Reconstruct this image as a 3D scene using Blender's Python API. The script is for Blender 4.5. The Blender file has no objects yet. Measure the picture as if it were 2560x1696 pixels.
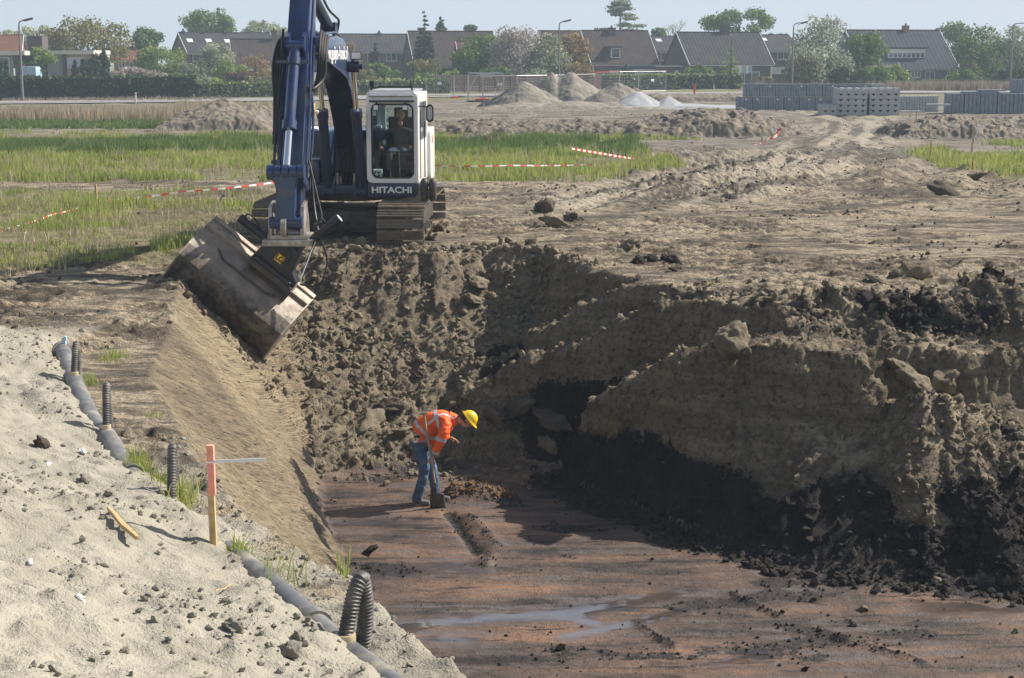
import bpy, bmesh, math, random
import numpy as np
from mathutils import Vector, Matrix, geometry
R = math.radians
sc = bpy.context.scene
COL = sc.collection
rng = np.random.default_rng(7)
random.seed(7)

# ------------------------------------------------------------------ camera
CAM_H, PITCH, FPX = 3.5, R(10), 4000.0
CT, ST = math.cos(PITCH), math.sin(PITCH)
cam = bpy.data.objects.new('camera', bpy.data.cameras.new('camera'))
COL.objects.link(cam)
cam.location = (0, 0, CAM_H)
cam.rotation_euler = (R(90) - PITCH, 0, 0)
cam.data.sensor_width = 36
cam.data.lens = FPX / 2560 * 36
cam.data.clip_end = 5000
sc.camera = cam

def at(u, v, z=None, y=None):
    """survey a point of the site: its place in the 2560x1696 photograph and its height or its distance"""
    a, b = (u - 1280) / FPX, (v - 848) / FPX
    d = Vector((a, CT - b * ST, -ST - b * CT))
    t = (z - CAM_H) / d.z if z is not None else y / d.y
    return Vector((0, 0, CAM_H)) + d * t
KD = 2560 / 2367
def atd(u, v, z=None, y=None):
    return at(u * KD, v * KD, z, y)

# ------------------------------------------------------------------ light
SUN_EL, SUN_AZ = R(41), R(21)          # azimuth from +x towards +y
sdir = Vector((math.cos(SUN_EL) * math.cos(SUN_AZ), math.cos(SUN_EL) * math.sin(SUN_AZ), math.sin(SUN_EL)))
sun = bpy.data.objects.new('sun', bpy.data.lights.new('sun', 'SUN'))
COL.objects.link(sun)
sun.rotation_euler = sdir.to_track_quat('Z', 'Y').to_euler()
sun.data.energy = 5.0
sun.data.angle = R(0.6)
sun.data.color = (1.0, .93, .82)
w = bpy.data.worlds.new('World'); sc.world = w; w.use_nodes = True
nt = w.node_tree
sky = nt.nodes.new('ShaderNodeTexSky'); sky.sky_type = 'NISHITA'; sky.sun_disc = False
sky.sun_elevation = SUN_EL
sky.sun_rotation = math.pi / 2 - SUN_AZ
sky.air_density = 1.0; sky.dust_density = 1.4; sky.ozone_density = 1.2
# hazy band of pale sky above the horizon, brighter on the sun's side
_g = nt.nodes.new('ShaderNodeNewGeometry'); _sp = nt.nodes.new('ShaderNodeSeparateXYZ')
nt.links.new(_g.outputs['Incoming'], _sp.inputs[0])
def wm(op, a, b=None, c=None):
    n = nt.nodes.new('ShaderNodeMath'); n.operation = op
    for k, v in enumerate((a, b, c)):
        if v is None: continue
        if isinstance(v, (int, float)): n.inputs[k].default_value = v
        else: nt.links.new(v, n.inputs[k])
    return n.outputs[0]
_el = wm('ABSOLUTE', _sp.outputs[2])
_f = wm('POWER', 2.718, wm('MULTIPLY', _el, -3.2))
_side = wm('MULTIPLY_ADD', _sp.outputs[0], -1.35, .5); _side.node.use_clamp = True
_mx = nt.nodes.new('ShaderNodeMix'); _mx.data_type = 'RGBA'
nt.links.new(_side, _mx.inputs[0]); _mx.inputs[6].default_value = (5.5, 6.1, 6.8, 1); _mx.inputs[7].default_value = (7.4, 7.6, 8.0, 1)
_m2 = nt.nodes.new('ShaderNodeMix'); _m2.data_type = 'RGBA'
nt.links.new(_f, _m2.inputs[0]); nt.links.new(sky.outputs[0], _m2.inputs[6]); nt.links.new(_mx.outputs[2], _m2.inputs[7])
nt.links.new(_m2.outputs[2], nt.nodes['Background'].inputs[0])
nt.nodes['Background'].inputs[1].default_value = .070
sc.view_settings.view_transform = 'Standard'
sc.view_settings.look = 'None'
sc.view_settings.exposure = .75
sc.view_settings.gamma = 1
sc.cycles.use_denoising = True
sc.cycles.max_bounces = 6
sc.cycles.transparent_max_bounces = 16
sc.cycles.volume_bounces = 0

# ------------------------------------------------------------------ helpers
def prop(o, label=None, cat=None, group=None, kind=None):
    if label: o['label'] = label
    if cat: o['category'] = cat
    if group: o['group'] = group
    if kind: o['kind'] = kind
    return o

def thing(name, label, cat, loc=(0, 0, 0), rz=0, group=None):
    o = bpy.data.objects.new(name, None); COL.objects.link(o)
    o.location = loc; o.rotation_euler = (0, 0, rz); o.empty_display_size = .2
    return prop(o, label, cat, group)

def link(name, me, mat, parent=None, loc=None):
    if mat is not None and not me.materials: me.materials.append(mat)
    o = bpy.data.objects.new(name, me); COL.objects.link(o)
    if parent is not None: o.parent = parent
    if loc is not None: o.location = loc
    return o

def copy_tree(o, parent=None):
    c = o.copy(); COL.objects.link(c)
    if parent is not None: c.parent = parent
    for ch in list(o.children): copy_tree(ch, c)
    return c

def np_mesh(name, V, F, smooth=True, attrs=None):
    """F: (n,k) faces of one size"""
    V = np.asarray(V, np.float32); F = np.asarray(F, np.int32)
    me = bpy.data.meshes.new(name)
    me.vertices.add(len(V)); me.vertices.foreach_set('co', V.ravel())
    k = F.shape[1]
    me.loops.add(F.size); me.loops.foreach_set('vertex_index', F.ravel())
    me.polygons.add(len(F)); me.polygons.foreach_set('loop_start', np.arange(len(F), dtype=np.int32) * k)
    me.polygons.foreach_set('use_smooth', np.full(len(F), smooth, bool))
    me.update(calc_edges=True)
    for nm, arr in (attrs or {}).items():
        a = me.attributes.new(nm, 'FLOAT', 'POINT')
        a.data.foreach_set('value', np.asarray(arr, np.float32).ravel())
    return me

class MB:
    """collects shapes into one mesh"""
    def __init__(s): s.v = []; s.f = []
    def add(s, vs, fs):
        n = len(s.v); s.v += [tuple(p) for p in vs]; s.f += [tuple(i + n for i in f) for f in fs]; return s
    def box(s, c, d, rot=None):
        hx, hy, hz = d[0] / 2, d[1] / 2, d[2] / 2
        vs = [Vector((x, y, z)) for x in (-hx, hx) for y in (-hy, hy) for z in (-hz, hz)]
        if rot is not None: vs = [rot @ p for p in vs]
        c = Vector(c)
        return s.add([p + c for p in vs], [(0, 1, 3, 2), (4, 6, 7, 5), (0, 4, 5, 1), (2, 3, 7, 6), (0, 2, 6, 4), (1, 5, 7, 3)])
    def bar(s, p, q, wx, wy=None, up=(0, 0, 1)):
        p, q = Vector(p), Vector(q); d = (q - p); L = d.length; z = d.normalized()
        x = z.cross(Vector(up))
        if x.length < 1e-4: x = z.cross(Vector((0, 1, 0)))
        x.normalize(); y = z.cross(x)
        return s.box((p + q) / 2, (wx, wy or wx, L), Matrix((x, y, z)).transposed())
    def tube(s, pts, r, n=10, cap=True, closed=False):
        pts = [Vector(p) for p in pts]; m = len(pts)
        rs = r if hasattr(r, '__len__') else [r] * m
        vs = []; nx = None
        for i, p in enumerate(pts):
            a = pts[i - 1] if (i > 0 or closed) else p
            b = pts[(i + 1) % m] if (i < m - 1 or closed) else p
            t = (b - a).normalized()
            if nx is None:
                nx = t.cross(Vector((0, 0, 1)))
                if nx.length < .05: nx = t.cross(Vector((0, 1, 0)))
            nx = (nx - t * nx.dot(t)).normalized(); ny = t.cross(nx)
            vs += [p + (nx * math.cos(k * 2 * math.pi / n) + ny * math.sin(k * 2 * math.pi / n)) * rs[i] for k in range(n)]
        fs = []
        for i in range(m if closed else m - 1):
            j = (i + 1) % m
            for k in range(n):
                l = (k + 1) % n
                fs.append((i * n + k, j * n + k, j * n + l, i * n + l))
        if cap and not closed:
            fs += [tuple(range(n)), tuple(range((m - 1) * n, m * n))[::-1]]
        return s.add(vs, fs)
    def cyl(s, p, q, r, r2=None, n=14): return s.tube([p, q], [r, r if r2 is None else r2], n)
    def prism(s, poly, h0, h1, m=None):
        """poly in (a,b), extruded from h0 to h1; m maps (a,b,h) to a point"""
        m = m or (lambda a, b, h: (a, b, h)); n = len(poly)
        vs = [m(a, b, h0) for a, b in poly] + [m(a, b, h1) for a, b in poly]
        fs = [tuple(range(n))[::-1], tuple(range(n, 2 * n))] + [(i, (i + 1) % n, n + (i + 1) % n, n + i) for i in range(n)]
        return s.add(vs, fs)
    def build(s, name, mat, parent=None, loc=None, smooth=False, bevel=0, seg=2, rot=None):
        me = bpy.data.meshes.new(name); me.from_pydata(s.v, [], s.f)
        bm = bmesh.new(); bm.from_mesh(me)
        bmesh.ops.recalc_face_normals(bm, faces=bm.faces)
        if bevel:
            es = [e for e in bm.edges if len(e.link_faces) == 2 and e.calc_face_angle(0) > .5]
            bmesh.ops.bevel(bm, geom=es, offset=bevel, segments=seg, affect='EDGES', profile=.6, clamp_overlap=True)
        bm.to_mesh(me); bm.free()
        if smooth or bevel:
            me.polygons.foreach_set('use_smooth', [True] * len(me.polygons))
            try: me.set_sharp_from_angle(angle=R(38))
            except Exception: pass
        o = link(name, me, mat, parent, loc)
        if rot is not None: o.rotation_euler = rot
        return o

def catmull(pts, n=8, closed=False):
    pts = [Vector(p) for p in pts]; m = len(pts); out = []
    for i in range(m if closed else m - 1):
        p0 = pts[i - 1] if (i or closed) else pts[0]; p1 = pts[i]; p2 = pts[(i + 1) % m]
        p3 = pts[(i + 2) % m] if (closed or i + 2 < m) else p2
        for k in range(n):
            t = k / n
            out.append(.5 * ((2 * p1) + (p2 - p0) * t + (2 * p0 - 5 * p1 + 4 * p2 - p3) * t * t + (3 * p1 - p0 - 3 * p2 + p3) * t ** 3))
    if not closed: out.append(pts[-1])
    return out

# ------------------------------------------------------------------ noise
TAB = np.random.default_rng(3).random((256, 256)).astype(np.float32) * 2 - 1
def n2(x, y, seed=0):
    x = np.asarray(x, np.float64) + seed * 17.37; y = np.asarray(y, np.float64) + seed * 9.71
    ix = np.floor(x).astype(np.int64); iy = np.floor(y).astype(np.int64)
    fx = (x - ix); fy = (y - iy); fx = fx * fx * (3 - 2 * fx); fy = fy * fy * (3 - 2 * fy)
    a = TAB[ix & 255, iy & 255]; b = TAB[(ix + 1) & 255, iy & 255]; c = TAB[ix & 255, (iy + 1) & 255]; d = TAB[(ix + 1) & 255, (iy + 1) & 255]
    return (a * (1 - fx) + b * fx) * (1 - fy) + (c * (1 - fx) + d * fx) * fy
def fbm(x, y, sc_, oc=4, seed=0, gain=.5, billow=False):
    s = 0; a = 1; f = 1 / sc_; t = 0
    for i in range(oc):
        v = n2(x * f, y * f, seed + i * 3.1)
        s = s + a * ((np.abs(v) * 2 - .7) if billow else v); t += a; a *= gain; f *= 2.03
    return s / t * 1.6
def n3(x, y, z, seed=0):
    iz = np.floor(z); f = z - iz; f = f * f * (3 - 2 * f)
    return n2(x + iz * 31.7, y + iz * 47.3, seed) * (1 - f) + n2(x + (iz + 1) * 31.7, y + (iz + 1) * 47.3, seed) * f
def fbm3(x, y, z, sc_, oc=4, seed=0, gain=.5, billow=False):
    s = 0; a = 1; f = 1 / sc_; t = 0
    for i in range(oc):
        v = n3(x * f, y * f, z * f, seed + i * 3.1)
        s = s + a * ((np.abs(v) * 2 - .7) if billow else v); t += a; a *= gain; f *= 2.03
    return s / t * 1.6
def sstep(a, b, x):
    t = np.clip((x - a) / (b - a), 0, 1); return t * t * (3 - 2 * t)

def facet(x, y, s, seed=0):
    """broken-earth noise: every cell a tilted flat flake"""
    x = np.asarray(x) / s + seed * 7.7; y = np.asarray(y) / s + seed * 3.3
    ix = np.floor(x).astype(np.int64); iy = np.floor(y).astype(np.int64)
    best = np.full(x.shape, 9.); val = np.zeros(x.shape)
    for di in (-1, 0, 1):
        for dj in (-1, 0, 1):
            a, b = ix + di, iy + dj
            h = lambda k: TAB[(a * 7 + b * 31 + k * 57) & 255, (a * 13 + b * 3 + k * 101) & 255]
            dx = x - (a + .5 + .48 * h(1)); dy = y - (b + .5 + .48 * h(2))
            d = dx * dx + dy * dy; m = d < best
            best = np.where(m, d, best); val = np.where(m, .75 * h(3) + .9 * h(4) * dx + .9 * h(5) * dy, val)
    return val
def facets(mask, x, y, scales, amps, seed):
    out = np.zeros(x.shape); k = mask > .01; wx = x[k] + .04 * fbm(x[k], y[k], .3, 2, seed); wy = y[k] + .04 * fbm(x[k], y[k], .3, 2, seed + 1)
    t = 0
    for i, (s, a) in enumerate(zip(scales, amps)): t = t + a * facet(wx, wy, s, seed + i)
    out[k] = t * mask[k]; return out
# ------------------------------------------------------------------ materials
class N:
    """thin wrapper round a node tree"""
    def __init__(s, name):
        s.m = bpy.data.materials.new(name); s.m.use_nodes = True; s.t = s.m.node_tree
        s.b = s.t.nodes['Principled BSDF']; s.out = s.t.nodes['Material Output']
    def n(s, typ, **kw):
        nd = s.t.nodes.new('ShaderNode' + typ)
        for k, v in kw.items(): setattr(nd, k, v)
        return nd
    def put(s, sock, v):
        if hasattr(v, 'default_value') or hasattr(v, 'is_linked'): s.t.links.new(v, sock)
        elif v is not None:
            if hasattr(sock.default_value, '__len__') and hasattr(v, '__len__') and len(v) == 3 and len(sock.default_value) == 4: v = (*v, 1)
            sock.default_value = v
    def mix(s, f, a, b, mode='MIX'):
        nd = s.n('Mix', data_type='RGBA', blend_type=mode)
        s.put(nd.inputs[0], f); s.put(nd.inputs[6], a); s.put(nd.inputs[7], b); return nd.outputs[2]
    def math(s, op, a, b=None, clamp=False):
        nd = s.n('Math', operation=op, use_clamp=clamp); s.put(nd.inputs[0], a)
        if b is not None: s.put(nd.inputs[1], b)
        return nd.outputs[0]
    def attr(s, nm): return s.n('Attribute', attribute_name=nm).outputs['Fac']
    def ramp(s, f, stops, interp='LINEAR'):
        nd = s.n('ValToRGB'); nd.color_ramp.interpolation = interp
        e = nd.color_ramp.elements
        while len(e) < len(stops): e.new(.5)
        for el, (p, c) in zip(e, stops):
            el.position = p; el.color = (*c, 1) if hasattr(c, '__len__') else (c, c, c, 1)
        s.put(nd.inputs[0], f); return nd.outputs[0]
    def coord(s, kind='Object', rot=(0, 0, 0), scale=(1, 1, 1), loc=(0, 0, 0)):
        tc = s.n('TexCoord'); mp = s.n('Mapping')
        mp.inputs['Rotation'].default_value = rot; mp.inputs['Scale'].default_value = scale; mp.inputs['Location'].default_value = loc
        s.t.links.new(tc.outputs[kind], mp.inputs[0]); return mp.outputs[0]
    def noise(s, vec, scale, det=4, rough=.55, dist=0):
        nd = s.n('TexNoise'); s.put(nd.inputs['Vector'], vec); nd.inputs['Scale'].default_value = scale
        nd.inputs['Detail'].default_value = det; nd.inputs['Roughness'].default_value = rough; nd.inputs['Distortion'].default_value = dist
        return nd.outputs[0]
    def bump(s, h, strength=.5, dist=.02, prev=None):
        nd = s.n('Bump'); nd.inputs['Strength'].default_value = strength; nd.inputs['Distance'].default_value = dist
        s.put(nd.inputs['Height'], h)
        if prev is not None: s.put(nd.inputs['Normal'], prev)
        return nd.outputs[0]
    def done(s, color=None, rough=.8, metal=0, spec=None, normal=None, coat=None):
        s.put(s.b.inputs['Base Color'], color); s.put(s.b.inputs['Roughness'], rough); s.put(s.b.inputs['Metallic'], metal)
        if spec is not None: s.put(s.b.inputs['Specular IOR Level'], spec)
        if normal is not None: s.put(s.b.inputs['Normal'], normal)
        if coat is not None: s.b.inputs['Coat Weight'].default_value = coat; s.b.inputs['Coat Roughness'].default_value = .1
        return s.m

def simple(name, col, rough=.6, metal=0, var=.18, scale=6, spec=None, bump=0, coat=None, dirt=None, dirt_amt=.5, dirt_scale=3):
    m = N(name); v = m.coord()
    c = m.mix(m.ramp(m.noise(v, scale, 5), [(.3, 0.), (.7, 1.)]), tuple(x * (1 - var) for x in col), tuple(min(1, x * (1 + var)) for x in col))
    if dirt is not None:
        f = m.ramp(m.noise(v, dirt_scale, 6, .65), [(1 - dirt_amt - .12, 0.), (1 - dirt_amt + .12, 1.)])
        c = m.mix(f, c, dirt)
    nm = m.bump(m.noise(v, scale * 5, 4), bump, .01) if bump else None
    return m.done(c, rough, metal, spec, nm, coat)

def leafy(name, dark, mid, light, trans=.25, rough=.6):
    m = N(name); t = m.attr('tint')
    c = m.ramp(t, [(.0, dark), (.5, mid), (1., light)])
    m.done(c, rough, spec=.25)
    tr = m.n('BsdfTranslucent'); m.put(tr.inputs[0], m.mix(.5, c, light))
    mx = m.n('MixShader'); mx.inputs[0].default_value = trans
    m.t.links.new(m.b.outputs[0], mx.inputs[1]); m.t.links.new(tr.outputs[0], mx.inputs[2]); m.t.links.new(mx.outputs[0], m.out.inputs[0])
    return m.m

def earth():
    m = N('earth'); P = m.coord()
    def streaky(rz, sx, sy): return m.coord(rot=(0, 0, rz), scale=(sx, sy, 1))
    n_lo = m.noise(P, .35, 5, .6); n_md = m.noise(P, 2.2, 6, .62); n_hi = m.noise(P, 14, 5, .6); n_vh = m.noise(P, 60, 3, .6)
    # clay of the worked field: dry pale crust, darker churned soil, run over lengthways
    st = m.noise(m.coord(scale=(.5, 1.7, 1)), 1.1, 7, .66)
    dry = m.ramp(m.math('ADD', m.math('MULTIPLY', n_lo, .45), m.math('MULTIPLY', st, .62)), [(.475, 0.), (.575, 1.)])
    clay = m.mix(dry, (.125, .099, .072), (.415, .342, .240))
    clay = m.mix(m.ramp(n_hi, [(.40, .75), (.56, 0.)]), clay, m.mix(.6, clay, (.055, .045, .037)))
    clay = m.mix(m.ramp(m.noise(m.coord(scale=(.6, 1.5, 1)), 2.6, 7, .7), [(.485, 0.), (.585, .8)]), clay, (.058, .047, .037))
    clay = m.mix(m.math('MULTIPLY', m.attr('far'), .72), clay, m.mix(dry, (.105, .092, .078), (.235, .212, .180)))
    cb = m.n('CombineXYZ'); m.put(cb.inputs[0], m.math('MULTIPLY', m.attr('lat'), 16 * 1.15)); m.put(cb.inputs[1], m.math('MULTIPLY', m.attr('lon'), 120 * .10))
    trk = m.noise(cb.outputs[0], 1.0, 5, .6)
    cb2 = m.n('CombineXYZ'); m.put(cb2.inputs[0], m.math('MULTIPLY', m.attr('lat'), 16 * .9)); m.put(cb2.inputs[1], m.math('MULTIPLY', m.attr('lon'), 120 * 3.4))
    trd = m.math('MULTIPLY', m.math('SUBTRACT', m.noise(cb2.outputs[0], 1.0, 2, .5), .5), m.attr('lane'))
    tcol = m.mix(m.ramp(m.math('ADD', trk, m.math('MULTIPLY', trd, .5)), [(.44, 0.), (.50, .6), (.56, 1.)]), (.080, .067, .054), (.385, .335, .258))
    clay = m.mix(m.math('MULTIPLY', m.attr('lane'), .8), clay, tcol)
    # yellow-grey subsoil seen in the cut faces
    strata = m.noise(m.coord(scale=(.7, .7, 5.5)), 1.5, 6, .68)
    sub = m.mix(m.ramp(strata, [(.32, 0.), (.68, 1.)]), (.135, .110, .078), (.285, .235, .160))
    sub = m.mix(m.ramp(n_hi, [(.34, .8), (.48, 0.)]), sub, (.055, .045, .035))
    sub = m.mix(m.ramp(n_md, [(.60, 0.), (.72, .6)]), sub, (.30, .252, .175))
    vor = m.n('TexVoronoi', feature='DISTANCE_TO_EDGE'); m.put(vor.inputs['Vector'], m.mix(.12, P, m.noise(P, 5, 3))); vor.inputs['Scale'].default_value = 4.2
    sub = m.mix(m.ramp(vor.outputs[0], [(.0, .30), (.05, 0.)]), sub, (.035, .028, .023))
    clay = m.mix(m.attr('sub'), clay, sub)
    # smoothed slope: tan, with drawn streaks
    def dot3(v): nd = m.n('VectorMath', operation='DOT_PRODUCT'); m.t.links.new(P, nd.inputs[0]); nd.inputs[1].default_value = v; return nd.outputs['Value']
    su, sw = dot3((.610, -.350, -.711)), dot3((.127, .928, -.348))
    def along_(a, b): nd = m.n('CombineXYZ'); m.put(nd.inputs[0], m.math('MULTIPLY', su, a)); m.put(nd.inputs[1], m.math('MULTIPLY', sw, b)); return nd.outputs[0]
    s1 = m.noise(along_(9, .55), 1.6, 6, .66)
    s2 = m.noise(along_(30, 1.6), 1.5, 5, .65)
    tan = m.mix(m.ramp(m.math('ADD', m.math('MULTIPLY', n_lo, .5), m.math('MULTIPLY', s1, .55)), [(.38, 0.), (.66, 1.)]), (.155, .120, .083), (.490, .390, .258))
    tan = m.mix(m.ramp(s2, [(.36, 1.), (.48, 0.)]), tan, (.070, .054, .041))
    col = m.mix(m.attr('tan'), clay, tan)
    # sand
    snd = m.mix(m.ramp(m.math('ADD', m.math('MULTIPLY', n_lo, .35), m.math('MULTIPLY', n_md, .7)), [(.36, 0.), (.68, 1.)]), (.235, .218, .178), (.385, .358, .296))
    snd = m.mix(m.ramp(n_vh, [(.34, 1.), (.45, 0.)]), snd, (.30, .265, .195))
    col = m.mix(m.attr('sand'), col, snd)
    # pit floor: scraped peat and rusty brown sand, grey smears
    f1 = m.noise(m.coord(rot=(0, 0, R(-12)), scale=(.55, 1.5, 1)), .9, 7, .68)
    f2 = m.noise(m.coord(rot=(0, 0, R(-16)), scale=(.5, 3.2, 1)), 1.5, 7, .7)
    flo = m.ramp(f1, [(.36, (.024, .019, .019)), (.44, (.075, .054, .046)), (.53, (.118, .077, .058)), (.64, (.215, .125, .080))])
    flo = m.mix(m.ramp(f2, [(.52, 0.), (.62, .8)]), flo, (.115, .100, .098))
    flo = m.mix(m.ramp(f2, [(.37, .95), (.45, 0.)]), flo, (.022, .018, .018))
    col = m.mix(m.attr('floor'), col, flo)
    # peat
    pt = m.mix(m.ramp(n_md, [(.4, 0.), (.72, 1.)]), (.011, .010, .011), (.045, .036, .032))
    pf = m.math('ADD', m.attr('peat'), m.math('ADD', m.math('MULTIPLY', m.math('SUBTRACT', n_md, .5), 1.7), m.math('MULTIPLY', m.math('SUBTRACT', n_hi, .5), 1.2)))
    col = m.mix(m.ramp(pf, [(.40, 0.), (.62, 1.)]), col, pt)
    # thin grass cover on the field
    gr = m.mix(m.ramp(n_md, [(.35, 0.), (.65, 1.)]), (.120, .118, .048), (.225, .205, .095))
    gf = m.math('ADD', m.attr('green'), m.math('MULTIPLY', m.math('SUBTRACT', n_hi, .5), 1.2))
    col = m.mix(m.ramp(gf, [(.42, 0.), (.85, .62)]), col, gr)
    wet = m.attr('wet')
    col = m.mix(wet, col, m.mix(.6, col, (.055, .050, .052)))
    m.put(m.b.inputs['Coat Weight'], m.math('MULTIPLY', wet, .7)); m.b.inputs['Coat Roughness'].default_value = .05; m.b.inputs['Coat IOR'].default_value = 1.7
    rough = m.ramp(m.math('ADD', m.math('MULTIPLY', wet, 1.), m.math('MULTIPLY', m.attr('floor'), .14)), [(0, .95), (.14, .62), (.8, .10), (1., .06)])
    h = m.math('ADD', m.math('MULTIPLY', n_hi, .65), m.math('MULTIPLY', n_vh, .35))
    h = m.math('ADD', h, m.math('ADD', m.math('MULTIPLY', trd, 2.2), m.math('MULTIPLY', m.math('MULTIPLY', trk, m.attr('lane')), 1.2)))
    h = m.math('ADD', h, m.math('MULTIPLY', m.math('MULTIPLY', s2, m.attr('tan')), .9))
    bs = m.n('Bump'); bs.inputs['Distance'].default_value = .10
    m.put(bs.inputs['Strength'], m.math('SUBTRACT', m.math('SUBTRACT', 1.0, m.math('ADD', m.math('MULTIPLY', m.attr('sand'), .42), m.math('MULTIPLY', m.attr('floor'), .40))), m.math('MULTIPLY', wet, .985), True)); m.put(bs.inputs['Height'], h)
    return m.done(col, rough, spec=m.math('ADD', m.math('MULTIPLY', wet, .75), .25), normal=bs.outputs[0])

M = {}
M['earth'] = earth()
def soil(name, dark, light):
    m = N(name); v = m.coord(); t = m.attr('tint')
    c = m.mix(m.math('ADD', m.math('MULTIPLY', t, .75), m.math('MULTIPLY', m.noise(v, 9, 4), .3), True), dark, light)
    return m.done(c, .95, spec=.25, normal=m.bump(m.noise(v, 22, 6, .7), 1.0, .05))
M['clod'] = soil('clod', (.105, .086, .062), (.310, .258, .182))
M['claydark'] = soil('clod_dark', (.050, .040, .034), (.185, .150, .115))
M['peat'] = soil('peat', (.010, .009, .009), (.060, .048, .042))
M['sandclod'] = soil('sand_clod', (.235, .218, .178), (.40, .372, .305))
M['orange_soil'] = soil('orange_soil', (.10, .055, .028), (.30, .185, .090))
M['grass'] = leafy('grass', (.130, .170, .034), (.255, .335, .060), (.45, .46, .16), .42)
M['grassdark'] = leafy('grass_dark', (.045, .100, .028), (.100, .180, .045), (.210, .270, .080), .35)
M['reed'] = leafy('reed', (.27, .22, .14), (.42, .355, .235), (.55, .48, .34), .25)
M['reedpink'] = leafy('reed_dry', (.17, .135, .10), (.31, .25, .195), (.45, .37, .30), .2)
M['leaf_dark'] = leafy('leaf_dark', (.017, .043, .017), (.043, .087, .029), (.094, .152, .049))
M['leaf_mid'] = leafy('leaf_mid', (.044, .088, .024), (.110, .192, .046), (.221, .318, .085))
M['leaf_light'] = leafy('leaf_light', (.088, .142, .032), (.212, .300, .063), (.407, .487, .124))
M['leaf_olive'] = leafy('leaf_olive', (.088, .085, .035), (.195, .185, .071), (.336, .318, .133))
M['leaf_brown'] = leafy('leaf_brown', (.106, .071, .032), (.265, .177, .074), (.425, .310, .133))
M['leaf_purple'] = leafy('leaf_purple', (.043, .020, .026), (.102, .046, .058), (.174, .094, .102))
M['leaf_pale'] = leafy('leaf_pale', (.177, .221, .124), (.336, .381, .212), (.531, .566, .354))
M['leaf_grey'] = leafy('leaf_grey', (.106, .133, .079), (.231, .265, .168), (.583, .601, .478))
M['blossom'] = leafy('blossom', (.060, .070, .045), (.320, .270, .250), (.620, .560, .540), .3)
M['conifer'] = leafy('conifer', (.014, .032, .017), (.032, .061, .032), (.065, .104, .052), .1)
M['hedge'] = leafy('hedge_leaf', (.012, .030, .012), (.026, .054, .020), (.060, .095, .030), .15)
M['laurel'] = leafy('laurel_leaf', (.029, .065, .032), (.080, .145, .058), (.377, .392, .160), .2)
M['hedgecore'] = simple('hedge_core', (.010, .020, .010), .95, var=.4, scale=4)
M['bark'] = simple('bark', (.085, .065, .050), .9, var=.35, scale=6, bump=.5)
M['asphalt'] = simple('asphalt', (.24, .235, .23), .85, var=.12, scale=2)
M['kerb'] = simple('kerb', (.40, .39, .37), .85)
M['wood'] = simple('pale_wood', (.50, .36, .17), .7, var=.25, scale=14, bump=.3)
M['woodgrey'] = simple('weathered_wood', (.33, .26, .18), .8, var=.3, scale=14, bump=.3)
M['fence_wood'] = simple('fence_wood', (.070, .048, .040), .85, var=.35, scale=5)
M['blue'] = simple('blue_paint', (.014, .035, .108), .30, var=.22, scale=5, spec=.5, coat=.35, dirt=(.075, .070, .064), dirt_amt=.36, dirt_scale=3.0)
M['bluedark'] = simple('dark_and_shaded_blue', (.009, .017, .050), .42, var=.25, scale=5, coat=.15, dirt=(.045, .040, .036), dirt_amt=.32)  # navy parts, and the boom's shaded faces with their shade in the colour
M['white'] = simple('white_paint', (.74, .74, .72), .32, var=.04, scale=3, coat=.3, dirt=(.52, .49, .43), dirt_amt=.24, dirt_scale=4)
M['grime'] = simple('dirty_steel', (.070, .062, .055), .6, .3, var=.5, scale=7, bump=.4)
M['shoe'] = simple('track_steel', (.135, .112, .090), .7, .25, var=.45, scale=9, bump=.5, dirt=(.215, .180, .130), dirt_amt=.50, dirt_scale=5)
M['black'] = simple('black_rubber', (.014, .014, .015), .5, var=.3, scale=12)
M['matblack'] = simple('black_steel', (.017, .018, .021), .38, .1, var=.35, scale=8, bump=.1, dirt=(.07, .06, .05), dirt_amt=.28)
M['chrome'] = simple('chrome_rod', (.80, .80, .82), .14, 1, var=.04)
M['steel'] = simple('worn_steel', (.46, .43, .40), .45, .55, var=.3, scale=10, bump=.2, dirt=(.20, .165, .12), dirt_amt=.45)
M['lamp'] = simple('lamp_grey', (.17, .175, .18), .6, .2, var=.1)
M['alu'] = simple('galvanised', (.46, .47, .48), .5, .5, var=.12)
M['orange'] = simple('orange_paint', (.85, .13, .03), .6, var=.1)
M['red'] = simple('red_plastic', (.62, .035, .025), .5, var=.1)
M['redpale'] = simple('faded_red', (.86, .34, .24), .7, var=.15, scale=20)
M['yellow'] = simple('yellow_plastic', (.80, .52, .015), .35, var=.06)
M['pale'] = simple('pale_plastic', (.78, .78, .78), .5, var=.05)
M['skin'] = simple('skin', (.52, .29, .20), .55, var=.08)
M['hair'] = simple('dark_hair', (.020, .014, .010), .7)
M['cloth_dark'] = simple('dark_cloth', (.030, .038, .044), .9, var=.2)
M['boot'] = simple('grey_boot', (.115, .115, .108), .8, var=.25, scale=20)
M['hose'] = simple('ribbed_hose', (.060, .058, .057), .55, var=.25, scale=12, dirt=(.20, .18, .145), dirt_amt=.42, dirt_scale=6)
M['pipe'] = simple('grey_pipe', (.115, .120, .130), .5, var=.2, scale=6, dirt=(.30, .275, .225), dirt_amt=.44, dirt_scale=4)
M['brass'] = simple('hose_coupling', (.52, .42, .26), .5, .2, var=.2, scale=10)
M['concrete'] = simple('concrete', (.40, .405, .405), .85, var=.10, scale=4, bump=.2)
M['concdark'] = simple('dark_paver', (.235, .265, .300), .85, var=.18, scale=3)
M['concpale'] = simple('pale_paver', (.42, .45, .46), .85, var=.12, scale=3)
M['gravel'] = simple('blue_gravel', (.300, .310, .325), .95, var=.15, scale=3, bump=.6)
M['drysand'] = simple('heap_sand', (.205, .182, .148), .95, var=.3, scale=1.6, bump=.7)
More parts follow.
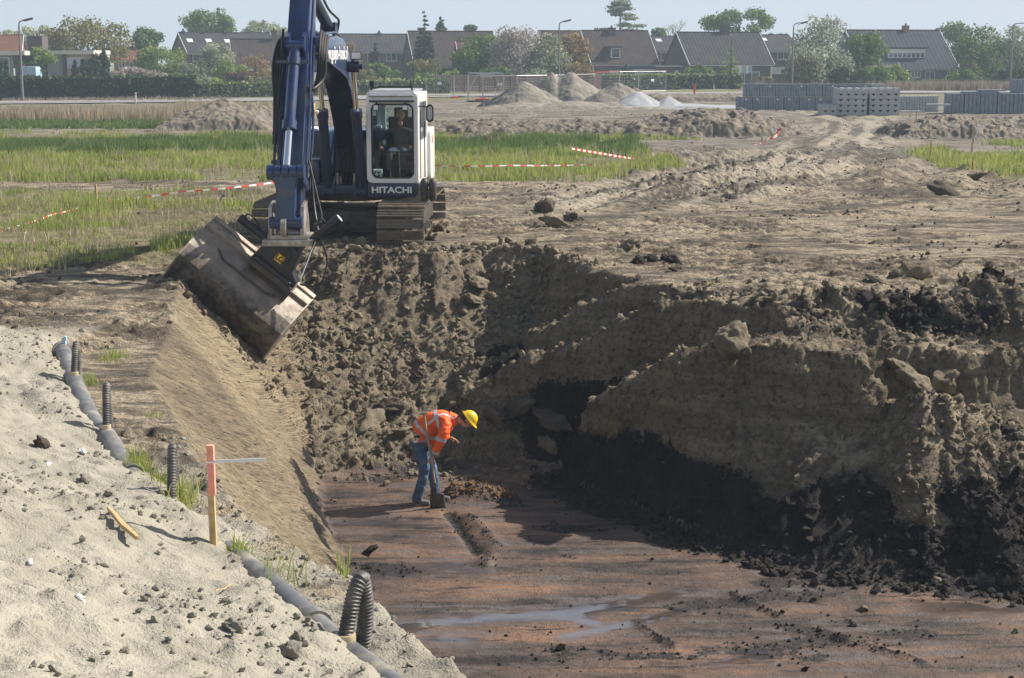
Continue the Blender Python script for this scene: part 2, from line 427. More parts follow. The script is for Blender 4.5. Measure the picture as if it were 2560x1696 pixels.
M['heapclay'] = simple('heap_clay', (.165, .140, .110), .95, var=.42, scale=2.4, bump=.8)
M['cream'] = simple('cream_trim', (.66, .63, .53), .6, var=.05)
M['wallbeige'] = simple('beige_wall', (.40, .34, .25), .85, var=.08, scale=2)
M['wallgrey'] = simple('grey_panel', (.29, .30, .28), .8, var=.06)
M['wallblue'] = simple('blue_grey_wall', (.085, .105, .155), .85, var=.08)
M['winwhite'] = simple('white_frame', (.70, .71, .70), .5, var=.03)
M['tarp'] = simple('pale_blue_sheet', (.36, .50, .60), .6, var=.08)

def brick(name, a, b, mortar):
    m = N(name); t = m.n('TexBrick'); m.put(t.inputs['Vector'], m.coord(rot=(R(90), 0, 0)))
    t.inputs['Color1'].default_value = (*a, 1); t.inputs['Color2'].default_value = (*b, 1); t.inputs['Mortar'].default_value = (*mortar, 1)
    t.inputs['Scale'].default_value = 4; t.inputs['Mortar Size'].default_value = .012
    return m.done(t.outputs[0], .85)
M['brick'] = brick('brown_brick', (.125, .082, .064), (.170, .110, .085), (.20, .18, .16))
M['brickdark'] = brick('dark_brick', (.070, .056, .054), (.095, .072, .066), (.13, .12, .12))
M['brickred'] = brick('red_brick', (.26, .115, .075), (.30, .14, .09), (.28, .25, .22))

def tiles(name, a, b, pitch=.30, line=.6):
    """pan tiles: rolls down the slope, courses across it (object space: x along ridge, z up)"""
    m = N(name)
    tc = m.n('TexCoord'); sp = m.n('SeparateXYZ'); m.t.links.new(tc.outputs['Object'], sp.inputs[0])
    wx = m.math('SINE', m.math('MULTIPLY', sp.outputs[0], 2 * math.pi / pitch))
    wz = m.math('FRACT', m.math('MULTIPLY', sp.outputs[2], 1 / .27))
    f = m.math('ADD', m.math('MULTIPLY', wx, .24), m.math('MULTIPLY', m.math('GREATER_THAN', wz, .82), -line))
    f = m.math('ADD', f, .5)
    c = m.mix(f, a, b)
    c = m.mix(m.ramp(m.noise(m.coord(), .9, 5), [(.35, .0), (.7, .5)]), c, tuple(x * .6 for x in a))
    return m.done(c, .85, spec=.12, normal=m.bump(wx, .25, .03))
M['tile_dark'] = tiles('dark_tiles', (.032, .030, .034), (.070, .066, .070))
M['tile_brown'] = tiles('brown_tiles', (.044, .034, .032), (.088, .068, .062))
M['tile_blue'] = tiles('slate_blue_tiles', (.022, .026, .038), (.090, .100, .122), .55)
M['tile_grey'] = tiles('grey_tiles', (.030, .031, .034), (.085, .085, .090), .45, .3)
M['tile_red'] = tiles('orange_tiles', (.130, .058, .040), (.215, .095, .062))

def glass(name, tint=(.62, .70, .70), refl=.10, rough=.03):
    m = N(name); m.t.nodes.remove(m.b)
    tr = m.n('BsdfTransparent'); tr.inputs[0].default_value = (*tint, 1)
    gl = m.n('BsdfGlossy'); gl.inputs['Roughness'].default_value = rough
    fr = m.n('Fresnel'); fr.inputs[0].default_value = 1.28
    mx = m.n('MixShader'); m.put(mx.inputs[0], m.math('ADD', fr.outputs[0], refl, True))
    m.t.links.new(tr.outputs[0], mx.inputs[1]); m.t.links.new(gl.outputs[0], mx.inputs[2]); m.t.links.new(mx.outputs[0], m.out.inputs[0])
    return m.m
M['glass'] = glass('cab_glass', (.66, .76, .78), .012)
M['pane'] = simple('window_pane', (.085, .10, .115), .08, var=.3, scale=1, spec=.6)
M['blind'] = simple('white_blind', (.58, .59, .58), .7, var=.05)

def tape_mat():
    m = N('barrier_tape')
    a = m.attr('run'); f = m.math('GREATER_THAN', m.math('FRACT', m.math('MULTIPLY', a, 1 / .50)), .5)
    return m.done(m.mix(f, (.80, .80, .78), (.72, .045, .025)), .45)
M['tape'] = tape_mat()

def denim():
    m = N('denim'); v = m.coord()
    c = m.mix(m.ramp(m.noise(v, 5, 5), [(.35, 0.), (.68, 1.)]), (.030, .062, .120), (.105, .180, .290))
    tc = m.n('TexCoord'); sp = m.n('SeparateXYZ'); m.t.links.new(tc.outputs['Object'], sp.inputs[0])
    mud = m.math('ADD', m.math('MULTIPLY', m.math('SUBTRACT', .30, sp.outputs[2]), 2.2), m.math('SUBTRACT', m.noise(v, 14, 5, .7), .5))
    c = m.mix(m.ramp(mud, [(.30, 0.), (.55, .8)]), c, (.085, .060, .045))
    return m.done(c, .9, normal=m.bump(m.noise(v, 16, 3), .5, .02))
M['denim'] = denim()
def hivis():
    m = N('orange_jacket'); v = m.coord()
    c = m.mix(m.ramp(m.noise(v, 6, 4), [(.35, 0.), (.65, 1.)]), (.82, .10, .012), (.95, .15, .02))
    return m.done(c, .7, normal=m.bump(m.noise(v, 9, 3, .5, .6), .6, .03))
M['hivis'] = hivis()
M['reflect'] = simple('reflective_band', (.46, .49, .54), .4, .2, var=.08)
def bucket_mat():
    m = N('bucket_steel'); v = m.coord()
    n = m.noise(v, 3.2, 7, .66); k = m.noise(v, 9, 6, .7)
    c = m.mix(m.ramp(n, [(.38, 0.), (.66, 1.)]), (.235, .195, .155), (.420, .350, .280))
    c = m.mix(m.ramp(k, [(.28, .8), (.40, 0.)]), c, (.075, .062, .052))
    c = m.mix(m.attr('soil'), c, m.mix(m.ramp(k, [(.40, 0.), (.62, 1.)]), (.032, .027, .024), (.150, .125, .095)))
    return m.done(c, m.ramp(k, [(.3, .8), (.7, .45)]), .12, normal=m.bump(k, .35, .02))
M['bucket'] = bucket_mat()
# ------------------------------------------------------------------ terrain: break lines of the excavation
def PZ(u, v, z): return tuple(atd(u, v, z=z))
def PY(u, v, y): return tuple(atd(u, v, y=y))
CREST = [(3.4, -1.5, 0), (2.0, 2.5, 0), (1.2, 5, 0), (.42, 7, 0), (-.27, 8.68, 0), (-.78, 9.67, 0), (-1.12, 10.43, 0), (-1.5, 10.95, 0), (-2.05, 11.88, 0), (-2.5, 12.95, 0), (-2.88, 13.9, 0),
         (-3.36, 15.5, 0), (-4.10, 17.7, 0), (-4.58, 21.3, 0), (-4.98, 23.5, 0), (-5.27, 25.2, 0), (-5.25, 27.2, 0), (-4.7, 29.6, 0)]
TOE = [(6.6, 0, -2.9), (4.9, 3.5, -2.9), (4.0, 6, -2.9), (1.8, 9.67, -2.9), (.4, 12.2, -2.9), (-.35, 13.97, -2.9), (-1.1, 16, -2.9), (-1.75, 18, -2.9), (-2.03, 19.24, -2.9), (-2.17, 19.95, -2.9),
       (-2.72, 22.16, -2.9), (-3.05, 24.0, -2.73), (-3.30, 25.0, -2.14), (-3.45, 26.0, -1.63), (-3.95, 27.6, -.9), (-4.3, 28.8, -.4)]
FAR = [(-4.7, 29.6, 0), (-3.7, 30.2, -.05), (-2.6, 29.35, -.06), (-1.5, 29.35, -.05), (-.5, 29.9, 0), (.45, 29.3, 0), (1.1, 27.5, 0), (1.55, 26.5, 0), (2.0, 25.8, -.02), (2.46, 25.2, -.03)]
FARB = [(-3.9, 28.8, -.75), (-2.5, 28.15, -1.0), (-1.4, 28.1, -1.05), (-.4, 28.35, -1.0), (.35, 28.1, -1.05), (.9, 26.9, -1.15), (1.4, 26.15, -.75), (1.9, 25.75, -.3)]
MIDR = [(-3.2, 27.3, -1.35), (-2.0, 27.4, -1.45), (-.8, 27.2, -1.5), (.2, 26.9, -1.4)]
LOWR = [(-2.5, 25.7, -2.2), (-1.3, 25.7, -2.3), (0, 25.6, -2.25), (.4, 25.5, -2.3)]
FLOORF = [(-2.82, 23.5, -2.9), (-1.9, 24.2, -2.9), (-1.0, 24.5, -2.9), (0, 24.6, -2.9), (.62, 24.25, -2.9)]
RIDGE1 = [(2.5, 25.0, -.06), (1.81, 25.5, -.12), (1.4, 25.75, -.37), (.9, 25.95, -.70), (.4, 26.0, -1.0)]
VAL1 = [(2.55, 24.82, -.2), (1.75, 25.22, -.78), (.8, 25.45, -1.25), (.1, 25.7, -1.5)]
RIDGE2 = [(3.94, 23.5, -.2), (3.05, 24.4, -.21), (2.43, 24.65, -.22), (2.0, 24.8, -.42), (1.6, 24.95, -.68), (1.2, 25.0, -.92), (.8, 25.05, -1.12), (.3, 25.2, -1.28), (-.1, 25.45, -1.40)]
SLOT = [(3.75, 23.2, -.55), (3.2, 23.85, -1.35), (2.6, 24.15, -1.9), (1.9, 24.45, -2.3), (1.3, 24.6, -2.45), (.7, 24.75, -2.5), (.1, 24.95, -2.5)]
R3BACK = [(3.3, 22.55, -.55), (2.75, 23.0, -1.2), (2.2, 23.5, -1.9), (1.75, 23.9, -2.35), (1.35, 24.2, -2.6)]
RIDGE3 = [(4.72, 21.3, -.52), (4.3, 21.58, -.46), (3.7, 21.78, -.42), (3.3, 22.02, -.43), (2.9, 22.1, -.43), (2.6, 22.3, -.58), (2.32, 22.5, -.72), (2.05, 22.75, -.93), (1.8, 22.95, -1.12), (1.4, 23.3, -1.42), (1.15, 23.6, -1.72), (1.02, 23.75, -2.0)]
FACE3 = [(4.74, 20.85, -1.55), (3.9, 21.30, -1.35), (3.1, 21.58, -1.35), (2.5, 21.98, -1.50), (1.95, 22.52, -1.70), (1.5, 22.98, -1.9), (1.15, 23.4, -2.25)]
FLOORR = [(.80, 24.0, -2.9), (.98, 23.4, -2.9), (1.35, 22.6, -2.9), (1.93, 21.72, -2.9), (2.45, 20.95, -2.9), (2.95, 20.32, -2.9), (3.4, 19.65, -2.9), (4.2, 19.2, -2.9), (5.16, 18.91, -2.9), (6.21, 18.55, -2.9), (8, 17.6, -2.9), (11, 15, -2.9), (12, 6, -2.9), (12, 0, -2.9)]
PILE = [(5.15, 21.15, -1.12), (5.5, 20.92, -.84), (5.9, 20.8, -1.02)]
BITET = [(4.9, 21.95, -.5), (5.6, 22.05, -.5), (6.3, 21.75, -.50), (7.2, 21.95, -.52), (9, 21.8, -.5), (13, 19, 0)]
BITEB = [(5.05, 21.6, -1.12), (5.7, 21.72, -1.2), (6.4, 21.42, -1.3), (7.2, 21.6, -1.3), (9, 21, -1.3), (12, 18.2, -1.2)]
BENCH = [(4.0, 22.6, -.45), (4.9, 22.75, -.5), (6.5, 22.5, -.5), (7.4, 22.35, -.5), (9, 22.3, -.4)]
BANK = [(3.9, 23.4, -.16), (4.4, 23.55, -.02), (5.1, 23.75, .0), (6.2, 23.45, .02), (6.9, 23.35, .10), (7.4, 22.95, .08), (9, 23, 0), (14, 21, 0)]
RIDGE3T = [(x + .06, y + .20, z + .015) for x, y, z in RIDGE3[4:-1]]
RIDGE2T = [(x + .05, y + .14, z + .01) for x, y, z in RIDGE2[1:-1]]
LINES = [RIDGE3T, RIDGE2T, CREST, TOE, FAR, FARB, MIDR, LOWR, FLOORF, RIDGE1, VAL1, RIDGE2, SLOT, R3BACK, RIDGE3, FACE3, FLOORR, PILE, BITET, BITEB, BENCH, BANK]
RING = [(-900, -40), (900, -40), (900, 1400), (-900, 1400), (-60, -40), (40, -40), (-40, 60), (30, 60), (-10, 36), (0, 36), (10, 36), (-10, 20), (-9, 10), (14, 26), (16, -5), (-8, -5), (5, 28), (8, 25.5), (3.2, 26.5), (-7.5, 28), (-6.5, 24)]
tv, te = [], []
for ln in LINES:
    n0 = len(tv); tv += ln; te += [(n0 + i, n0 + i + 1) for i in range(len(ln) - 1)]
tv += [(x, y, 0) for x, y in RING]
cv, ce, cf, ov, oe, of = geometry.delaunay_2d_cdt([Vector(p[:2]) for p in tv], te, [], 0, 1e-4)
cz = []
for i, p in enumerate(cv):
    src = [tv[k][2] for k in ov[i]]
    if src: cz.append(sum(src) / len(src))
    else:   # crossing of two break lines: take the nearest input
        cz.append(min(tv, key=lambda q: (q[0] - p.x) ** 2 + (q[1] - p.y) ** 2)[2])

def axis(lo, a, b, hi, step, g, far_at, g2):
    core = list(np.arange(a, b, step))
    r = [core[-1]]; s = step
    while r[-1] < hi:
        s *= g if r[-1] < far_at else g2; r.append(r[-1] + s)
    l = [core[0]]; s = step
    while l[-1] > lo:
        s *= g if abs(l[-1]) < far_at else g2; l.append(l[-1] - s)
    return np.array(l[:0:-1] + core + r[1:])
gx = axis(-620, -6.4, 7.6, 620, .036, 1.026, 34, 1.16)
ya = np.arange(5.2, 13, .026); yb = np.arange(13, 30.5, .036)
yc = [30.5]; s_ = .036
while yc[-1] < 1000: s_ *= 1.0115 if yc[-1] < 95 else 1.12; yc.append(yc[-1] + s_)
y0 = [5.2]; s_ = .026
while y0[-1] > -30: s_ *= 1.3; y0.append(y0[-1] - s_)
gy = np.concatenate([np.array(y0[:0:-1]), ya, yb, np.array(yc)])
NX, NY = len(gx), len(gy)
GX, GY = np.meshgrid(gx, gy)                      # row = y
Z = np.zeros_like(GX)
for tri in cf:
    for j in range(1, len(tri) - 1):
        a, b, c = tri[0], tri[j], tri[j + 1]
        if max(abs(cz[a]), abs(cz[b]), abs(cz[c])) < 1e-9: continue
        pa, pb, pc = cv[a], cv[b], cv[c]
        i0, i1 = np.searchsorted(gx, [min(pa.x, pb.x, pc.x), max(pa.x, pb.x, pc.x)])
        k0, k1 = np.searchsorted(gy, [min(pa.y, pb.y, pc.y), max(pa.y, pb.y, pc.y)])
        if i1 <= i0 or k1 <= k0: continue
        X, Y_ = GX[k0:k1, i0:i1], GY[k0:k1, i0:i1]
        d = (pb.y - pc.y) * (pa.x - pc.x) + (pc.x - pb.x) * (pa.y - pc.y)
        if abs(d) < 1e-12: continue
        l1 = ((pb.y - pc.y) * (X - pc.x) + (pc.x - pb.x) * (Y_ - pc.y)) / d
        l2 = ((pc.y - pa.y) * (X - pc.x) + (pa.x - pc.x) * (Y_ - pc.y)) / d
        l3 = 1 - l1 - l2
        m = (l1 >= -1e-7) & (l2 >= -1e-7) & (l3 >= -1e-7)
        Z[k0:k1, i0:i1][m] = (l1 * cz[a] + l2 * cz[b] + l3 * cz[c])[m]

def interp_line(ln, y):
    ys = np.array([p[1] for p in ln]); xs = np.array([p[0] for p in ln]); o = np.argsort(ys)
    return np.interp(y, ys[o], xs[o])
XC = interp_line(CREST, GY); XT = interp_line(TOE, GY)
in_batter = (GX > XC) & (GX < XT) & (GY < 28.6) & (Z < -.01)
bat = sstep(-.05, .12, GX - XC) * sstep(-.06, .10, XT - GX) * sstep(28.4, 27.0, GY)
flo = sstep(-2.74, -2.86, Z) * (GX > XT - .1)
pit = sstep(-.02, -.15, Z)
rightw = sstep(.0, .5, GX - np.where(GY > 24.2, -9, .4)) * pit * (1 - flo)
farw = pit * (1 - bat) * (1 - flo) * (GX < 1.2) * (GY > 23)

# the sand bank on the near left, spilling over the pipe
PIPE = [(-5.50, 19.25), (-5.30, 18.7), (-4.86, 17.4), (-4.14, 15.4), (-3.76, 14.55), (-3.30, 13.35), (-2.66, 12.1), (-2.15, 11.25), (-1.73, 10.5), (-1.32, 9.72), (-1.06, 9.2), (-.80, 8.75), (-.3, 7.8), (.4, 6.5)]
PIPE = [(x * (1 - .45 * y / 361), y - .45 * (y / 19) ** 2) for x, y in PIPE]
XP = interp_line(PIPE, GY)
cover = .20 * np.exp(-((GY - 13.85) / .55) ** 2) + .22 * np.exp(-((GY - 11.35) / .62) ** 2) + .10 * np.exp(-((GY - 12.4) / .4) ** 2) - .05
sd = (XP - GX) * .90 + cover + .10 * fbm(GX, GY, .9, 3, 5)
SB = .08 + .31 * np.clip(sd, 0, 9) ** .95 * sstep(26, 18, GY)
SB = np.where(sd > -.05, np.minimum(SB, 1.25 + .05 * sd), 0)
sand_m = sstep(-.12, .10, sd) * sstep(21.5, 18.5, GY + .6 * fbm(GX, GY, 1.2, 3, 8))
gul = fbm(GX * .8 + GY * .55, GX * .35 - GY * .16, .30, 4, 11)
SBn = SB + .075 * fbm(GX, GY, .75, 5, 12, .55) + .040 * gul + .030 * np.maximum(fbm(GX, GY, .17, 4, 13, billow=True), -.2)
# the dusted strip between pipe and slope
strip = sstep(-.9, -.35, GX - XC) * sstep(.35, .0, GX - XC) * sstep(16, 11.5, GY)
sand_col = np.maximum(sand_m, strip * .85 * sstep(-.35, .25, fbm(GX, GY, .5, 4, 14) + sstep(14.5, 11, GY) * .6))

# roughness of each kind of soil
fade = sstep(120, 40, GY)
zn = np.zeros_like(Z)
field = (1 - pit) * (1 - sand_m)
churn = sstep(.7, 3, GX - 1.0 - (GY - 44) * .12) * sstep(38, 46, GY) * sstep(66, 55, GY) * sstep(18, 13, GX)      # rutted hump where the lane climbs
rut = np.sin((GX - .42 * (GY - 40)) * 2.6 + 1.4 * fbm(GX, GY, 6, 3, 22))
zn += field * (.045 * fbm(GX, GY, 1.3, 5, 20) + .030 * np.maximum(fbm(GX, GY, .28, 4, 21, billow=True), -.15) * sstep(-.2, .4, fbm(GX, GY, 3, 3, 23)))
zn += field * churn * (.10 + .11 * rut + .08 * fbm(GX, GY, 1.1, 5, 24))
clods = np.maximum(fbm(GX, GY, .42, 4, 25, billow=True), -.25)
edge = np.exp(-np.abs(Z + .05) / .12) * pit
face = sstep(-.45, -.7, Z) * sstep(-1.35, -1.15, Z) * sstep(-3.7, -3.0, GX) * sstep(.1, -.5, GX) * (GY > 27.5)   # scraped clay face below the tracks
rub = sstep(4.6, 5.1, GX) * rightw * sstep(21.3, 20.9, GY)
bank = sstep(3.7, 4.3, GX) * sstep(22.3, 22.6, GY) * sstep(23.9, 23.5, GY)
zn += bank * .10
zn += facets(field * (GY < 46) * sstep(-.35, .35, fbm(GX, GY, 2.4, 4, 69)), GX, GY, (.34, .15, .07), (.045, .034, .016), 69)
zn += facets(churn * field, GX, GY, (.6, .3, .15), (.08, .06, .04), 72)
zn += facets(sand_m * (GY < 21) * .9, GX, GY, (.22, .09), (.016, .012), 75) * sstep(-.2, .4, fbm(GX, GY, .8, 3, 76))
zn += flo * (.010 * fbm(GX, GY, .5, 5, 30) + .012 * np.maximum(fbm(GX * .5, GY * 1.3, .12, 4, 31, billow=True), 0))
SU = .610 * GX - .350 * GY - .711 * Z; SW = .127 * GX + .928 * GY - .348 * Z
stk = fbm(SU * 5.5, SW * .42, .40, 6, 33, .6)
bat_rough = .014 * fbm(GX, GY, 1.0, 4, 32) + .030 * np.minimum(stk, .22) - .035 * sstep(.35, .6, fbm(SU * 7, SW * .6, .5, 3, 35))
_ps = SU / 1.35 + .08 * fbm(SW, SU, 2.0, 2, 36)
bat_rough = bat_rough + .035 * ((_ps - np.floor(_ps)) - .5)        # passes of the ditching bucket
# deep scores left by the bucket edge
for (u0, v0, u1, v1, y0_, y1_) in ((540, 955, 622, 1052, 19.3, 20.9), (660, 985, 690, 1015, 20.3, 21.0), (395, 975, 420, 1000, 16.0, 16.6), (740, 1255, 800, 1330, 18.9, 19.3), (585, 1120, 640, 1175, 17.6, 18.4)):
    a, b = atd(u0, v0, y=y0_), atd(u1, v1, y=y1_)
    d = b - a; L2 = d.x ** 2 + d.y ** 2
    t = np.clip(((GX - a.x) * d.x + (GY - a.y) * d.y) / L2, 0, 1)
    dist = np.hypot(GX - a.x - d.x * t, GY - a.y - d.y * t) + .02 * fbm(GX, GY, .2, 2, 34)
    bat_rough = bat_rough - .055 * np.exp(-(dist / .035) ** 2)
zn += bat * bat_rough
Z = Z + zn
# trench and spoil where the digger works on the floor
def along(pts, wid):
    best = np.full(GX.shape, 9.)
    for (ax, ay), (bx, by) in zip(pts, pts[1:]):
        d2 = (bx - ax) ** 2 + (by - ay) ** 2
        t = np.clip(((GX - ax) * (bx - ax) + (GY - ay) * (by - ay)) / d2, 0, 1)
        best = np.minimum(best, np.hypot(GX - ax - (bx - ax) * t, GY - ay - (by - ay) * t))
    return np.exp(-(best / wid) ** 2)
fl = lambda u, v: tuple(atd(u, v, z=-2.9))[:2]
trench = along([fl(1040, 1185), fl(1062, 1215), fl(1105, 1275)], .10)
spoil = along([fl(1045, 1150), fl(1100, 1148), fl(1165, 1148)], .17)
spoil2 = along([fl(1090, 1195), fl(1150, 1262)], .10)
Z += flo * (-.08 * trench + spoil * (.12 + .07 * clods) + spoil2 * .04)
ridges = along([fl(1690, 1375), fl(1800, 1425)], .06) + along([fl(1940, 1478), fl(2140, 1535)], .07) + along([fl(1470, 1440), fl(1560, 1500)], .05) + along([fl(1120, 1310), fl(1130, 1285)], .10)
Z += flo * .05 * ridges * (1 + clods)
Z = np.where(SBn * sand_m > Z, np.where(sand_m > .02, Z * (1 - sand_m) + SBn * sand_m, Z), Z)
Z += strip * (1 - sand_m) * (.03 * fbm(GX, GY, .3, 4, 15) + .02 * np.maximum(fbm(GX, GY, .12, 3, 16, billow=True), -.1))
# tyre ruts of the lane, far right
LANE = [(1.2, 35.5), (3.2, 40.5), (6.2, 46), (9.6, 52), (12.2, 60), (14.6, 69), (17.2, 79), (19.4, 89), (20.2, 99), (17.5, 110)]
lat = np.full(GX.shape, 99.); lon = np.zeros(GX.shape); s0_ = 0
_lc = [(p.x, p.y) for p in catmull([(a, b, 0) for a, b in LANE], 5)]
for (ax, ay), (bx, by) in zip(_lc, _lc[1:]):
    L_s = math.hypot(bx - ax, by - ay); tx, ty = (bx - ax) / L_s, (by - ay) / L_s
    t = np.clip((GX - ax) * tx + (GY - ay) * ty, 0, L_s); o_ = (GX - ax) * ty - (GY - ay) * tx
    d_ = np.hypot(GX - ax - tx * t, GY - ay - ty * t); m_ = d_ < np.abs(lat)
    lat = np.where(m_, d_ * np.sign(o_), lat); lon = np.where(m_, s0_ + t, lon); s0_ += L_s
lane = np.exp(-(lat / 3.0) ** 4)
lw = lat + .25 * fbm(lon, lat, 6, 2, 90)
rutn = np.cos(lw * 2 * math.pi / 1.25); tread = np.sign(np.sin((lon + np.abs(lw) * .6) * 2 * math.pi / .36)) * sstep(.1, .6, -rutn) * sstep(62, 45, GY)
near_l = sstep(34, 40, GY)
Z += lane * near_l * field * (.055 * rutn + .022 * tread + .03 * fbm(GX, GY, .5, 3, 92))
rut_dark = lane * near_l * sstep(.35, .8, -rutn * .8 + .5 * fbm(lon * .3, lat * 2, 1.0, 3, 93))

# displace steep faces sideways with solid noise
gyz, gxz = np.gradient(Z, gy, gx)
steep = sstep(.6, 1.6, np.hypot(gxz, gyz)) * pit * (1 - bat) * sstep(10, 14, GY) * sstep(32, 30, GY)
nlen = np.sqrt(gxz ** 2 + gyz ** 2 + 1)
near = (GY > 14) & (GY < 31) & (GX > -6) & (GX < 9)
D3 = np.zeros_like(Z)
D3[near] = .11 * fbm3(GX[near], GY[near], Z[near] * 1.25, .85, 7, 40, .60) + .030 * fbm(Z[near] * 2.2 + .4 * n2(GX[near] * .8, GY[near] * .8), GX[near] * .35, .5, 4, 44, .6)
SLC = GY - .8 * Z
DF = facets(farw * sstep(-.02, -.2, Z) * (1 - .85 * face), GX, SLC, (.60, .24, .10), (.042, .034, .022), 60)
DF += facets(np.maximum(rub, bank), GX, SLC, (.50, .25, .12), (.13, .08, .04), 66)
DF += facets(rightw * (1 - np.maximum(rub, bank)), GX, SLC, (.48, .20, .085), (.050, .038, .022), 63)
farw_s = np.clip(farw * sstep(0, -.15, Z) * .9, 0, 1) * (1 - .45 * face)
D3 = D3 * np.maximum(steep, farw_s) + DF; steep0 = steep; steep = np.ones_like(Z)
PXm = GX - gxz / nlen * D3 * steep; PYm = GY - gyz / nlen * D3 * steep; PZm = Z + D3 * steep / nlen

# where each soil shows
pn = fbm(GX, GY, .8, 4, 50)
peat = sstep(-1.75, -2.15, Z + .22 * pn + .10 * (GX - 3) * (GX > 3)) * rightw * (1 - flo) * sstep(-.2, .35, GX + .3 * pn)
peat = np.maximum(peat, 0.58 * bank * sstep(-.4, .4, fbm(GX, GY, .8, 4, 51) + .2))
peat = np.maximum(peat, .8 * rub * sstep(.05, .5, fbm(GX * .8 + GY * .5, GY * .6, .7, 4, 52) + .35 * sstep(-1.2, -2.2, Z)))
hole = atd(1135, 755, y=26.9)
peat = np.maximum(peat, .95 * np.exp(-(((GX - hole.x) / .42) ** 2 + ((GY - hole.y) / .33) ** 2) ** 2))
peat = np.maximum(peat, 0.8 * sstep(.45, .9, np.exp(-(((GX + .1) / .8) ** 2 + ((GY - 26.1) / .55) ** 2)) + .3 * pn) * farw)
peat = np.maximum(peat, bat * sstep(-2.0, -2.5, Z + .16 * pn + .25 * sstep(21.5, 24, GY)) * sstep(-.6, -.1, fbm(GX, GY * .6, .8, 3, 53)) * .95)
peat = np.maximum(peat, rightw * sstep(-1.35, -1.75, Z + .1 * pn) * (GX < 2.6) * sstep(.0, .7, GX + .35 * pn) * (GY > 23.75) * (GY < 25.2))
peat = np.maximum(peat, .62 * field * along([(-5.6, 24.3), (-7, 24.0), (-9, 23.5)], .55) * sstep(-.5, .3, pn))  # darkened streak across the field left of the bucket
peat = np.maximum(peat, .50 * rut_dark * field)
peat = np.maximum(peat, flo * .62 * sstep(.2, .6, fbm(GX * .6, GY * 1.2, .8, 6, 55, .6)))
peat = np.maximum(peat, flo * .9 * np.clip(trench + ridges * .8 + spoil2 * .6 + along([fl(820, 1300), fl(960, 1335)], .30) * sstep(-.2, .3, pn) + along([fl(830, 1240), fl(930, 1215)], .3) * sstep(-.1, .4, pn), 0, 1))
peat_fringe = along([p[:2] for p in FLOORR], .60)  # fringe of peat rubble along the foot of the right wall
peat = np.maximum(peat, flo * sstep(.25, .8, peat_fringe + .3 * pn) * .85)
floor_a = flo
subs = np.maximum(np.clip(steep0 * 1.2, 0, 1), .8 * farw) * (1 - peat)
tan_a = bat
wet = along([fl(940, 1447), fl(1100, 1430), fl(1300, 1420), fl(1420, 1400), fl(1540, 1376)], .16) + along([fl(1310, 1472), fl(1400, 1455), fl(1570, 1416)], .11) + 1.0 * along([fl(1300, 1425), fl(1370, 1440)], .12)
wet += .8 * along([fl(2170, 1400), fl(2340, 1400)], .34) * (pn > -.3) + .6 * along([fl(960, 1470), fl(1060, 1480)], .28) + .7 * along([fl(1680, 1530), fl(1740, 1520)], .2) + .45 * along([fl(900, 1320), fl(1100, 1310)], .3) + .5 * along([fl(960, 1200), fl(800, 1205)], .2)
wet = np.clip(wet * flo * (1 - np.clip(ridges, 0, 1)), 0, 1) * sstep(-.9, .1, fbm(GX, GY, .22, 4, 54) + .35)
Z_flat = -2.9
PZm = PZm * (1 - sstep(.3, .8, wet)) + Z_flat * sstep(.3, .8, wet)
# grass cover of the field (colour of the ground under the blades)
gn = fbm(GX, GY, 2.2, 4, 60)
def zone(x0, x1, y0, y1, s=1.2): return sstep(x0 - s, x0 + s, GX) * sstep(x1 + s, x1 - s, GX) * sstep(y0 - s, y0 + s, GY) * sstep(y1 + s, y1 - s, GY)
xr = np.interp(GY, [44, 46, 50, 54, 58, 62, 66], [0.5, 3.4, 5.4, 5.0, 4.6, 4.9, 3.6])
green = np.maximum.reduce([zone(-40, -5.4 + 0 * GX, 27.0, 42.2, .7) * sstep(-7, -5, -GX * 0 - 6 + (GY - 26) * .0 + 1.5) * sstep(-.7, .1, gn + .3),
    zone(-60, -5.5, 46.5, 66, .8), sstep(xr + .6, xr - .6, GX) * sstep(-7, -5, GX) * sstep(45.2, 46.6, GY + gn) * sstep(66.5, 64.5, GY + gn),
    zone(-70, -9, 69, 74, .6) * .8, zone(-80, -13.5, 79, 121, 1.), zone(-16, 60, 100, 131, 3) * sstep(.0, .4, gn) * .5, zone(-16, 6, 68.5, 74, .6) * sstep(-.2, .3, gn) * .8,
    zone(13.6, 40, 44.5, 57.6, .8) * sstep(13.2, 14.6, GX + .3 * gn), zone(-400, 400, 128, 999, 6)]) * (1 - pit) * (1 - sand_m)
lane_d = np.clip(lane, 0, 1)
green *= (1 - lane_d)

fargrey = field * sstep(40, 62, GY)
sand_col = np.maximum(sand_col, .14 * lane * near_l * (1 - rut_dark) * sstep(44, 62, GY) * sstep(-.5, .3, fbm(GX * 2, GY * .4, 1.5, 4, 91)))
V = np.stack([PXm, PYm, PZm], -1).reshape(-1, 3)
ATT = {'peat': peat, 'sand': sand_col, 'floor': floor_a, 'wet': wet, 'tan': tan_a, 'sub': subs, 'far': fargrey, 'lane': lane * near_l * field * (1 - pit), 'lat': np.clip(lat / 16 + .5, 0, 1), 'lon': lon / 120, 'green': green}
ATT = {k: np.clip(np.broadcast_to(v, Z.shape), 0, 1).astype(np.float32).ravel() for k, v in ATT.items()}
idx = (np.arange(NY - 1)[:, None] * NX + np.arange(NX - 1)[None, :])
FQ = np.stack([idx, idx + 1, idx + 1 + NX, idx + NX], -1).reshape(-1, 4)
cls = np.zeros(Z.shape, np.int8)
cls[pit > .5] = 3; cls[(bat > .5)] = 1; cls[flo > .5] = 2; cls[sand_m > .5] = 4
cq = cls[:-1, :-1].ravel()
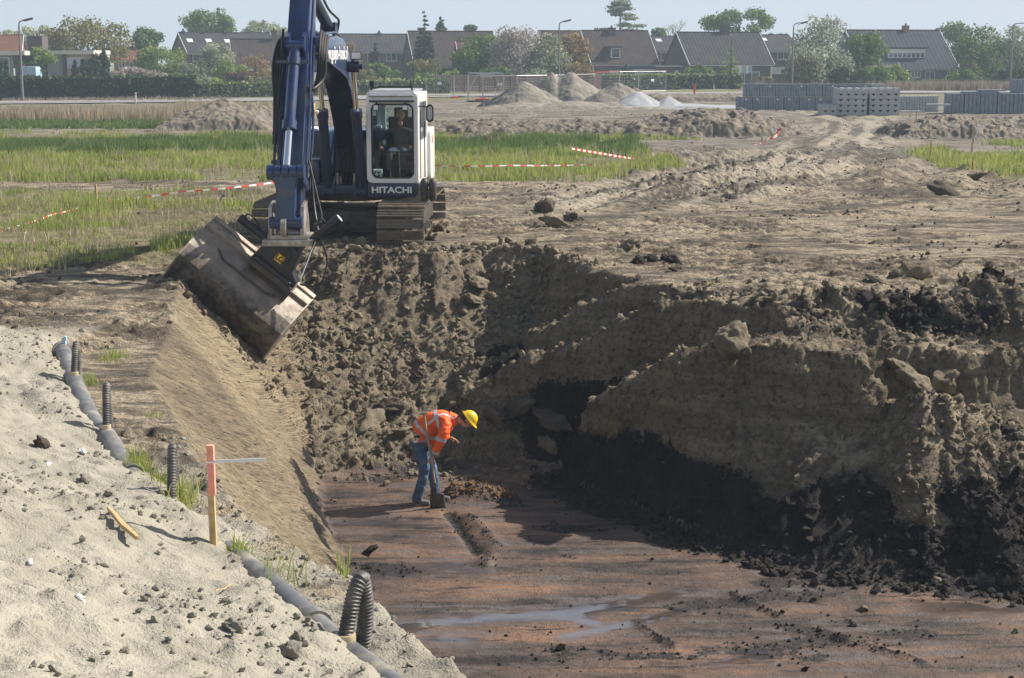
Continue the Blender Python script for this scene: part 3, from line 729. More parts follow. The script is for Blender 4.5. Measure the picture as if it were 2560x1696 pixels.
for k, nm in enumerate(('ground', 'pit_slope', 'pit_floor', 'pit_wall', 'sand_bank')):
    fs = FQ[cq == k]; used, inv = np.unique(fs.ravel(), return_inverse=True)
    me = np_mesh(nm, V[used], inv.reshape(-1, 4), True, {a: v[used] for a, v in ATT.items()})
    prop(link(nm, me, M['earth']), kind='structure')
PZg = V[:, 2].reshape(NY, NX)
def gz(x, y):
    """height of the finished ground"""
    i = int(np.clip(np.searchsorted(gx, x), 1, NX - 1)); j = int(np.clip(np.searchsorted(gy, y), 1, NY - 1))
    fx = (x - gx[i - 1]) / (gx[i] - gx[i - 1]); fy = (y - gy[j - 1]) / (gy[j] - gy[j - 1])
    a = PZg[j - 1:j + 1, i - 1:i + 1]
    return float((a[0, 0] * (1 - fx) + a[0, 1] * fx) * (1 - fy) + (a[1, 0] * (1 - fx) + a[1, 1] * fx) * fy)
def gz_arr(x, y):
    i = np.clip(np.searchsorted(gx, x), 1, NX - 1); j = np.clip(np.searchsorted(gy, y), 1, NY - 1)
    fx = (x - gx[i - 1]) / (gx[i] - gx[i - 1]); fy = (y - gy[j - 1]) / (gy[j] - gy[j - 1])
    return (PZg[j - 1, i - 1] * (1 - fx) + PZg[j - 1, i] * fx) * (1 - fy) + (PZg[j, i - 1] * (1 - fx) + PZg[j, i] * fx) * fy
print('terrain', NX, NY)
# ------------------------------------------------------------------ clods, rubble, grass
def rock_shape(seed, sub=2, rough=.35):
    bm = bmesh.new(); bmesh.ops.create_icosphere(bm, subdivisions=sub, radius=1)
    r = np.random.default_rng(seed)
    v = np.array([p.co[:] for p in bm.verts]); f = np.array([[q.index for q in t.verts] for t in bm.faces])
    bm.free()
    d = np.ones(len(v))
    for k in range(12):                                   # flat breaks
        n = r.normal(size=3); n /= np.linalg.norm(n); h = r.uniform(.48, .85)
        over = v @ n - h
        v = v - np.outer(np.maximum(over, 0), n) * .9
    q = v * 1.7 + seed * 3.3
    v = v * (1 + rough * fbm3(q[:, 0], q[:, 1], q[:, 2], 1.0, 3, seed)[:, None])
    return v * np.array([1, r.uniform(.65, .95), r.uniform(.5, .8)]), f
ROCKS = [rock_shape(s, 1, .45) for s in range(8)]
ROCKS2 = [rock_shape(s + 20, 4, .30) for s in range(8)]
def rot_mats(n, r, tilt=.7):
    a = r.uniform(0, 2 * np.pi, n); b = r.normal(0, tilt, n); c = r.normal(0, tilt, n)
    ca, sa, cb, sb, cc, sc2 = np.cos(a), np.sin(a), np.cos(b), np.sin(b), np.cos(c), np.sin(c); z = np.zeros(n); o = np.ones(n)
    A = np.stack([ca, -sa, z, sa, ca, z, z, z, o], -1).reshape(-1, 3, 3)
    B = np.stack([o, z, z, z, cb, -sb, z, sb, cb], -1).reshape(-1, 3, 3)
    C = np.stack([cc, z, sc2, z, o, z, -sc2, z, cc], -1).reshape(-1, 3, 3)
    return A @ B @ C
def rubble(name, label, pos, size, mat, seed=1, fine=None):
    """one object of loose crumbs nobody could count"""
    r = np.random.default_rng(seed); Vs, Fs, Ts, n0 = [], [], [], 0
    shapes = ROCKS; kind = r.integers(0, len(shapes), len(pos))
    for k in range(len(shapes)):
        m = kind == k
        if not m.any(): continue
        v, f = shapes[k]; n = m.sum()
        W = np.einsum('nij,vj->nvi', rot_mats(n, r), v) * size[m][:, None, None] + pos[m][:, None, :] + np.array([0, 0, .25]) * size[m][:, None, None]
        Vs.append(W.reshape(-1, 3)); Ts.append(np.repeat(np.clip(r.normal(.45, .22, n), 0, 1), len(v))); Fs.append((f[None] + (n0 + np.arange(n) * len(v))[:, None, None]).reshape(-1, 3)); n0 += n * len(v)
    o = link(name, np_mesh(name, np.concatenate(Vs), np.concatenate(Fs), False, {'tint': np.concatenate(Ts)}), mat)
    return prop(o, label, None, None, 'stuff')
Vall = V
cell = (np.gradient(gx)[None, :] * np.gradient(gy)[:, None]).ravel()
def scatter(dens, seed, cap=60000):
    """grid points picked with the given number per square metre"""
    r = np.random.default_rng(seed)
    p = np.clip(dens.ravel() * cell, 0, 1)
    sel = np.nonzero(r.random(len(p)) < p)[0]
    if len(sel) > cap: sel = r.choice(sel, cap, replace=False)
    return sel, r
def sizes(r, n, lo, hi, pw=3.0): return lo + (hi - lo) * r.random(n) ** pw
view = (np.abs(GX) < 2 + GY * .36) & (GY > 6) & (GY < 110)
cl_n = sstep(-.15, .45, fbm(GX, GY, .7, 3, 70))
d = (farw * (70 + 190 * cl_n) * sstep(-.02, -.25, Z)) * view * (1 - .93 * face)
d = d + flo * view * sstep(23.2, 24.2, GY + .3 * pn) * 220
sel, r = scatter(d * (peat < .5), 71); rubble('clay_rubble', 'grey brown clay rubble tumbled down the slope below the excavator', Vall[sel], sizes(r, len(sel), .008, .105, 5.5), M['clod'], 1)
sel, r = scatter((rightw * (70 + 130 * cl_n) + rub * 320 + bank * 220) * view * (peat < .55), 72)
rubble('clay_crumbs', 'crumbs of yellow grey clay on the right wall of the pit', Vall[sel], sizes(r, len(sel), .010, .095, 4.6), M['clod'], 2)
sel, r = scatter((rightw * (peat > .45) * 160 + bank * 150 * (peat > .4) + rub * 330 * (peat > .4) + np.clip(peat_fringe * 1.6 - .5, 0, 1) * flo * 260) * view, 73)
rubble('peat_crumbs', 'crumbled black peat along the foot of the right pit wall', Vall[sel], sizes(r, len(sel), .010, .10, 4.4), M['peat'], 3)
d = flo * view * (5 + 26 * sstep(.1, .6, pn) + 130 * np.clip(trench + ridges + spoil2, 0, 1) + 240 * (peat > .35))
sel, r = scatter(d, 74); rubble('floor_crumbs', 'small dark crumbs scattered over the scraped pit floor', Vall[sel], sizes(r, len(sel), .005, .034, 4), M['peat'], 4)
sel, r = scatter(flo * view * (np.clip(spoil * 1.4, 0, 1) * 900), 75); rubble('orange_spoil', 'low strip of rusty brown spoil beside the shovel', Vall[sel], sizes(r, len(sel), .010, .055, 2.5), M['orange_soil'], 5)
d = sand_m * view * (GY < 21) * (30 + 300 * sstep(.1, .55, fbm(GX, GY, .7, 4, 76)) + 130 * sstep(.2, .5, gul))
sel, r = scatter(d, 77); rubble('sand_crumbs', 'loose lumps of pale sand rolled down the bank', Vall[sel], sizes(r, len(sel), .004, .040, 6.0), M['sandclod'], 6)
sel, r = scatter(strip * (1 - sand_m) * view * 160, 78); rubble('strip_crumbs', 'crumbs of soil on the edge between pipe and slope', Vall[sel], sizes(r, len(sel), .006, .04, 4), M['sandclod'], 7)
d = field * view * (GY > 18) * (1.2 + 22 * sstep(.2, .7, fbm(GX, GY, 1.6, 4, 79)) + churn * 10) * np.where(GY > 45, .35, 1) * (1 - .8 * green) + np.exp(-((Z - zn) / .06) ** 2) * 0
sel, r = scatter(d, 80, 30000); rubble('field_clods', 'dark churned clods strewn over the bare field', Vall[sel], sizes(r, len(sel), .010, .070, 4.2), M['claydark'], 8)
lip = field * view * np.exp(-((GY - np.interp(GX, [p[0] for p in FAR], [p[1] for p in FAR])) / .55) ** 2) * (GX > -3.4) * (GX < 1.5) * 90
sel, r = scatter(lip, 81); rubble('edge_clods', 'clods pushed up along the edge in front of the tracks', Vall[sel], sizes(r, len(sel), .03, .15, 2.6), M['clod'], 9)

def lump(name, label, u, v, size, mat='clod', y=None, group=None, seed=0, squash=(1, 1, 1), sink=.25, z=None, cat='clod'):
    """a single clod: (u, v) names its spot in the photograph, found on the ground by marching out from the eye"""
    a, b = (u * KD - 1280) / FPX, (v * KD - 848) / FPX
    dr = Vector((a, CT - b * ST, -ST - b * CT)); t = 5.; p = None
    while t < 140:
        q = Vector((0, 0, CAM_H)) + dr * t
        if q.z <= gz(q.x, q.y): p = q; break
        t += .04
    if p is None: return None
    vv, f = ROCKS2[seed % 8]; rr = np.random.default_rng(seed + 900)
    vv = (vv * np.array(squash)) @ rot_mats(1, rr, .35)[0].T * size
    q = vv * (2.2 / size) ; vv = vv * (1 + .30 * fbm3(q[:, 0], q[:, 1], q[:, 2], .9, 6, seed, .62)[:, None])
    o = link(name, np_mesh(name, vv, f, True, {'tint': np.clip(.42 + .3 * fbm(vv[:, 0] * 6 + seed, vv[:, 1] * 6 + vv[:, 2] * 5, 1, 3, seed), 0, 1)}), M[mat], None, (p.x, p.y, gz(p.x, p.y) + size * (.5 - sink)))
    return prop(o, label, cat, group)
G1 = 'clay lumps fallen on the slope and floor'
L_ = [
 ('clay_lump', 'squat upright clay lump half way down the rubble, nearest the smooth slope', 795, 850, .21, 'clod', (.8, .8, 1.4)),
 ('clay_lump', 'rounded grey clay lump high on the rubble slope below the right track', 1105, 665, .27, 'clod', (1.2, .9, .8)),
 ('clay_lump', 'broad clay lump on the rubble just below the highest rounded one', 1098, 705, .24, 'clod', (1.3, .9, .7)),
 ('clay_lump', 'pale sharp wedge of clay standing beside the black peat hole', 1187, 800, .24, 'clod', (.9, .7, 1.25)),
 ('clay_lump', 'wide flat clay slab behind the worker, left of his back', 850, 985, .34, 'clod', (1.5, .9, .7)),
 ('clay_lump', 'pale flat topped slab right beside the worker, at hip height', 930, 1010, .20, 'clod', (1.5, .9, .6)),
 ('clay_lump', 'dark blocky lump in the row of boulders left of the worker', 905, 950, .26, 'claydark', (1.2, .9, .9)),
 ('clay_lump', 'low pale lump at the bottom edge of the rubble, on the brown floor', 870, 1048, .13, 'clod', (1.3, .9, .8)),
 ('clay_lump', 'big dark boulder lying in front of the black slot', 1195, 970, .36, 'claydark', (1.3, .9, .9)),
 ('clay_lump', 'biggest boulder at the mouth of the black slot, right of the helmet', 1275, 1000, .36, 'claydark', (1.1, .9, 1.0)),
 ('clay_lump', 'fluted grey lump under the biggest boulder, nearest the pit floor', 1268, 1042, .25, 'clod', (1.0, .8, 1.1)),
 ('clay_lump', 'flat grey lump behind the yellow helmet', 1140, 965, .24, 'claydark', (1.4, .9, .8)),
 ('clay_lump', 'crumbling lump on the floor between helmet and biggest boulder', 1195, 1028, .18, 'clod', (1.4, .9, .7)),
 ('clay_lump', 'leaning shard of clay near the top left of the rubble', 738, 895, .16, 'clod', (.9, .8, 1.2)),
 ('clay_lump', 'dark brown lump in the middle of the trampled rubble', 970, 872, .13, 'claydark', (1, .9, .9)),
 ('clay_lump', 'large yellow clay boulder on the crest of the near spur', 1695, 815, .36, 'clod', (1.3, 1, .95)),
 ('clay_lump', 'large pale boulder at the top of the rubble cone on the right', 2120, 910, .34, 'clod', (1.3, 1, .9)),
 ('clay_lump', 'grey boulder behind the large pale one on the rubble cone', 2080, 868, .28, 'clod', (1.2, 1, .9)),
 ('clay_lump', 'cracked boulder at the right shoulder of the rubble cone', 2185, 905, .30, 'clod', (.9, 1, 1.1)),
 ('clay_lump', 'squared grey block standing on the plateau above the black bank', 2120, 640, .32, 'clod', (1.5, .9, .8)),
 ('clay_lump', 'small loaf shaped stone on the plateau, left of the squared block', 2022, 652, .16, 'clod', (1.4, .9, .7)),
 ('clay_lump', 'pointed dark clod standing alone on the bare field', 1262, 492, .30, 'claydark', (.9, .9, 1.3)),
 ('clay_lump', 'dark clod just right of the tilted slab on the bare field', 1322, 512, .24, 'claydark', (1, .9, 1.1)),
 ('clay_lump', 'tilted clay slab between the pointed clod and the pit edge', 1285, 525, .28, 'clod', (1.4, .9, .6)),
 ('clay_lump', 'rounded field stone with a hollow, alone near the pit edge', 1452, 580, .24, 'clod', (1.1, .9, 1)),
 ('clay_lump', 'dark clod leaning against the right track', 1018, 535, .26, 'claydark', (1.1, .9, .9)),
 ('clay_lump', 'brown lump in front of the toe of the right track', 1000, 556, .22, 'clod', (1, .9, 1)),
 ('clay_lump', 'pale flake of clay on the face of the middle spur', 1440, 830, .20, 'clod', (1.7, .7, .45)),
 ('peat_lump', 'biggest of the black peat lumps in a short row by the pit edge', 1473, 607, .17, 'peat', (1.2, .9, .9)),
 ('peat_lump', 'second black peat lump from the left in the short row', 1507, 604, .11, 'peat', (1.1, .9, .9)),
 ('peat_lump', 'black peat lump in the middle of the short row', 1536, 601, .11, 'peat', (1.2, .9, .8)),
 ('peat_lump', 'rounded black peat lump at the right end of the short row', 1552, 607, .14, 'peat', (1.1, .9, .9)),
 ('peat_lump', 'small black peat lump below the short row', 1556, 628, .09, 'peat', (1.2, .9, .8)),
 ('peat_lump', 'black clod on the floor just left of the shovelled trench, by the slope foot', 853, 1283, .13, 'peat', (1.2, .9, .8)),
 ('pit_stone', 'pale round stone on the floor near the foot of the black wall', 2348, 1465, .06, 'clod', (1, .9, .9)),
 ('pit_stone', 'pale stone in the middle of the right floor', 1998, 1412, .075, 'clod', (1.2, .9, .8)),
 ('pit_stone', 'yellow stone wedged in the black peat at the wall foot', 2170, 1348, .10, 'clod', (1, .9, .9)),
 ('pit_stone', 'dark stone left of the pale stone on the right floor', 1880, 1390, .06, 'claydark', (1.2, .9, .8)),
 ('pit_stone', 'brown stone standing on the floor below the pale one', 1970, 1450, .065, 'claydark', (1, .9, 1)),
 ('pit_stone', 'lower dark stone on the floor in line with the wet streak', 1895, 1460, .06, 'claydark', (1, .9, .9)),
 ('pit_stone', 'lone black stone far out on the near right floor', 1862, 1568 - 18, .06, 'peat', (1, .9, .9)),
 ('pit_stone', 'brown clod just below the wet strip on the left floor', 1295, 1502, .085, 'clod', (1.2, .9, .8)),
 ('sand_lump', 'big crumbling lump of grey sand at the bottom of the bank', 668, 1520, .105, 'sandclod', (1, .9, 1.1)),
 ('sand_lump', 'dark stained lump in the upper part of the sand bank', 100, 1035, .10, 'claydark', (1.4, .9, .8)),
 ('sand_lump', 'rounded sand lump beside a smaller one left of the orange splinter', 200, 1118, .075, 'sandclod', (1, .9, .9)),
 ('sand_lump', 'sand lump just right of the rounded one, above the orange splinter', 250, 1150, .06, 'sandclod', (1.1, .9, .9)),
 ('sand_lump', 'darkish sand lump low on the bank, up from the bottom edge', 545, 1460, .08, 'sandclod', (1.2, .9, .9)),
 ('sand_lump', 'pointed sand lump beside the last ribbed hose', 690, 1480, .05, 'sandclod', (1, .9, 1.1)),
 ('white_stone', 'white angular stone half way up the sand bank', 192, 1050, .060, 'pale', (1, .7, .9)),
 ('white_stone', 'white stone on the sand, left of the angular one', 112, 1080, .035, 'pale', (.8, .8, 1)),
 ('white_stone', 'bluish white pebble alone at the left of the sand bank', 70, 1308, .032, 'pale', (1.1, .8, .9)),
 ('white_stone', 'grey white pebble in the middle of the smooth sand', 185, 1388, .030, 'pale', (1.1, .8, .9)),
 ('dark_clod', 'dark flat clod lying in the mud of the lane', 2175 / 1.0, 449, .34, 'claydark', (1.5, .9, .6)),
 ('dark_clod', 'black clod at the edge of the right grass patch', 2252, 416, .26, 'claydark', (1.3, .9, .7)),
]
for i, (nm, lab, u, v, s, m, sq) in enumerate(L_):
    lump(nm, lab, u, v, s, m, seed=i * 3 + 1, squash=sq, cat='stone' if 'stone' in nm else 'clod')

def blades(name, label, xs, ys, h, mat, seed, wdt=.012, lean=.35, zs=None, kind='stuff', parent=None, face=True):
    r = np.random.default_rng(seed); n = len(xs)
    zs = gz_arr(xs, ys) - .02 if zs is None else zs
    a = r.uniform(0, 2 * np.pi, n); ln = np.abs(r.normal(0, lean, n)); hh = h * r.uniform(.55, 1.2, n)
    dx, dy = np.cos(a) * ln * hh, np.sin(a) * ln * hh
    wa = r.normal(0, .6, n); wx, wy = np.cos(wa) * wdt * .5, np.sin(wa) * wdt * .5
    p = np.zeros((n, 5, 3))
    for k, (t, c, q) in enumerate(((0, 0, -1), (0, 0, 1), (.55, .35, 1), (.55, .35, -1), (1, 1, 0))):
        ww = .8 if k in (2, 3) else 1
        p[:, k, 0] = xs + dx * c + wx * q * ww; p[:, k, 1] = ys + dy * c + wy * q * ww; p[:, k, 2] = zs + hh * t * (1 - .25 * ln * (t == 1))
    b = np.arange(n)[:, None] * 5
    F = np.concatenate([b + np.array([[0, 1, 2]]), b + np.array([[0, 2, 3]]), b + np.array([[3, 2, 4]])])
    tint = np.clip(r.normal(.52, .2, n) + .28 * fbm(xs, ys, 1.6, 3, seed), 0, 1)
    tt = np.repeat(tint, 5).reshape(n, 5); tt[:, 4] += .12
    o = link(name, np_mesh(name, p.reshape(-1, 3), F, True, {'tint': np.clip(tt, 0, 1)}), M[mat], parent)
    if kind: prop(o, label, None, None, kind)
    return o
def field_pts(x0, x1, y0, y1, per_m2, seed, mask=None, clump=2.0, thr=-.15):
    r = np.random.default_rng(seed); n = int((x1 - x0) * (y1 - y0) * per_m2)
    x = r.uniform(x0, x1, n); y = r.uniform(y0, y1, n)
    # tufts: pull points together
    k = 9; x = x[:n // k].repeat(k) + r.normal(0, .10, n // k * k); y = y[:n // k].repeat(k) + r.normal(0, .10, n // k * k)
    keep = fbm(x, y, clump, 4, seed) + r.normal(0, .16, len(x)) > thr
    keep &= np.abs(x) < 1.5 + y * .335
    if mask is not None: keep &= mask(x, y)
    return x[keep], y[keep]
lb = lambda x, y: x < np.interp(y, [25.5, 27.5, 29, 33, 43], [-7.7, -7.0, -6.2, -5.4, -5.6]) + .35 * n2(x * 2, y * 2, 4)
x, y = field_pts(-15.5, -4.6, 25.8, 42.6, 165, 101, lambda x, y: lb(x, y) & (y < 42.3 + .6 * n2(x * .7, y, 9)), 1.7, .0)
hh = .27 * np.clip(.75 + .5 * fbm(x, y, 2.0, 2, 5), .35, 1.5) * np.interp(y, [25.8, 27.5, 31], [.45, .8, 1.05])
blades('meadow_grass', 'yellow green grass in the near left of the field', x, y, hh, 'grass', 1, .017)
x, y = field_pts(-24, -5.5, 45.6, 60, 130, 102, lambda x, y: (x < -5.4), 2.2, -.30)
blades('meadow_grass', 'yellow green grass beyond the bare strip on the left', x, y, .29, 'grass', 2, .024)
x, y = field_pts(-26, -6.0, 57.5, 66.5, 190, 103, lambda x, y: (y + n2(x * .5, y, 3) * 1.2 > 58), 2.5, -.7)
blades('tall_grass', 'tall dark green grass along the far edge on the left', x, y, .40 * np.clip(.8 + .6 * fbm(x, y, 2.5, 2, 5), .4, 1.6), 'grassdark', 3, .030)
rm = lambda x, y: x < np.interp(y, [44, 46, 50, 54, 58, 62, 66], [0.3, 3.2, 5.4, 5.0, 4.6, 4.9, 3.2]) + .4 * n2(x, y, 6)
x, y = field_pts(-5.5, 6, 45.3, 60, 150, 104, rm, 2.2, -.30)
blades('meadow_grass', 'yellow green grass to the right of the white cab', x, y, .30, 'grass', 4, .024)
x, y = field_pts(-6, 6, 57, 66.2, 230, 105, rm, 2.5, -.8)
blades('tall_grass', 'tall dark green grass behind the tape right of the cab', x, y, .48 * np.clip(.8 + .6 * fbm(x, y, 2.0, 2, 7), .4, 1.6), 'grassdark', 5, .030)
gm = lambda x, y: x > np.interp(y, [44, 48, 51, 58], [16.4, 13.6, 13.3, 13.9]) + .4 * n2(x, y, 6)
x, y = field_pts(12.5, 21, 45.5, 58, 150, 106, gm, 2.2, -.45)
blades('meadow_grass', 'bright green grass patch behind the tape at the right', x, y, .36 * np.clip(.9 + .6 * fbm(x, y, 2.0, 2, 7), .4, 1.6), 'grass', 6, .026)
x, y = field_pts(-32, -6, 68, 75, 45, 107, None, 2.0, -.05)
blades('sparse_grass', 'thin grass on the bare strips at mid distance', x, y, .25, 'grass', 7, .03)
x, y = field_pts(-8, 8, 68, 75, 45, 108, None, 2.0, .05)
blades('sparse_grass', 'thin grass in front of the long earth bank', x, y, .22, 'grass', 8, .03)
x, y = field_pts(-36, -12, 79, 87, 60, 109, None, 3, -.6)
blades('meadow_grass', 'green strip in front of the dry reeds', x, y, .28, 'grassdark', 9, .04)
x, y = field_pts(17.5, 22.5, 62, 67, 60, 110, lambda x, y: np.hypot(x - 20.4, (y - 65) * .8) < 1.4, 2, -.5)
blades('sparse_grass', 'small green patch on the churned bank at the right', x, y, .28, 'grass', 10, .03)
x, y = field_pts(-15.5, -4.6, 25.8, 42.6, 36, 121, lambda x, y: lb(x, y), 1.2, -.25)
blades('dry_grass', 'straw coloured dead stems among the near left grass', x, y, .26 * np.clip(1 + .5 * fbm(x, y, .8, 2, 5), .4, 1.8), 'reed', 21, .016, .5)
x, y = field_pts(-24, 6, 45.6, 66, 11, 122, lambda x, y: (x < -5.4) | rm(x, y), 1.4, -.2)
blades('dry_grass', 'straw coloured stems among the grass on both sides of the excavator', x, y, .42 * np.clip(1 + .5 * fbm(x, y, .8, 2, 5), .4, 1.8), 'reed', 22, .02, .4)
# dry reeds
x, y = field_pts(-42, -13.6, 87, 95, 85, 111, lambda x, y: x < -13.8 - (y - 88) * .2, 3, -.9)
blades('reeds', 'tall dry reeds in a pale band before the road on the left', x, y, .78, 'reed', 11, .045, .12)
x, y = field_pts(-24, -15.5, 112, 117, 30, 112, None, 3, -.3)
blades('reeds', 'dry reeds along the road by the end of the dark hedge', x, y, .5, 'reed', 12, .05, .12)
x, y = field_pts(26, 72, 170, 178, 34, 113, None, 3, -.9)
blades('reeds', 'brownish reeds beyond the road in front of the blue house', x, y, 1.05, 'reedpink', 13, .07, .12)
def tuft(label, u, v, n, h, seed, spread=.10, mat='grass', w=.009):
    p = atd(u, v, z=0); p = atd(u, v, z=gz(p.x, p.y)); r = np.random.default_rng(seed)
    n = int(n * 1.3); x = p.x + r.normal(0, spread * .5, n); y = p.y + r.normal(0, spread * .8, n)
    o = blades('grass_tuft', None, x, y, h, mat, seed, w, .55, kind=None)
    return prop(o, label, 'grass')
tuft('sparse grass tuft by the open end of the pipe', 262, 832, 70, .16, 201, .16)
tuft('small grass tuft below the first ribbed hose', 205, 890, 34, .20, 202, .12)
tuft('low yellow green weed on the bare strip beside the slope', 352, 962, 22, .08, 203, .09)
tuft('grass tuft where the pipe comes out of the sand', 318, 1075, 60, .22, 204, .10)
tuft('grass along the pipe behind the collar', 375, 1125, 50, .17, 205, .14)
tuft('tall grass tuft behind the third ribbed hose', 425, 1165, 60, .28, 206, .12)
tuft('grass tuft on the sand right of the orange peg', 556, 1278, 55, .17, 207, .06)
tuft('few long blades beside the grey pipe below the peg', 650, 1345, 16, .28, 208, .14)
tuft('wispy straw blades on the crest above the last hose', 800, 1335, 9, .26, 209, .05)
# ------------------------------------------------------------------ excavator (local: +x image right, -y front)
EXC = thing('excavator', 'blue crawler excavator with white cab digging at the far end of the pit', 'excavator', (-3.20, 32.5, -.10), R(-3))
def yz(x0, x1): return lambda a, b, h: (h, a, b)
def plate(poly, x0, x1): return MB().prism(poly, x0, x1, lambda a, b, h: (h, a, b))
TL, TR, TW, TG = 1.80, .43, .90, 1.20            # half length between wheel centres, radius, shoe width, half gauge
def stadium(L, r, n, s0=0):
    per = 4 * L + 2 * math.pi * r; out = []
    for i in range(n):
        s = (i / n * per + s0) % per
        if s < 2 * L: out.append(((-L + s, r), 0))
        elif s < 2 * L + math.pi * r: a = (s - 2 * L) / r; out.append(((L + r * math.sin(a), r * math.cos(a)), -a))
        elif s < 4 * L + math.pi * r: out.append(((L - (s - 2 * L - math.pi * r), -r), math.pi))
        else: a = (s - 4 * L - math.pi * r) / r; out.append(((-L - r * math.sin(a), -r * math.cos(a)), math.pi - a))
    return out
zc = TR + .06
for sx in (-1, 1):
    cx = sx * TG; mb = MB()
    for (py, pz), a in stadium(TL, TR, 47, .05):
        rot = Matrix.Rotation(a, 3, 'X'); c = Vector((cx, py, pz + zc))
        mb.box(c, (TW, .175, .022), rot)
        for off, hh in ((-.075, .034), (-.01, .022), (.055, .022)):
            mb.box(c + rot @ Vector((0, off, .011 + hh / 2)), (TW, .020, hh), rot)
        mb.box(c - rot @ Vector((0, 0, .05)), (.22, .13, .08), rot)
    tr = mb.build('track', M['shoe'], EXC)
    mb = MB()
    mb.box((cx, 0, zc + .02), (.40, 2 * TL - .2, .34)); mb.box((cx, 0, zc + .26), (.30, 1.2, .14))
    mb.build('track_frame', M['grime'], tr, bevel=.03)
    for yy, nm in ((-TL, 'idler'), (TL, 'sprocket')):
        MB().cyl((cx - .10, yy, zc), (cx + .10, yy, zc), TR - .09, n=24).cyl((cx - .20, yy, zc), (cx + .20, yy, zc), .16).build(nm, M['grime'], tr, smooth=True)
    rb = MB()
    for k in range(8): rb.cyl((cx - .24, -1.4 + k * .4, .20), (cx + .24, -1.4 + k * .4, .20), .085, n=12)
    rb.build('roller', M['grime'], tr, smooth=True)
cf = MB()
cf.prism([(-.80, .42), (.80, .42), (.62, .72), (-.62, .72)], -.75, .75, lambda a, b, h: (a, h, b))
for sx in (-1, 1):
    for sy in (-1, 1): cf.bar((sx * .4, sy * .55, .58), (sx * 1.1, sy * 1.0, .46), .36, .34)
cf.box((0, -.86, .52), (1.75, .12, .36))
cf.build('carbody', M['grime'], EXC, bevel=.02)
MB().cyl((0, 0, .70), (0, 0, .90), .66, n=40).build('slew_ring', M['grime'], EXC, smooth=True)
# upper structure
up = MB(); up.box((0, .55, .98), (2.62, 3.3, .18)); up.box((0, -.95, .985), (1.1, .6, .16))
deck = up.build('deck', M['bluedark'], EXC, bevel=.02)
hb = MB(); hb.box((-.93, -.55, 1.30), (.80, .95, .46)); toolbox = hb.build('toolbox', M['blue'], EXC, bevel=.03)
MB().box((-.93, -1.035, 1.34), (.50, .012, .30)).build('hatch', M['blue'], toolbox, bevel=.004)
MB().cyl((-.72, -1.03, 1.25), (-.72, -1.05, 1.25), .022).build('lock', M['chrome'], toolbox)
tk = MB(); tk.box((-.93, .10, 1.62), (.80, 1.5, .95)); tank = tk.build('fuel_tank', M['blue'], EXC, bevel=.05, seg=3)
MB().box((-.72, -.655, 1.80), (.34, .012, .42)).build('hatch', M['bluedark'], tank)
MB().box((-.93, -.1, 2.115), (.62, .9, .035)).build('tank_cover', M['pale'], tank, bevel=.01)
MB().box((-.93, -.67, 1.545), (.72, .03, .03)).build('step_edge', M['alu'], tank)
MB().box((-.885, -.665, 1.72), (.055, .012, .14)).build('warning_sticker', M['yellow'], tank)
en = MB(); en.prism([(-1.0, .98), (1.0, .98), (1.32, 1.05), (1.32, 1.85), (1.2, 2.02), (-1.2, 2.02), (-1.32, 1.85), (-1.32, 1.05)], .9, 2.7, lambda a, b, h: (a, h, b))
hood = en.build('engine_hood', M['blue'], EXC, bevel=.05, seg=3)
MB().cyl((.35, 1.3, 2.0), (.35, 1.3, 2.45), .06).build('exhaust_pipe', M['grime'], hood, smooth=True)
MB().box((.50, .2, 1.55), (.50, 1.4, 1.10)).build('side_cover', M['blue'], EXC, bevel=.03)
MB().box((.42, .1, 2.14), (.30, .6, .05)).build('cover_plate', M['pale'], EXC, bevel=.01)
MB().box((.48, -.35, 2.28), (.07, .07, .20)).build('rear_camera', M['black'], EXC, bevel=.01)
rl = MB(); rl.tube(catmull([(-1.33, -.95, 1.5), (-1.42, -.98, 2.0), (-1.30, -.98, 2.10), (-1.24, -.9, 2.1)], 5), .016, 8)
rl.tube(catmull([(-1.33, .2, 1.9), (-1.33, .2, 2.35), (-1.0, .2, 2.42)], 5), .016, 8); rl.build('handrail', M['black'], EXC, smooth=True)
mr = MB(); mr.box((-1.40, -.98, 1.33), (.17, .07, .42)); mr.build('mirror', M['black'], EXC, bevel=.03, seg=3)
# cab
cx0, cx1, cy0, cy1, cz0, cz1 = .48, 1.48, -1.52, .22, 1.13, 2.86
cabx = (cx0 + cx1) / 2
def rrect(x0, x1, z0, z1, r, n=5):
    out = []
    for (cx, cz, a0) in ((x1 - r, z1 - r, 0), (x0 + r, z1 - r, 90), (x0 + r, z0 + r, 180), (x1 - r, z0 + r, 270)):
        out += [(cx + r * math.cos(R(a0 + 90 * k / n)), cz + r * math.sin(R(a0 + 90 * k / n))) for k in range(n + 1)]
    return out
def ring(outer, inner, h0, h1, m):
    mb = MB(); n = len(outer)
    vs = [m(a, b, h) for h in (h0, h1) for loop in (outer, inner) for a, b in loop]
    fs = []
    for i in range(n):
        j = (i + 1) % n
        fs += [(i, j, n + j, n + i), (2 * n + i, 3 * n + i, 3 * n + j, 2 * n + j), (i, 2 * n + i, 2 * n + j, j), (n + i, n + j, 3 * n + j, 3 * n + i)]
    return mb.add(vs, fs)
fy = lambda a, b, h: (a, h, b); sx_ = lambda a, b, h: (h, a, b)
CO = rrect(cx0, cx1, cz0, cz1, .10); CI = rrect(cx0 + .095, cx1 - .085, cz0 + .09, cz1 - .21, .12)
cab = ring(CO, CI, cy0, cy0 + .12, fy).build('cab', M['white'], EXC, bevel=.012)
SO = rrect(cy0 + .12, cy1, cz0, cz1 - .002, .06); SI = rrect(cy0 + .30, cy1 - .16, cz0 + .78, cz1 - .20, .07)
ring(SO, SI, cx1 - .09, cx1, sx_).build('door', M['white'], cab, bevel=.010)
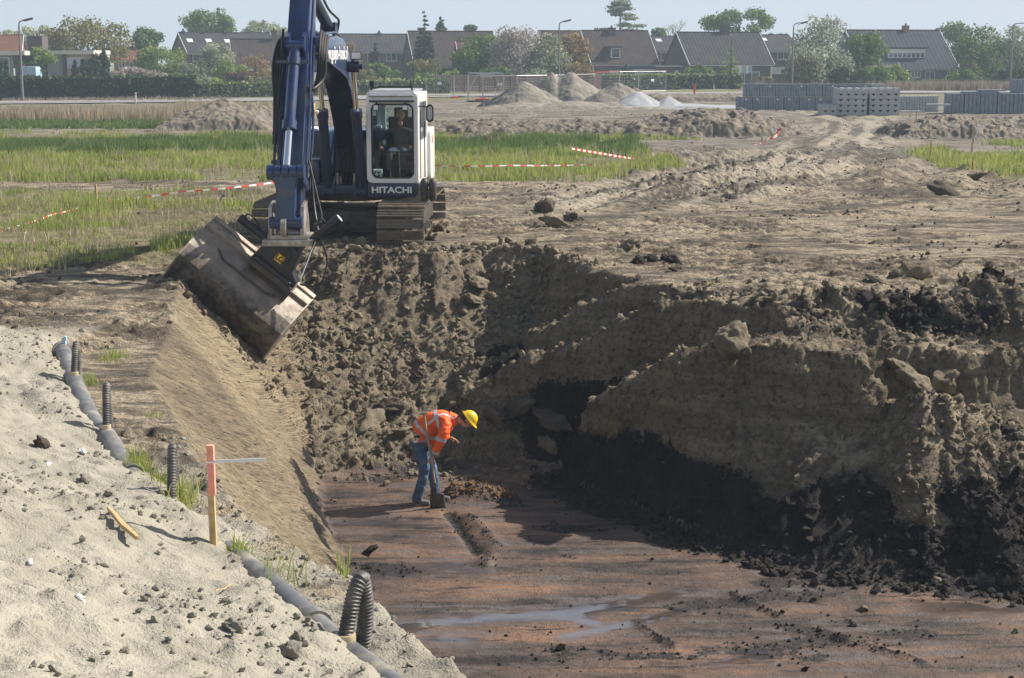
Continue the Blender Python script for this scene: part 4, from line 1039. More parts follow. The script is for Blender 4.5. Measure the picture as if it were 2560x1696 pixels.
SI2 = rrect(cy0 + .22, cy1 - .12, cz0 + .45, cz1 - .18, .07)
ring(SO, SI2, cx0, cx0 + .07, sx_).build('side_frame', M['white'], cab)
BI = rrect(cx0 + .16, cx1 - .16, cz0 + .95, cz1 - .25, .07)
ring(rrect(cx0 + .07, cx1 - .09, cz0, cz1 - .03, .06), BI, cy1 - .08, cy1, fy).build('rear_frame', M['white'], cab)
MB().box((cabx, (cy0 + cy1) / 2 + .06, cz1 - .035), (.84, 1.58, .07)).build('roof', M['white'], cab, bevel=.02)
MB().box((cabx, (cy0 + cy1) / 2 + .06, cz0 + .03), (.84, 1.56, .05)).build('floor_plate', M['grime'], cab)
# rounded body behind the door
MB().prism(rrect(.16, .95, 1.06, 2.12, .16), 1.36, 1.55, sx_).build('rear_body', M['white'], cab, bevel=.03, seg=3)
MB().box((1.556, .42, 1.88), (.008, .07, .15)).build('reflector', M['orange'], cab)
MB().box((1.488, -.42, 1.72), (.02, .03, 1.1)).build('door_seal', M['black'], cab)
MB().box((1.488, -1.18, 1.85), (.012, .022, 1.3)).build('door_seal', M['black'], cab)
GI = rrect(cx0 + .095, cx1 - .085, cz0 + .09, cz1 - .21, .12); GI2 = rrect(cx0 + .125, cx1 - .115, cz0 + .12, cz1 - .24, .10)
ring(GI, GI2, cy0 - .008, cy0 + .03, fy).build('window_seal', M['black'], cab)
zs_ = cz0 + .60
MB().box((cabx + .005, cy0 + .008, zs_), (.78, .03, .022)).build('window_bar', M['black'], cab)
def pane(x0, x1, z0, z1, y): return MB().add([(x0, y, z0), (x1, y, z0), (x1, y, z1), (x0, y, z1)], [(0, 1, 2, 3)])
pane(cx0 + .11, cx1 - .10, zs_, cz1 - .215, cy0 + .02).build('window_pane', M['glass'], cab)
pane(cx0 + .11, cx1 - .10, cz0 + .10, zs_, cy0 + .02).build('window_pane', M['glass'], cab)
MB().add([(cx1 - .04, a, b) for a, b in SI], [tuple(range(len(SI)))]).build('window_pane', M['glass'], cab)
MB().add([(cx0 + .03, a, b) for a, b in SI2], [tuple(range(len(SI2)))]).build('window_pane', M['glass'], cab)
MB().add([(a, cy1 - .04, b) for a, b in BI], [tuple(range(len(BI)))]).build('window_pane', M['glass'], cab)
MB().prism([(cy0 - .05, 2.80), (cy0 + .05, 2.90), (cy1 - .1, 2.91), (cy1 - .1, 2.885), (cy0 + .1, 2.86), (cy0 - .03, 2.775)], cx0 + .06, cx1 - .08, sx_).build('sun_visor', M['alu'], cab)
rr_ = MB(); rr_.box((cabx, cy0 + .1, 2.955), (.80, .03, .018)); rr_.box((cabx, cy0 + .9, 2.955), (.80, .03, .018))
for xx in (cx0 + .10, cx1 - .12): rr_.box((xx, cy0 + .5, 2.955), (.03, .85, .018)); rr_.box((xx, cy0 + .1, 2.92), (.03, .03, .07))
rr_.build('roof_rack', M['black'], cab)
MB().box((cx0 + .10, cy0 + .2, 3.02), (.085, .085, .11)).build('beacon', M['black'], cab, bevel=.01)
MB().tube([(cx1 - .14, cy0 + .15, 2.95), (cx1 - .145, cy0 + .15, 3.10)], .012, 6).tube([(cx1 - .12, cy0 + .3, 2.95), (cx1 - .12, cy0 + .32, 3.48)], .0045, 5).build('aerial', M['black'], cab)
MB().box((cabx, cy0 - .035, 2.695), (.86, .03, .035)).build('light_bar', M['black'], cab)
for xx in (cx0 + .21, cx1 - .235):
    wl = MB(); wl.box((xx, cy0 - .09, 2.575), (.105, .075, .10)); wl.bar((xx, cy0 - .06, 2.62), (xx, cy0 - .04, 2.70), .03)
    wl = wl.build('work_light', M['black'], cab, bevel=.012)
    MB().box((xx, cy0 - .132, 2.575), (.085, .012, .08)).build('lens', M['pale'], wl, bevel=.004)
mr = MB(); mr.tube([(cx1 - .01, cy0 + .10, 2.60), (cx1 + .22, cy0 + .02, 2.585)], .013, 8); mr.build('mirror_arm', M['black'], cab)
mr = MB().prism(rrect(cx1 + .16, cx1 + .30, 2.30, 2.64, .07), cy0 - .02, cy0 + .06, fy).build('mirror', M['black'], cab, bevel=.02, seg=3)
MB().prism(rrect(cx1 + .185, cx1 + .275, 2.34, 2.60, .045), cy0 - .026, cy0 - .018, fy).build('mirror_glass', M['alu'], mr)
# kick plate with the maker's name
kp = MB().prism([(cx0 + .02, .86), (cx1 - .06, .86), (cx1 - .005, .93), (cx1 - .005, 1.128), (cx0 + .02, 1.128)], cy0 - .01, cy0 + .10, fy).build('kick_plate', M['bluedark'], EXC, bevel=.008)
def text(body, size, name, mat, parent, loc, rot, sx=1.0, bold=0.0, ext=.004, align='CENTER'):
    cu = bpy.data.curves.new(name, 'FONT'); cu.body = body; cu.size = size; cu.extrude = ext; cu.offset = bold; cu.align_x = align; cu.align_y = 'CENTER'
    t = bpy.data.objects.new('tmp_text', cu); COL.objects.link(t); bpy.context.view_layer.update()
    me = bpy.data.meshes.new_from_object(t.evaluated_get(bpy.context.evaluated_depsgraph_get())); bpy.data.objects.remove(t)
    me.name = name
    o = link(name, me, mat, parent, loc); o.rotation_euler = rot; o.scale = (sx, 1, 1); return o
text('HITACHI', .165, 'lettering', M['pale'], kp, (cabx - .02, cy0 - .016, .995), (R(90), 0, 0), 1.22, .0045)
text('GH 2.1', .105, 'lettering', M['pale'], toolbox, (-.80, -1.047, 1.42), (R(90), 0, 0), .85, .002)
# side pads right of the cab (rolled mud flaps), step
for xx in (1.60, 1.76):
    MB().tube(catmull([(xx, cy0 - .05, .80), (xx, cy0 - .08, .98), (xx, cy0 - .06, 1.16), (xx, cy0 - .02, 1.19)], 4), [.05, .075, .075, .075, .07, .075, .08, .08, .075, .07, .06, .05, .05], 10).build('rubber_buffer', M['grime'], EXC, smooth=True)
MB().bar((1.42, cy0 + .2, 1.06), (1.66, cy0 + .02, 1.08), .08, .10).bar((1.80, cy0, 1.06), (1.92, cy0 + .05, 1.14), .03, .05).build('step_bracket', M['white'], EXC)
# inside the cab
st = MB(); st.box((cabx + .02, -.55, 1.58), (.52, .50, .14)); st.box((cabx + .02, -.25, 1.98), (.50, .13, .75), Matrix.Rotation(R(-8), 3, 'X'))
st.box((cabx + .02, -.22, 2.44), (.28, .10, .20)); st.box((cabx, -.5, 1.33), (.4, .4, .38)); st.build('seat', M['cloth_dark'], cab, bevel=.04, seg=3)
cs = MB(); cs.box((cabx - .33, -.62, 1.60), (.13, .62, .36)); cs.box((cabx + .36, -.62, 1.60), (.11, .55, .34)); cs.box((cx0 + .16, -1.1, 1.55), (.10, .22, .80)); cs.build('console', M['black'], cab, bevel=.03)
lv = MB()
for xx in (-.09, .10): lv.tube([(cabx + xx, -1.15, 1.18), (cabx + xx * .8, -1.12, 1.75)], .012, 6); lv.box((cabx + xx, -1.2, 1.2), (.13, .24, .02))
lv.build('travel_lever', M['alu'], cab)
# boom: r forward, z up
BB = [(.10, 1.30), (-.25, 1.45), (-.75, 1.98), (-1.30, 2.55), (-1.75, 2.98), (-2.20, 3.20), (-2.90, 3.33), (-4.2, 3.50), (-5.30, 3.62), (-5.66, 3.72), (-5.70, 3.90), (-5.5, 3.99),
      (-4.4, 3.93), (-3.2, 3.98), (-2.55, 3.93), (-2.05, 3.78), (-1.55, 3.40), (-.95, 2.70), (-.30, 2.02), (.15, 1.72)]
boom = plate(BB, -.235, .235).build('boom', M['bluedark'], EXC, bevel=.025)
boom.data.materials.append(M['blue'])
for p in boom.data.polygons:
    if p.normal.x > .5 or p.normal.z > .35: p.material_index = 1  # light put into the colour: sunward side and top lighter, belly left dark
for rr in (-2.28, -3.0):
    pass
MB().cyl((-.44, -2.02, 3.42), (.44, -2.02, 3.42), .105, n=20).cyl((-.50, -2.02, 3.42), (.50, -2.02, 3.42), .05).build('cylinder_pin', M['bluedark'], boom, smooth=True)
text('w.guijan-hoek.nl', .34, 'lettering', M['pale'], boom, (.247, -3.25, 3.66), (R(90), 0, R(90)), 1.0, .004)
bl = MB(); bl.box((.40, -2.10, 3.62), (.20, .10, .15)); bl.bar((.30, -2.05, 3.50), (.36, -2.08, 3.57), .03)
bl = bl.build('work_light', M['black'], boom, bevel=.02); MB().box((.40, -2.156, 3.62), (.165, .012, .115)).build('lens', M['pale'], bl, bevel=.005)
pp = MB()
for k, xx in enumerate((-.16, -.08, .06, .14)): pp.tube(catmull([(xx, -.6, 2.42), (xx, -1.5, 3.42), (xx, -2.1, 3.86), (xx, -2.8, 4.03), (xx, -4.2, 3.99), (xx, -5.1, 4.03)], 6), .024, 8)
pp.build('hydraulic_pipe', M['blue'], boom, smooth=True)
for xx in (-.325, .325):
    a, b = Vector((xx, -1.22, 1.02)), Vector((xx, -2.02, 3.42)); d = b - a
    cy = MB().cyl(a, a + d * .64, .098, n=20).cyl(a + d * .60, a + d * .66, .115, n=20).cyl((xx - .09, a.y, a.z), (xx + .09, a.y, a.z), .12, n=18).build('boom_cylinder', M['bluedark'], EXC, smooth=True)
    MB().cyl(a + d * .64, b, .048, n=16).build('piston_rod', M['chrome'], cy, smooth=True)
br = MB()
for xx in (-.42, -.22, .22, .42): br.prism([(-.95, .95), (-1.38, .95), (-1.30, 1.16), (-1.0, 1.25)], xx - .02, xx + .02, sx_)
for xx in (-.30, .30): br.prism([(.35, 1.0), (-.45, 1.0), (-.15, 1.75), (.2, 1.75)], xx - .03, xx + .03, sx_)
br.build('boom_bracket', M['bluedark'], EXC)
hs = MB()
for k in range(7):
    x0 = -.15 + k * .05
    hs.tube(catmull([(x0, -.75, 1.12), (x0 * 1.1, -1.0, 1.35 + .02 * k), (x0 * .9, -.8, 1.62), (x0, -.55, 1.9)], 5), .02, 7)
for xx in (-.26, .24): hs.tube(catmull([(xx, -1.0, 1.1), (xx * 1.2, -1.28, 1.4), (xx, -1.2, 1.75), (xx * .75, -1.0, 2.4), (xx * .8, -1.4, 2.9)], 5), .018, 7)
hs.build('hydraulic_hose', M['black'], EXC, smooth=True)
pf_ = MB()
for xx in (-.16, .18): pf_.cyl((xx, -1.12, 1.10), (xx, -1.12, 1.36), .035).cyl((xx + .06, -1.1, 1.15), (xx + .06, -1.1, 1.30), .02)
pf_.build('swivel_fitting', M['steel'], EXC, smooth=True)
# stick: pivot P0 at boom tip, hanging nearly upright
P0, P1 = Vector((0, -5.52, 3.80)), Vector((0, -6.74, 1.02))
sd_ = (P1 - P0).normalized(); sn = Vector((0, sd_.z, -sd_.y))          # sn points to the camera side
if sn.y > 0: sn = -sn
SLP = lambda t, h: P0 + sd_ * t + sn * h
LEN = (P1 - P0).length
prof = [(-1.35, -.12), (-1.30, .20), (-.95, .34), (-.2, .40), (.5, .36), (LEN - .35, .20), (LEN, .15), (LEN + .12, 0), (LEN, -.13), (1.2, -.24), (.25, -.30), (-.4, -.26)]
stick = MB().prism(prof, -.17, .17, lambda a, b, h: tuple(SLP(a, b) + Vector((h, 0, 0)))).build('stick', M['blue'], EXC, bevel=.02)
sk = MB()
for s_ in (-1, 1):
    sk.cyl(SLP(0, 0) + Vector((s_ * .17, 0, 0)), SLP(0, 0) + Vector((s_ * .30, 0, 0)), .15, n=18)
    sk.prism([(-5.2, 3.62), (-5.66, 3.68), (-5.70, 3.92), (-5.2, 3.97)], s_ * .205, s_ * .275, sx_)
sk.cyl(SLP(LEN, 0) + Vector((-.24, 0, 0)), SLP(LEN, 0) + Vector((.24, 0, 0)), .115, n=18)
sk.build('pivot_boss', M['blue'], stick, smooth=True)
# reflective strip on the edge of the stick
MB().prism([(-1.3, .03), (-1.3, .07), (.42, .10), (.42, .06)], .172, .178, lambda a, b, h: tuple(SLP(a, b) + Vector((h, 0, 0)))).build('warning_strip', M['redpale'], stick)
# bucket cylinder on the front of the stick
LK = Vector((0, -7.13, 1.80))                    # linkage pin
A_ = SLP(.25, .52); d = LK - A_
bc = MB().cyl(A_ + d * .02, A_ + d * .66, .088, n=20).cyl(A_ + d * .60, A_ + d * .67, .115, n=20).cyl(A_ - d * .03, A_ + d * .05, .06).cyl(A_ + Vector((-.14, 0, 0)), A_ + Vector((.14, 0, 0)), .085).build('bucket_cylinder', M['blue'], EXC, smooth=True)
MB().cyl(A_ + d * .66, LK, .056, n=18).build('piston_rod', M['chrome'], bc, smooth=True)
MB().cyl(A_ + d * .10 + Vector((0, 0, 0)), A_ + d * .16, .105, n=20).bar(A_ + d * .13 + Vector((-.30, 0, 0)), A_ + d * .13 + Vector((.26, .05, 0)), .04, .05).build('pipe_clamp', M['blue'], bc, smooth=True)
bt = MB(); bt.prism([(.35, .36), (-.05, .40), (.12, .58), (.32, .58)], -.15, -.10, lambda a, b, h: tuple(SLP(a, b) + Vector((h, 0, 0)))).prism([(.35, .36), (-.05, .40), (.12, .58), (.32, .58)], .10, .15, lambda a, b, h: tuple(SLP(a, b) + Vector((h, 0, 0))))
bt.build('cylinder_lug', M['blue'], stick)
# linkage
lk = MB()
for k, xx in enumerate((-.245, -.13, 0, .13, .245)):
    lk.cyl(LK + Vector((xx - .05, 0, 0)), LK + Vector((xx + .05, 0, 0)), .125 - .012 * (k % 2), n=20)
lk.build('linkage_pin', M['blue'], EXC, smooth=True)
LB = Vector((0, -7.20, 1.06))
hl = MB(); hl.prism([(-.245, .02), (.245, .02), (.19, -.14), (.155, -.25), (.155, -.66), (.21, -.80), (-.21, -.80), (-.155, -.66), (-.155, -.25), (-.19, -.14)], -.085, .085, lambda a, b, h: (a, LK.y + h + b * .09, LK.z + b))
hlo = hl.build('bucket_link', M['blue'], EXC, bevel=.03, seg=3)
MB().cyl(LB + Vector((-.26, 0, -.05)), LB + Vector((.26, 0, -.05)), .10, n=18).build('link_pin', M['blue'], hlo, smooth=True)
ll = MB()
for xx in (-.225, .225): ll.bar(LK + Vector((xx, 0, 0)), SLP(LEN - .55, 0) + Vector((xx, 0, 0)), .05, .15)
ll.build('link_arm', M['blue'], EXC, bevel=.015)
# pipes and hoses beside the stick
sp = MB()
def sline(x, h, t0, t1, r=.02, jog=0): sp.tube(catmull([SLP(t0, h) + Vector((x, 0, 0)), SLP(t0 * .6 + t1 * .4, h) + Vector((x, 0, 0)), SLP(t0 * .35 + t1 * .65, h) + Vector((x + jog, 0, 0)), SLP(t1, h) + Vector((x + jog, 0, 0))], 6), r, 8)
sline(.215, .30, -.9, 2.2, .022, .03); sline(.245, .18, .1, 2.0, .022, .05); sline(.22, .05, .2, 2.35, .026); sline(-.215, .25, .0, 2.3, .030); sline(-.24, .05, .3, 2.2, .03)
sp.build('hydraulic_pipe', M['blue'], stick, smooth=True)
sp = MB()
sline(-.26, .30, -.1, 2.3, .022, -.02); sline(-.29, .16, -.2, 1.9, .022, .03); sline(.20, -.05, 1.1, 2.5, .018, .05)
for k in range(4):
    o = k * .035
    sp.tube(catmull([(.23 + o, -4.85, 3.92), (.30 + o, -5.35, 4.02 - o), (.33 + o, -5.72, 3.70 - o), (.30 + o, -5.82, 3.25), (.22 + o * .5, -5.95 - o, 2.98 + o), (.20, -6.05, 3.10)], 6), .026, 8)
for k in range(3):
    o = k * .04
    sp.tube(catmull([(-.23 - o, -5.0, 3.92), (-.30 - o, -5.5, 3.86), (-.34 - o, -5.85, 3.45), (-.30 - o, -6.0, 2.9), (-.27 - o, -6.3, 2.2)], 6), .026, 8)
sp.build('hydraulic_hose', M['black'], stick, smooth=True)
ob = MB().box((.25, -6.02, 2.73), (.07, .10, .24)).build('signal_lamp', M['yellow'], stick, bevel=.012)
MB().box((.262, -6.075, 2.75), (.045, .012, .16)).build('lens', M['redpale'], ob); MB().cyl((.30, -6.02, 2.72), (.34, -6.02, 2.70), .03).build('plug', M['pale'], ob)
# stick cylinder on top of the boom
A2, B2 = Vector((0, -2.75, 4.12)), Vector((0, -6.0, 5.10))
a2 = MB().cyl(A2, A2 + (B2 - A2) * .55, .105, n=20).cyl(A2 + (B2 - A2) * .53, A2 + (B2 - A2) * .57, .12, n=20).build('stick_cylinder', M['bluedark'], EXC, smooth=True)
MB().cyl(A2 + (B2 - A2) * .55, B2, .058, n=16).build('piston_rod', M['chrome'], a2, smooth=True)
ac = MB(); ac.prism([(-2.45, 3.90), (-2.95, 3.95), (-2.85, 4.22), (-2.65, 4.22)], -.14, -.09, sx_).prism([(-2.45, 3.90), (-2.95, 3.95), (-2.85, 4.22), (-2.65, 4.22)], .09, .14, sx_)
ac.build('cylinder_lug', M['bluedark'], boom)
MB().tube(catmull([(.12, -2.55, 4.05), (.16, -2.6, 4.25), (.14, -2.9, 4.33), (.10, -3.4, 4.45), (.10, -4.4, 4.78)], 6), .022, 8).tube(catmull([(-.1, -2.5, 4.05), (-.12, -2.5, 4.3), (-.1, -2.9, 4.36)], 6), .022, 8).build('hydraulic_hose', M['black'], boom, smooth=True)
# tilting quick coupler
TC = Vector((.02, -6.98, .70))
qc = MB()
for xx in (-.255, .255): qc.prism([(-.22, .34), (.10, .42), (.22, .10), (.25, -.12), (-.28, -.12)], xx - .03, xx + .03, lambda a, b, h: (h, TC.y + a, TC.z + .22 + b))
qc.box((TC.x, TC.y, TC.z + .08), (.66, .52, .07))
cou = qc.build('quick_coupler', M['steel'], EXC, bevel=.012)
MB().cyl((-.06, TC.y - .30, TC.z + .24), (.02, TC.y - .30, TC.z + .24), .15, n=24).build('lifting_eye', M['steel'], cou, smooth=True)
MB().box((TC.x, TC.y, TC.z + .02), (.80, .56, .05)).box((TC.x, TC.y - .285, TC.z - .01), (.80, .03, .10)).build('mounting_plate', M['steel'], cou, bevel=.008)
for s_ in (-1, 1):
    a, b = Vector((TC.x + s_ * .40, TC.y - .05, TC.z + .05)), Vector((TC.x + s_ * .80, TC.y - .05, TC.z + .37))
    tc_ = MB().cyl(a - (b - a) * .15, b, .075, n=18).build('tilt_cylinder', M['matblack'], EXC, smooth=True)
    MB().cyl(b - (b - a) * .02, b + (b - a) * .015, .066, n=18).build('end_cap', M['alu'] if s_ > 0 else M['matblack'], tc_)
ROLL = Matrix.Rotation(R(39), 4, 'Y')
tb = thing_part = bpy.data.objects.new('tilt_body', None)
bpy.data.objects.remove(tb)
PIV = Vector((-.06, -6.98, .48))
def rolled(mb, piv=PIV):
    mb.v = [tuple(ROLL.to_3x3() @ (Vector(p)) + piv) for p in mb.v]; return mb
body = MB(); body.prism([(-.36, .0), (-.40, -.34), (.44, -.34), (.42, -.22), (.26, -.12), (.20, .10), (.12, .20), (-.06, .24), (-.18, .18)], -.22, .14, lambda a, b, h: (a, h, b))
tilt = rolled(body).build('tilt_head', M['matblack'], EXC, bevel=.02)
MB().cyl(PIV + Vector((0, -.26, .02)), PIV + Vector((0, .16, .02)), .13, n=20).prism([(-.30, .26), (.34, .26), (.20, .04), (-.20, .04)], -.16, .12, lambda a, b, h: tuple(PIV + Vector((a + .05, h, b)))).build('pivot_block', M['matblack'], tilt)
rolled(MB().box((.02, -.02, -.365), (.78, .44, .05)).box((.02, -.24, -.385), (.80, .04, .10)).box((-.37, -.05, -.38), (.05, .5, .12)).box((.40, -.05, -.38), (.05, .5, .12))).build('bucket_hook', M['grime'], tilt)
rolled(MB().cyl((-.34, -.245, -.30), (.36, -.245, -.30), .045)).build('lock_bar', M['matblack'], tilt)
lg = rolled(MB().box((-.02, -.285, -.06), (.135, .008, .13))).build('maker_plate', M['yellow'], tilt)
t_ = text('LG', .135, 'lettering', M['black'], lg, (0, 0, 0), (0, 0, 0), .85, .004, .002)
t_.matrix_local = Matrix.Translation(PIV + ROLL.to_3x3() @ Vector((-.02, -.291, -.062))) @ ROLL @ Matrix.Rotation(R(90), 4, 'X') @ Matrix.Diagonal((.8, 1, 1, 1))
rd = MB().cyl((TC.x + .42, TC.y - .08, TC.z + .02), tuple(PIV + ROLL.to_3x3() @ Vector((.44, -.16, -.12))), .022); rd.build('piston_rod', M['chrome'], tilt, smooth=True)
hz = MB()
pA = PIV + ROLL.to_3x3() @ Vector((.48, -.2, -.20))
hz.tube(catmull([(.30, -6.6, 1.9), (.36, -6.75, 1.35), (.44, -6.95, 1.0), (.50, -7.1, .82), (.62, -7.1, .40), (.50, -7.2, .02), tuple(pA)], 8), .017, 8)
hz.tube(catmull([(.27, -6.6, 1.95), (.42, -6.8, 1.45), (.52, -6.95, 1.05), (.42, -7.1, .95), (.46, -7.05, .75)], 8), .015, 8)
hz.tube(catmull([(.46, -7.05, .95), (.55, -7.1, 1.06), (.60, -7.05, .95), (.52, -7.0, .72)], 8), .013, 8)
hz.tube(catmull([(-.72, -7.05, 1.07), (-.62, -7.08, 1.13), (-.50, -7.0, .98), (-.45, -7, .80)], 8), .013, 8)
hz.build('hydraulic_hose', M['black'], cou, smooth=True)
# ditch cleaning bucket
BW = 2.02
outer = [(.44, .50), (.05, .30), (-.22, .10), (-.36, -.10), (-.34, -.32), (-.22, -.55), (-.02, -.78)]
th = .03
def offset(pl, d):
    out = []
    for i, p in enumerate(pl):
        a = pl[max(i - 1, 0)]; b = pl[min(i + 1, len(pl) - 1)]
        tx, ty = b[0] - a[0], b[1] - a[1]; l = math.hypot(tx, ty); out.append((p[0] - ty / l * d, p[1] + tx / l * d))
    return out
inner = offset(outer, th)
if sum(p[0] for p in inner) < sum(p[0] for p in outer): inner = offset(outer, -th)
mb = MB().prism(outer + inner[::-1], -BW / 2, BW / 2, lambda a, b, h: (h, a, b))
NSEG = 24
BPOS = Vector((-.80, -7.14, -.02))
def place(mb): mb.v = [tuple(ROLL.to_3x3() @ Vector(p) + BPOS) for p in mb.v]; return mb
# shell with many cross sections so the soil cover can vary
secs = outer + inner[::-1]; n = len(secs); sh = MB()
vs = [(-BW / 2 + BW * k / NSEG, a, b) for k in range(NSEG + 1) for a, b in secs]; fs = []
for k in range(NSEG):
    for i in range(n):
        j = (i + 1) % n; fs.append((k * n + i, k * n + j, (k + 1) * n + j, (k + 1) * n + i))
fs += [tuple(range(n)), tuple(range(NSEG * n, NSEG * n + n))[::-1]]
sh.add(vs, fs); bucket = place(sh).build('bucket', M['bucket'], EXC)
at_ = bucket.data.attributes.new('soil', 'FLOAT', 'POINT')
at_.data.foreach_set('value', np.array([(1.0 if b < .05 else (.45 if b < .12 else 0.)) for k in range(NSEG + 1) for a, b in secs], np.float32))
for s_ in (-1, 1):
    x0 = s_ * (BW / 2); side = [(.44, .50), (.05, .30), (-.22, .10), (-.36, -.10), (-.34, -.32), (-.22, -.55), (-.02, -.78), (.30, -.55), (.52, .1)]
    place(MB().prism(side, x0 - s_ * .0, x0 + s_ * .025, lambda a, b, h: (h, a, b))).build('side_plate', M['bucket'], bucket)
place(MB().prism([(.0, -.80), (-.05, -.76), (.0, -.70), (.04, -.76)], -BW / 2 - .03, BW / 2 + .03, lambda a, b, h: (h, a, b))).build('cutting_edge', M['bucket'], bucket)
place(MB().box((0, .20, .415), (BW + .02, .05, .06), Matrix.Rotation(R(27), 3, 'X')).box((.0, .46, .52), (BW + .04, .08, .05), Matrix.Rotation(R(27), 3, 'X'))).build('stiffener', M['bucket'], bucket)
def weld(p, q): return place(MB().bar(p, q, .022, .018))
mbw = MB()
for seg in (((-.62, -.04, .28), (-.45, -.12, .21)), ((-.45, -.12, .21), (.40, -.12, .215)), ((.40, -.12, .215), (.58, -.06, .265))): mbw.bar(seg[0], seg[1], .022, .025)
place(mbw).build('weld_strip', M['grime'], bucket)
ears = MB()
for xx in (-.36, .40): ears.prism([(.30, .44), (-.08, .26), (-.02, .46), (.20, .58)], xx - .025, xx + .025, lambda a, b, h: (h + .28, a, b))
ears.box((.30, .16, .47), (.74, .22, .03), Matrix.Rotation(R(27), 3, 'X'))
place(ears).build('coupler_ear', M['grime'], bucket)

# the tracks have sunk a little; the house sits level above them
for ch in EXC.children:
    n_ = ch.name.split('.')[0]
    if n_ in ('track', 'carbody'): ch.location.z -= .10
    elif n_ in ('deck', 'toolbox', 'fuel_tank', 'engine_hood', 'side_cover', 'cover_plate', 'rear_camera', 'handrail', 'mirror', 'cab', 'kick_plate', 'rubber_buffer', 'step_bracket', 'slew_ring'): ch.location.z += .07

e_mx = Matrix.Translation(EXC.location) @ Matrix.Rotation(EXC.rotation_euler.z, 4, 'Z')
FA = thing('first_aid_box', 'pale first aid box with white cross inside the lower corner of the cab window', 'first aid box', e_mx @ Vector((cx0 + .19, cy0 + .10, cz0 + .245)), EXC.rotation_euler.z)
MB().box((0, 0, 0), (.19, .09, .17)).build('case', M['pale'], FA, bevel=.012)
MB().box((0, -.047, -.005), (.10, .006, .10)).build('sign', M['cloth_dark'], FA)
MB().box((0, -.051, -.005), (.07, .006, .025)).box((0, -.0545, -.005), (.025, .006, .07)).build('cross', M['pale'], FA)
# ------------------------------------------------------------------ people
def skinned(name, nodes, edges, mat, parent, loc=(0, 0, 0), sub=2, root=0):
    """nodes: (x,y,z,r[,r2]) joints; a skin modifier grows one continuous surface"""
    me = bpy.data.meshes.new(name); me.from_pydata([n[:3] for n in nodes], edges, []); me.update()
    o = bpy.data.objects.new(name, me); COL.objects.link(o)
    md = o.modifiers.new('skin', 'SKIN'); md.use_smooth_shade = True; md.branch_smoothing = .4
    if not me.skin_vertices: 
        bm = bmesh.new(); bm.from_mesh(me); bm.verts.layers.skin.verify(); bm.to_mesh(me); bm.free()
    for i, n in enumerate(nodes):
        sv = me.skin_vertices[0].data[i]; sv.radius = (n[3], n[4] if len(n) > 4 else n[3]); sv.use_root = (i == root)
    ss = o.modifiers.new('sub', 'SUBSURF'); ss.levels = sub; ss.render_levels = sub
    bpy.context.view_layer.update()
    m2 = bpy.data.meshes.new_from_object(o.evaluated_get(bpy.context.evaluated_depsgraph_get())); bpy.data.objects.remove(o)
    m2.name = name; m2.polygons.foreach_set('use_smooth', [True] * len(m2.polygons))
    return link(name, m2, mat, parent, loc)

def crease(o, amp, s, seed):
    me = o.data; n = len(me.vertices); co = np.empty(n * 3); nr = np.empty(n * 3)
    me.vertices.foreach_get('co', co); me.vertices.foreach_get('normal', nr); co = co.reshape(-1, 3); nr = nr.reshape(-1, 3)
    f = fbm3(co[:, 0], co[:, 1], co[:, 2] * 1.9, s, 3, seed); f = -np.abs(f) * 1.6 + .4
    me.vertices.foreach_set('co', (co + nr * (amp * f)[:, None]).ravel()); me.update()

def head(name, parent, c, fwd, up, s, mat, hair=True):
    """head with brow, nose, mouth, chin, ears, built from one deformed sphere"""
    bm = bmesh.new(); bmesh.ops.create_uvsphere(bm, u_segments=32, v_segments=24, radius=1)
    f = Vector(fwd).normalized(); u = Vector(up); u = (u - f * u.dot(f)).normalized(); r = f.cross(u)
    for v in bm.verts:
        x, y, z = v.co                      # x right, y front, z up
        w = .76 * (1 - .18 * max(0, -z)); d = 1.0; h = 1.18
        if z < 0: w *= 1 - .22 * min(1, -z); d *= 1 - .10 * (-z) * (y < 0)
        px, py, pz = x * w, y * d * (.95 if y > 0 else 1.0), z * h
        g = lambda a, b, sx, sz: math.exp(-((x - a) / sx) ** 2 - ((z - b) / sz) ** 2) if y > 0 else 0
        py += .30 * g(0, -.12, .12, .16) + .10 * g(0, .02, .10, .22) + .06 * g(0, .22, .5, .10) - .13 * (g(.32, .06, .17, .10) + g(-.32, .06, .17, .10))
        py += .07 * g(0, -.40, .22, .07) - .05 * g(0, -.47, .25, .04) + .10 * g(0, -.72, .25, .16)
        if abs(x) > .9 and abs(z + .02) < .25 and abs(y) < .3: px *= 1.16
        v.co = Vector(c) + (r * px + f * py + u * pz) * s
    me = bpy.data.meshes.new(name); bm.to_mesh(me); bm.free(); me.polygons.foreach_set('use_smooth', [True] * len(me.polygons))
    return me, f, u, r

def join(objs_meshes, name, mat, parent, loc=(0, 0, 0)):
    bm = bmesh.new()
    for me in objs_meshes: bm.from_mesh(me)
    me = bpy.data.meshes.new(name); bm.to_mesh(me); bm.free(); me.polygons.foreach_set('use_smooth', [True] * len(me.polygons))
    return link(name, me, mat, parent, loc)

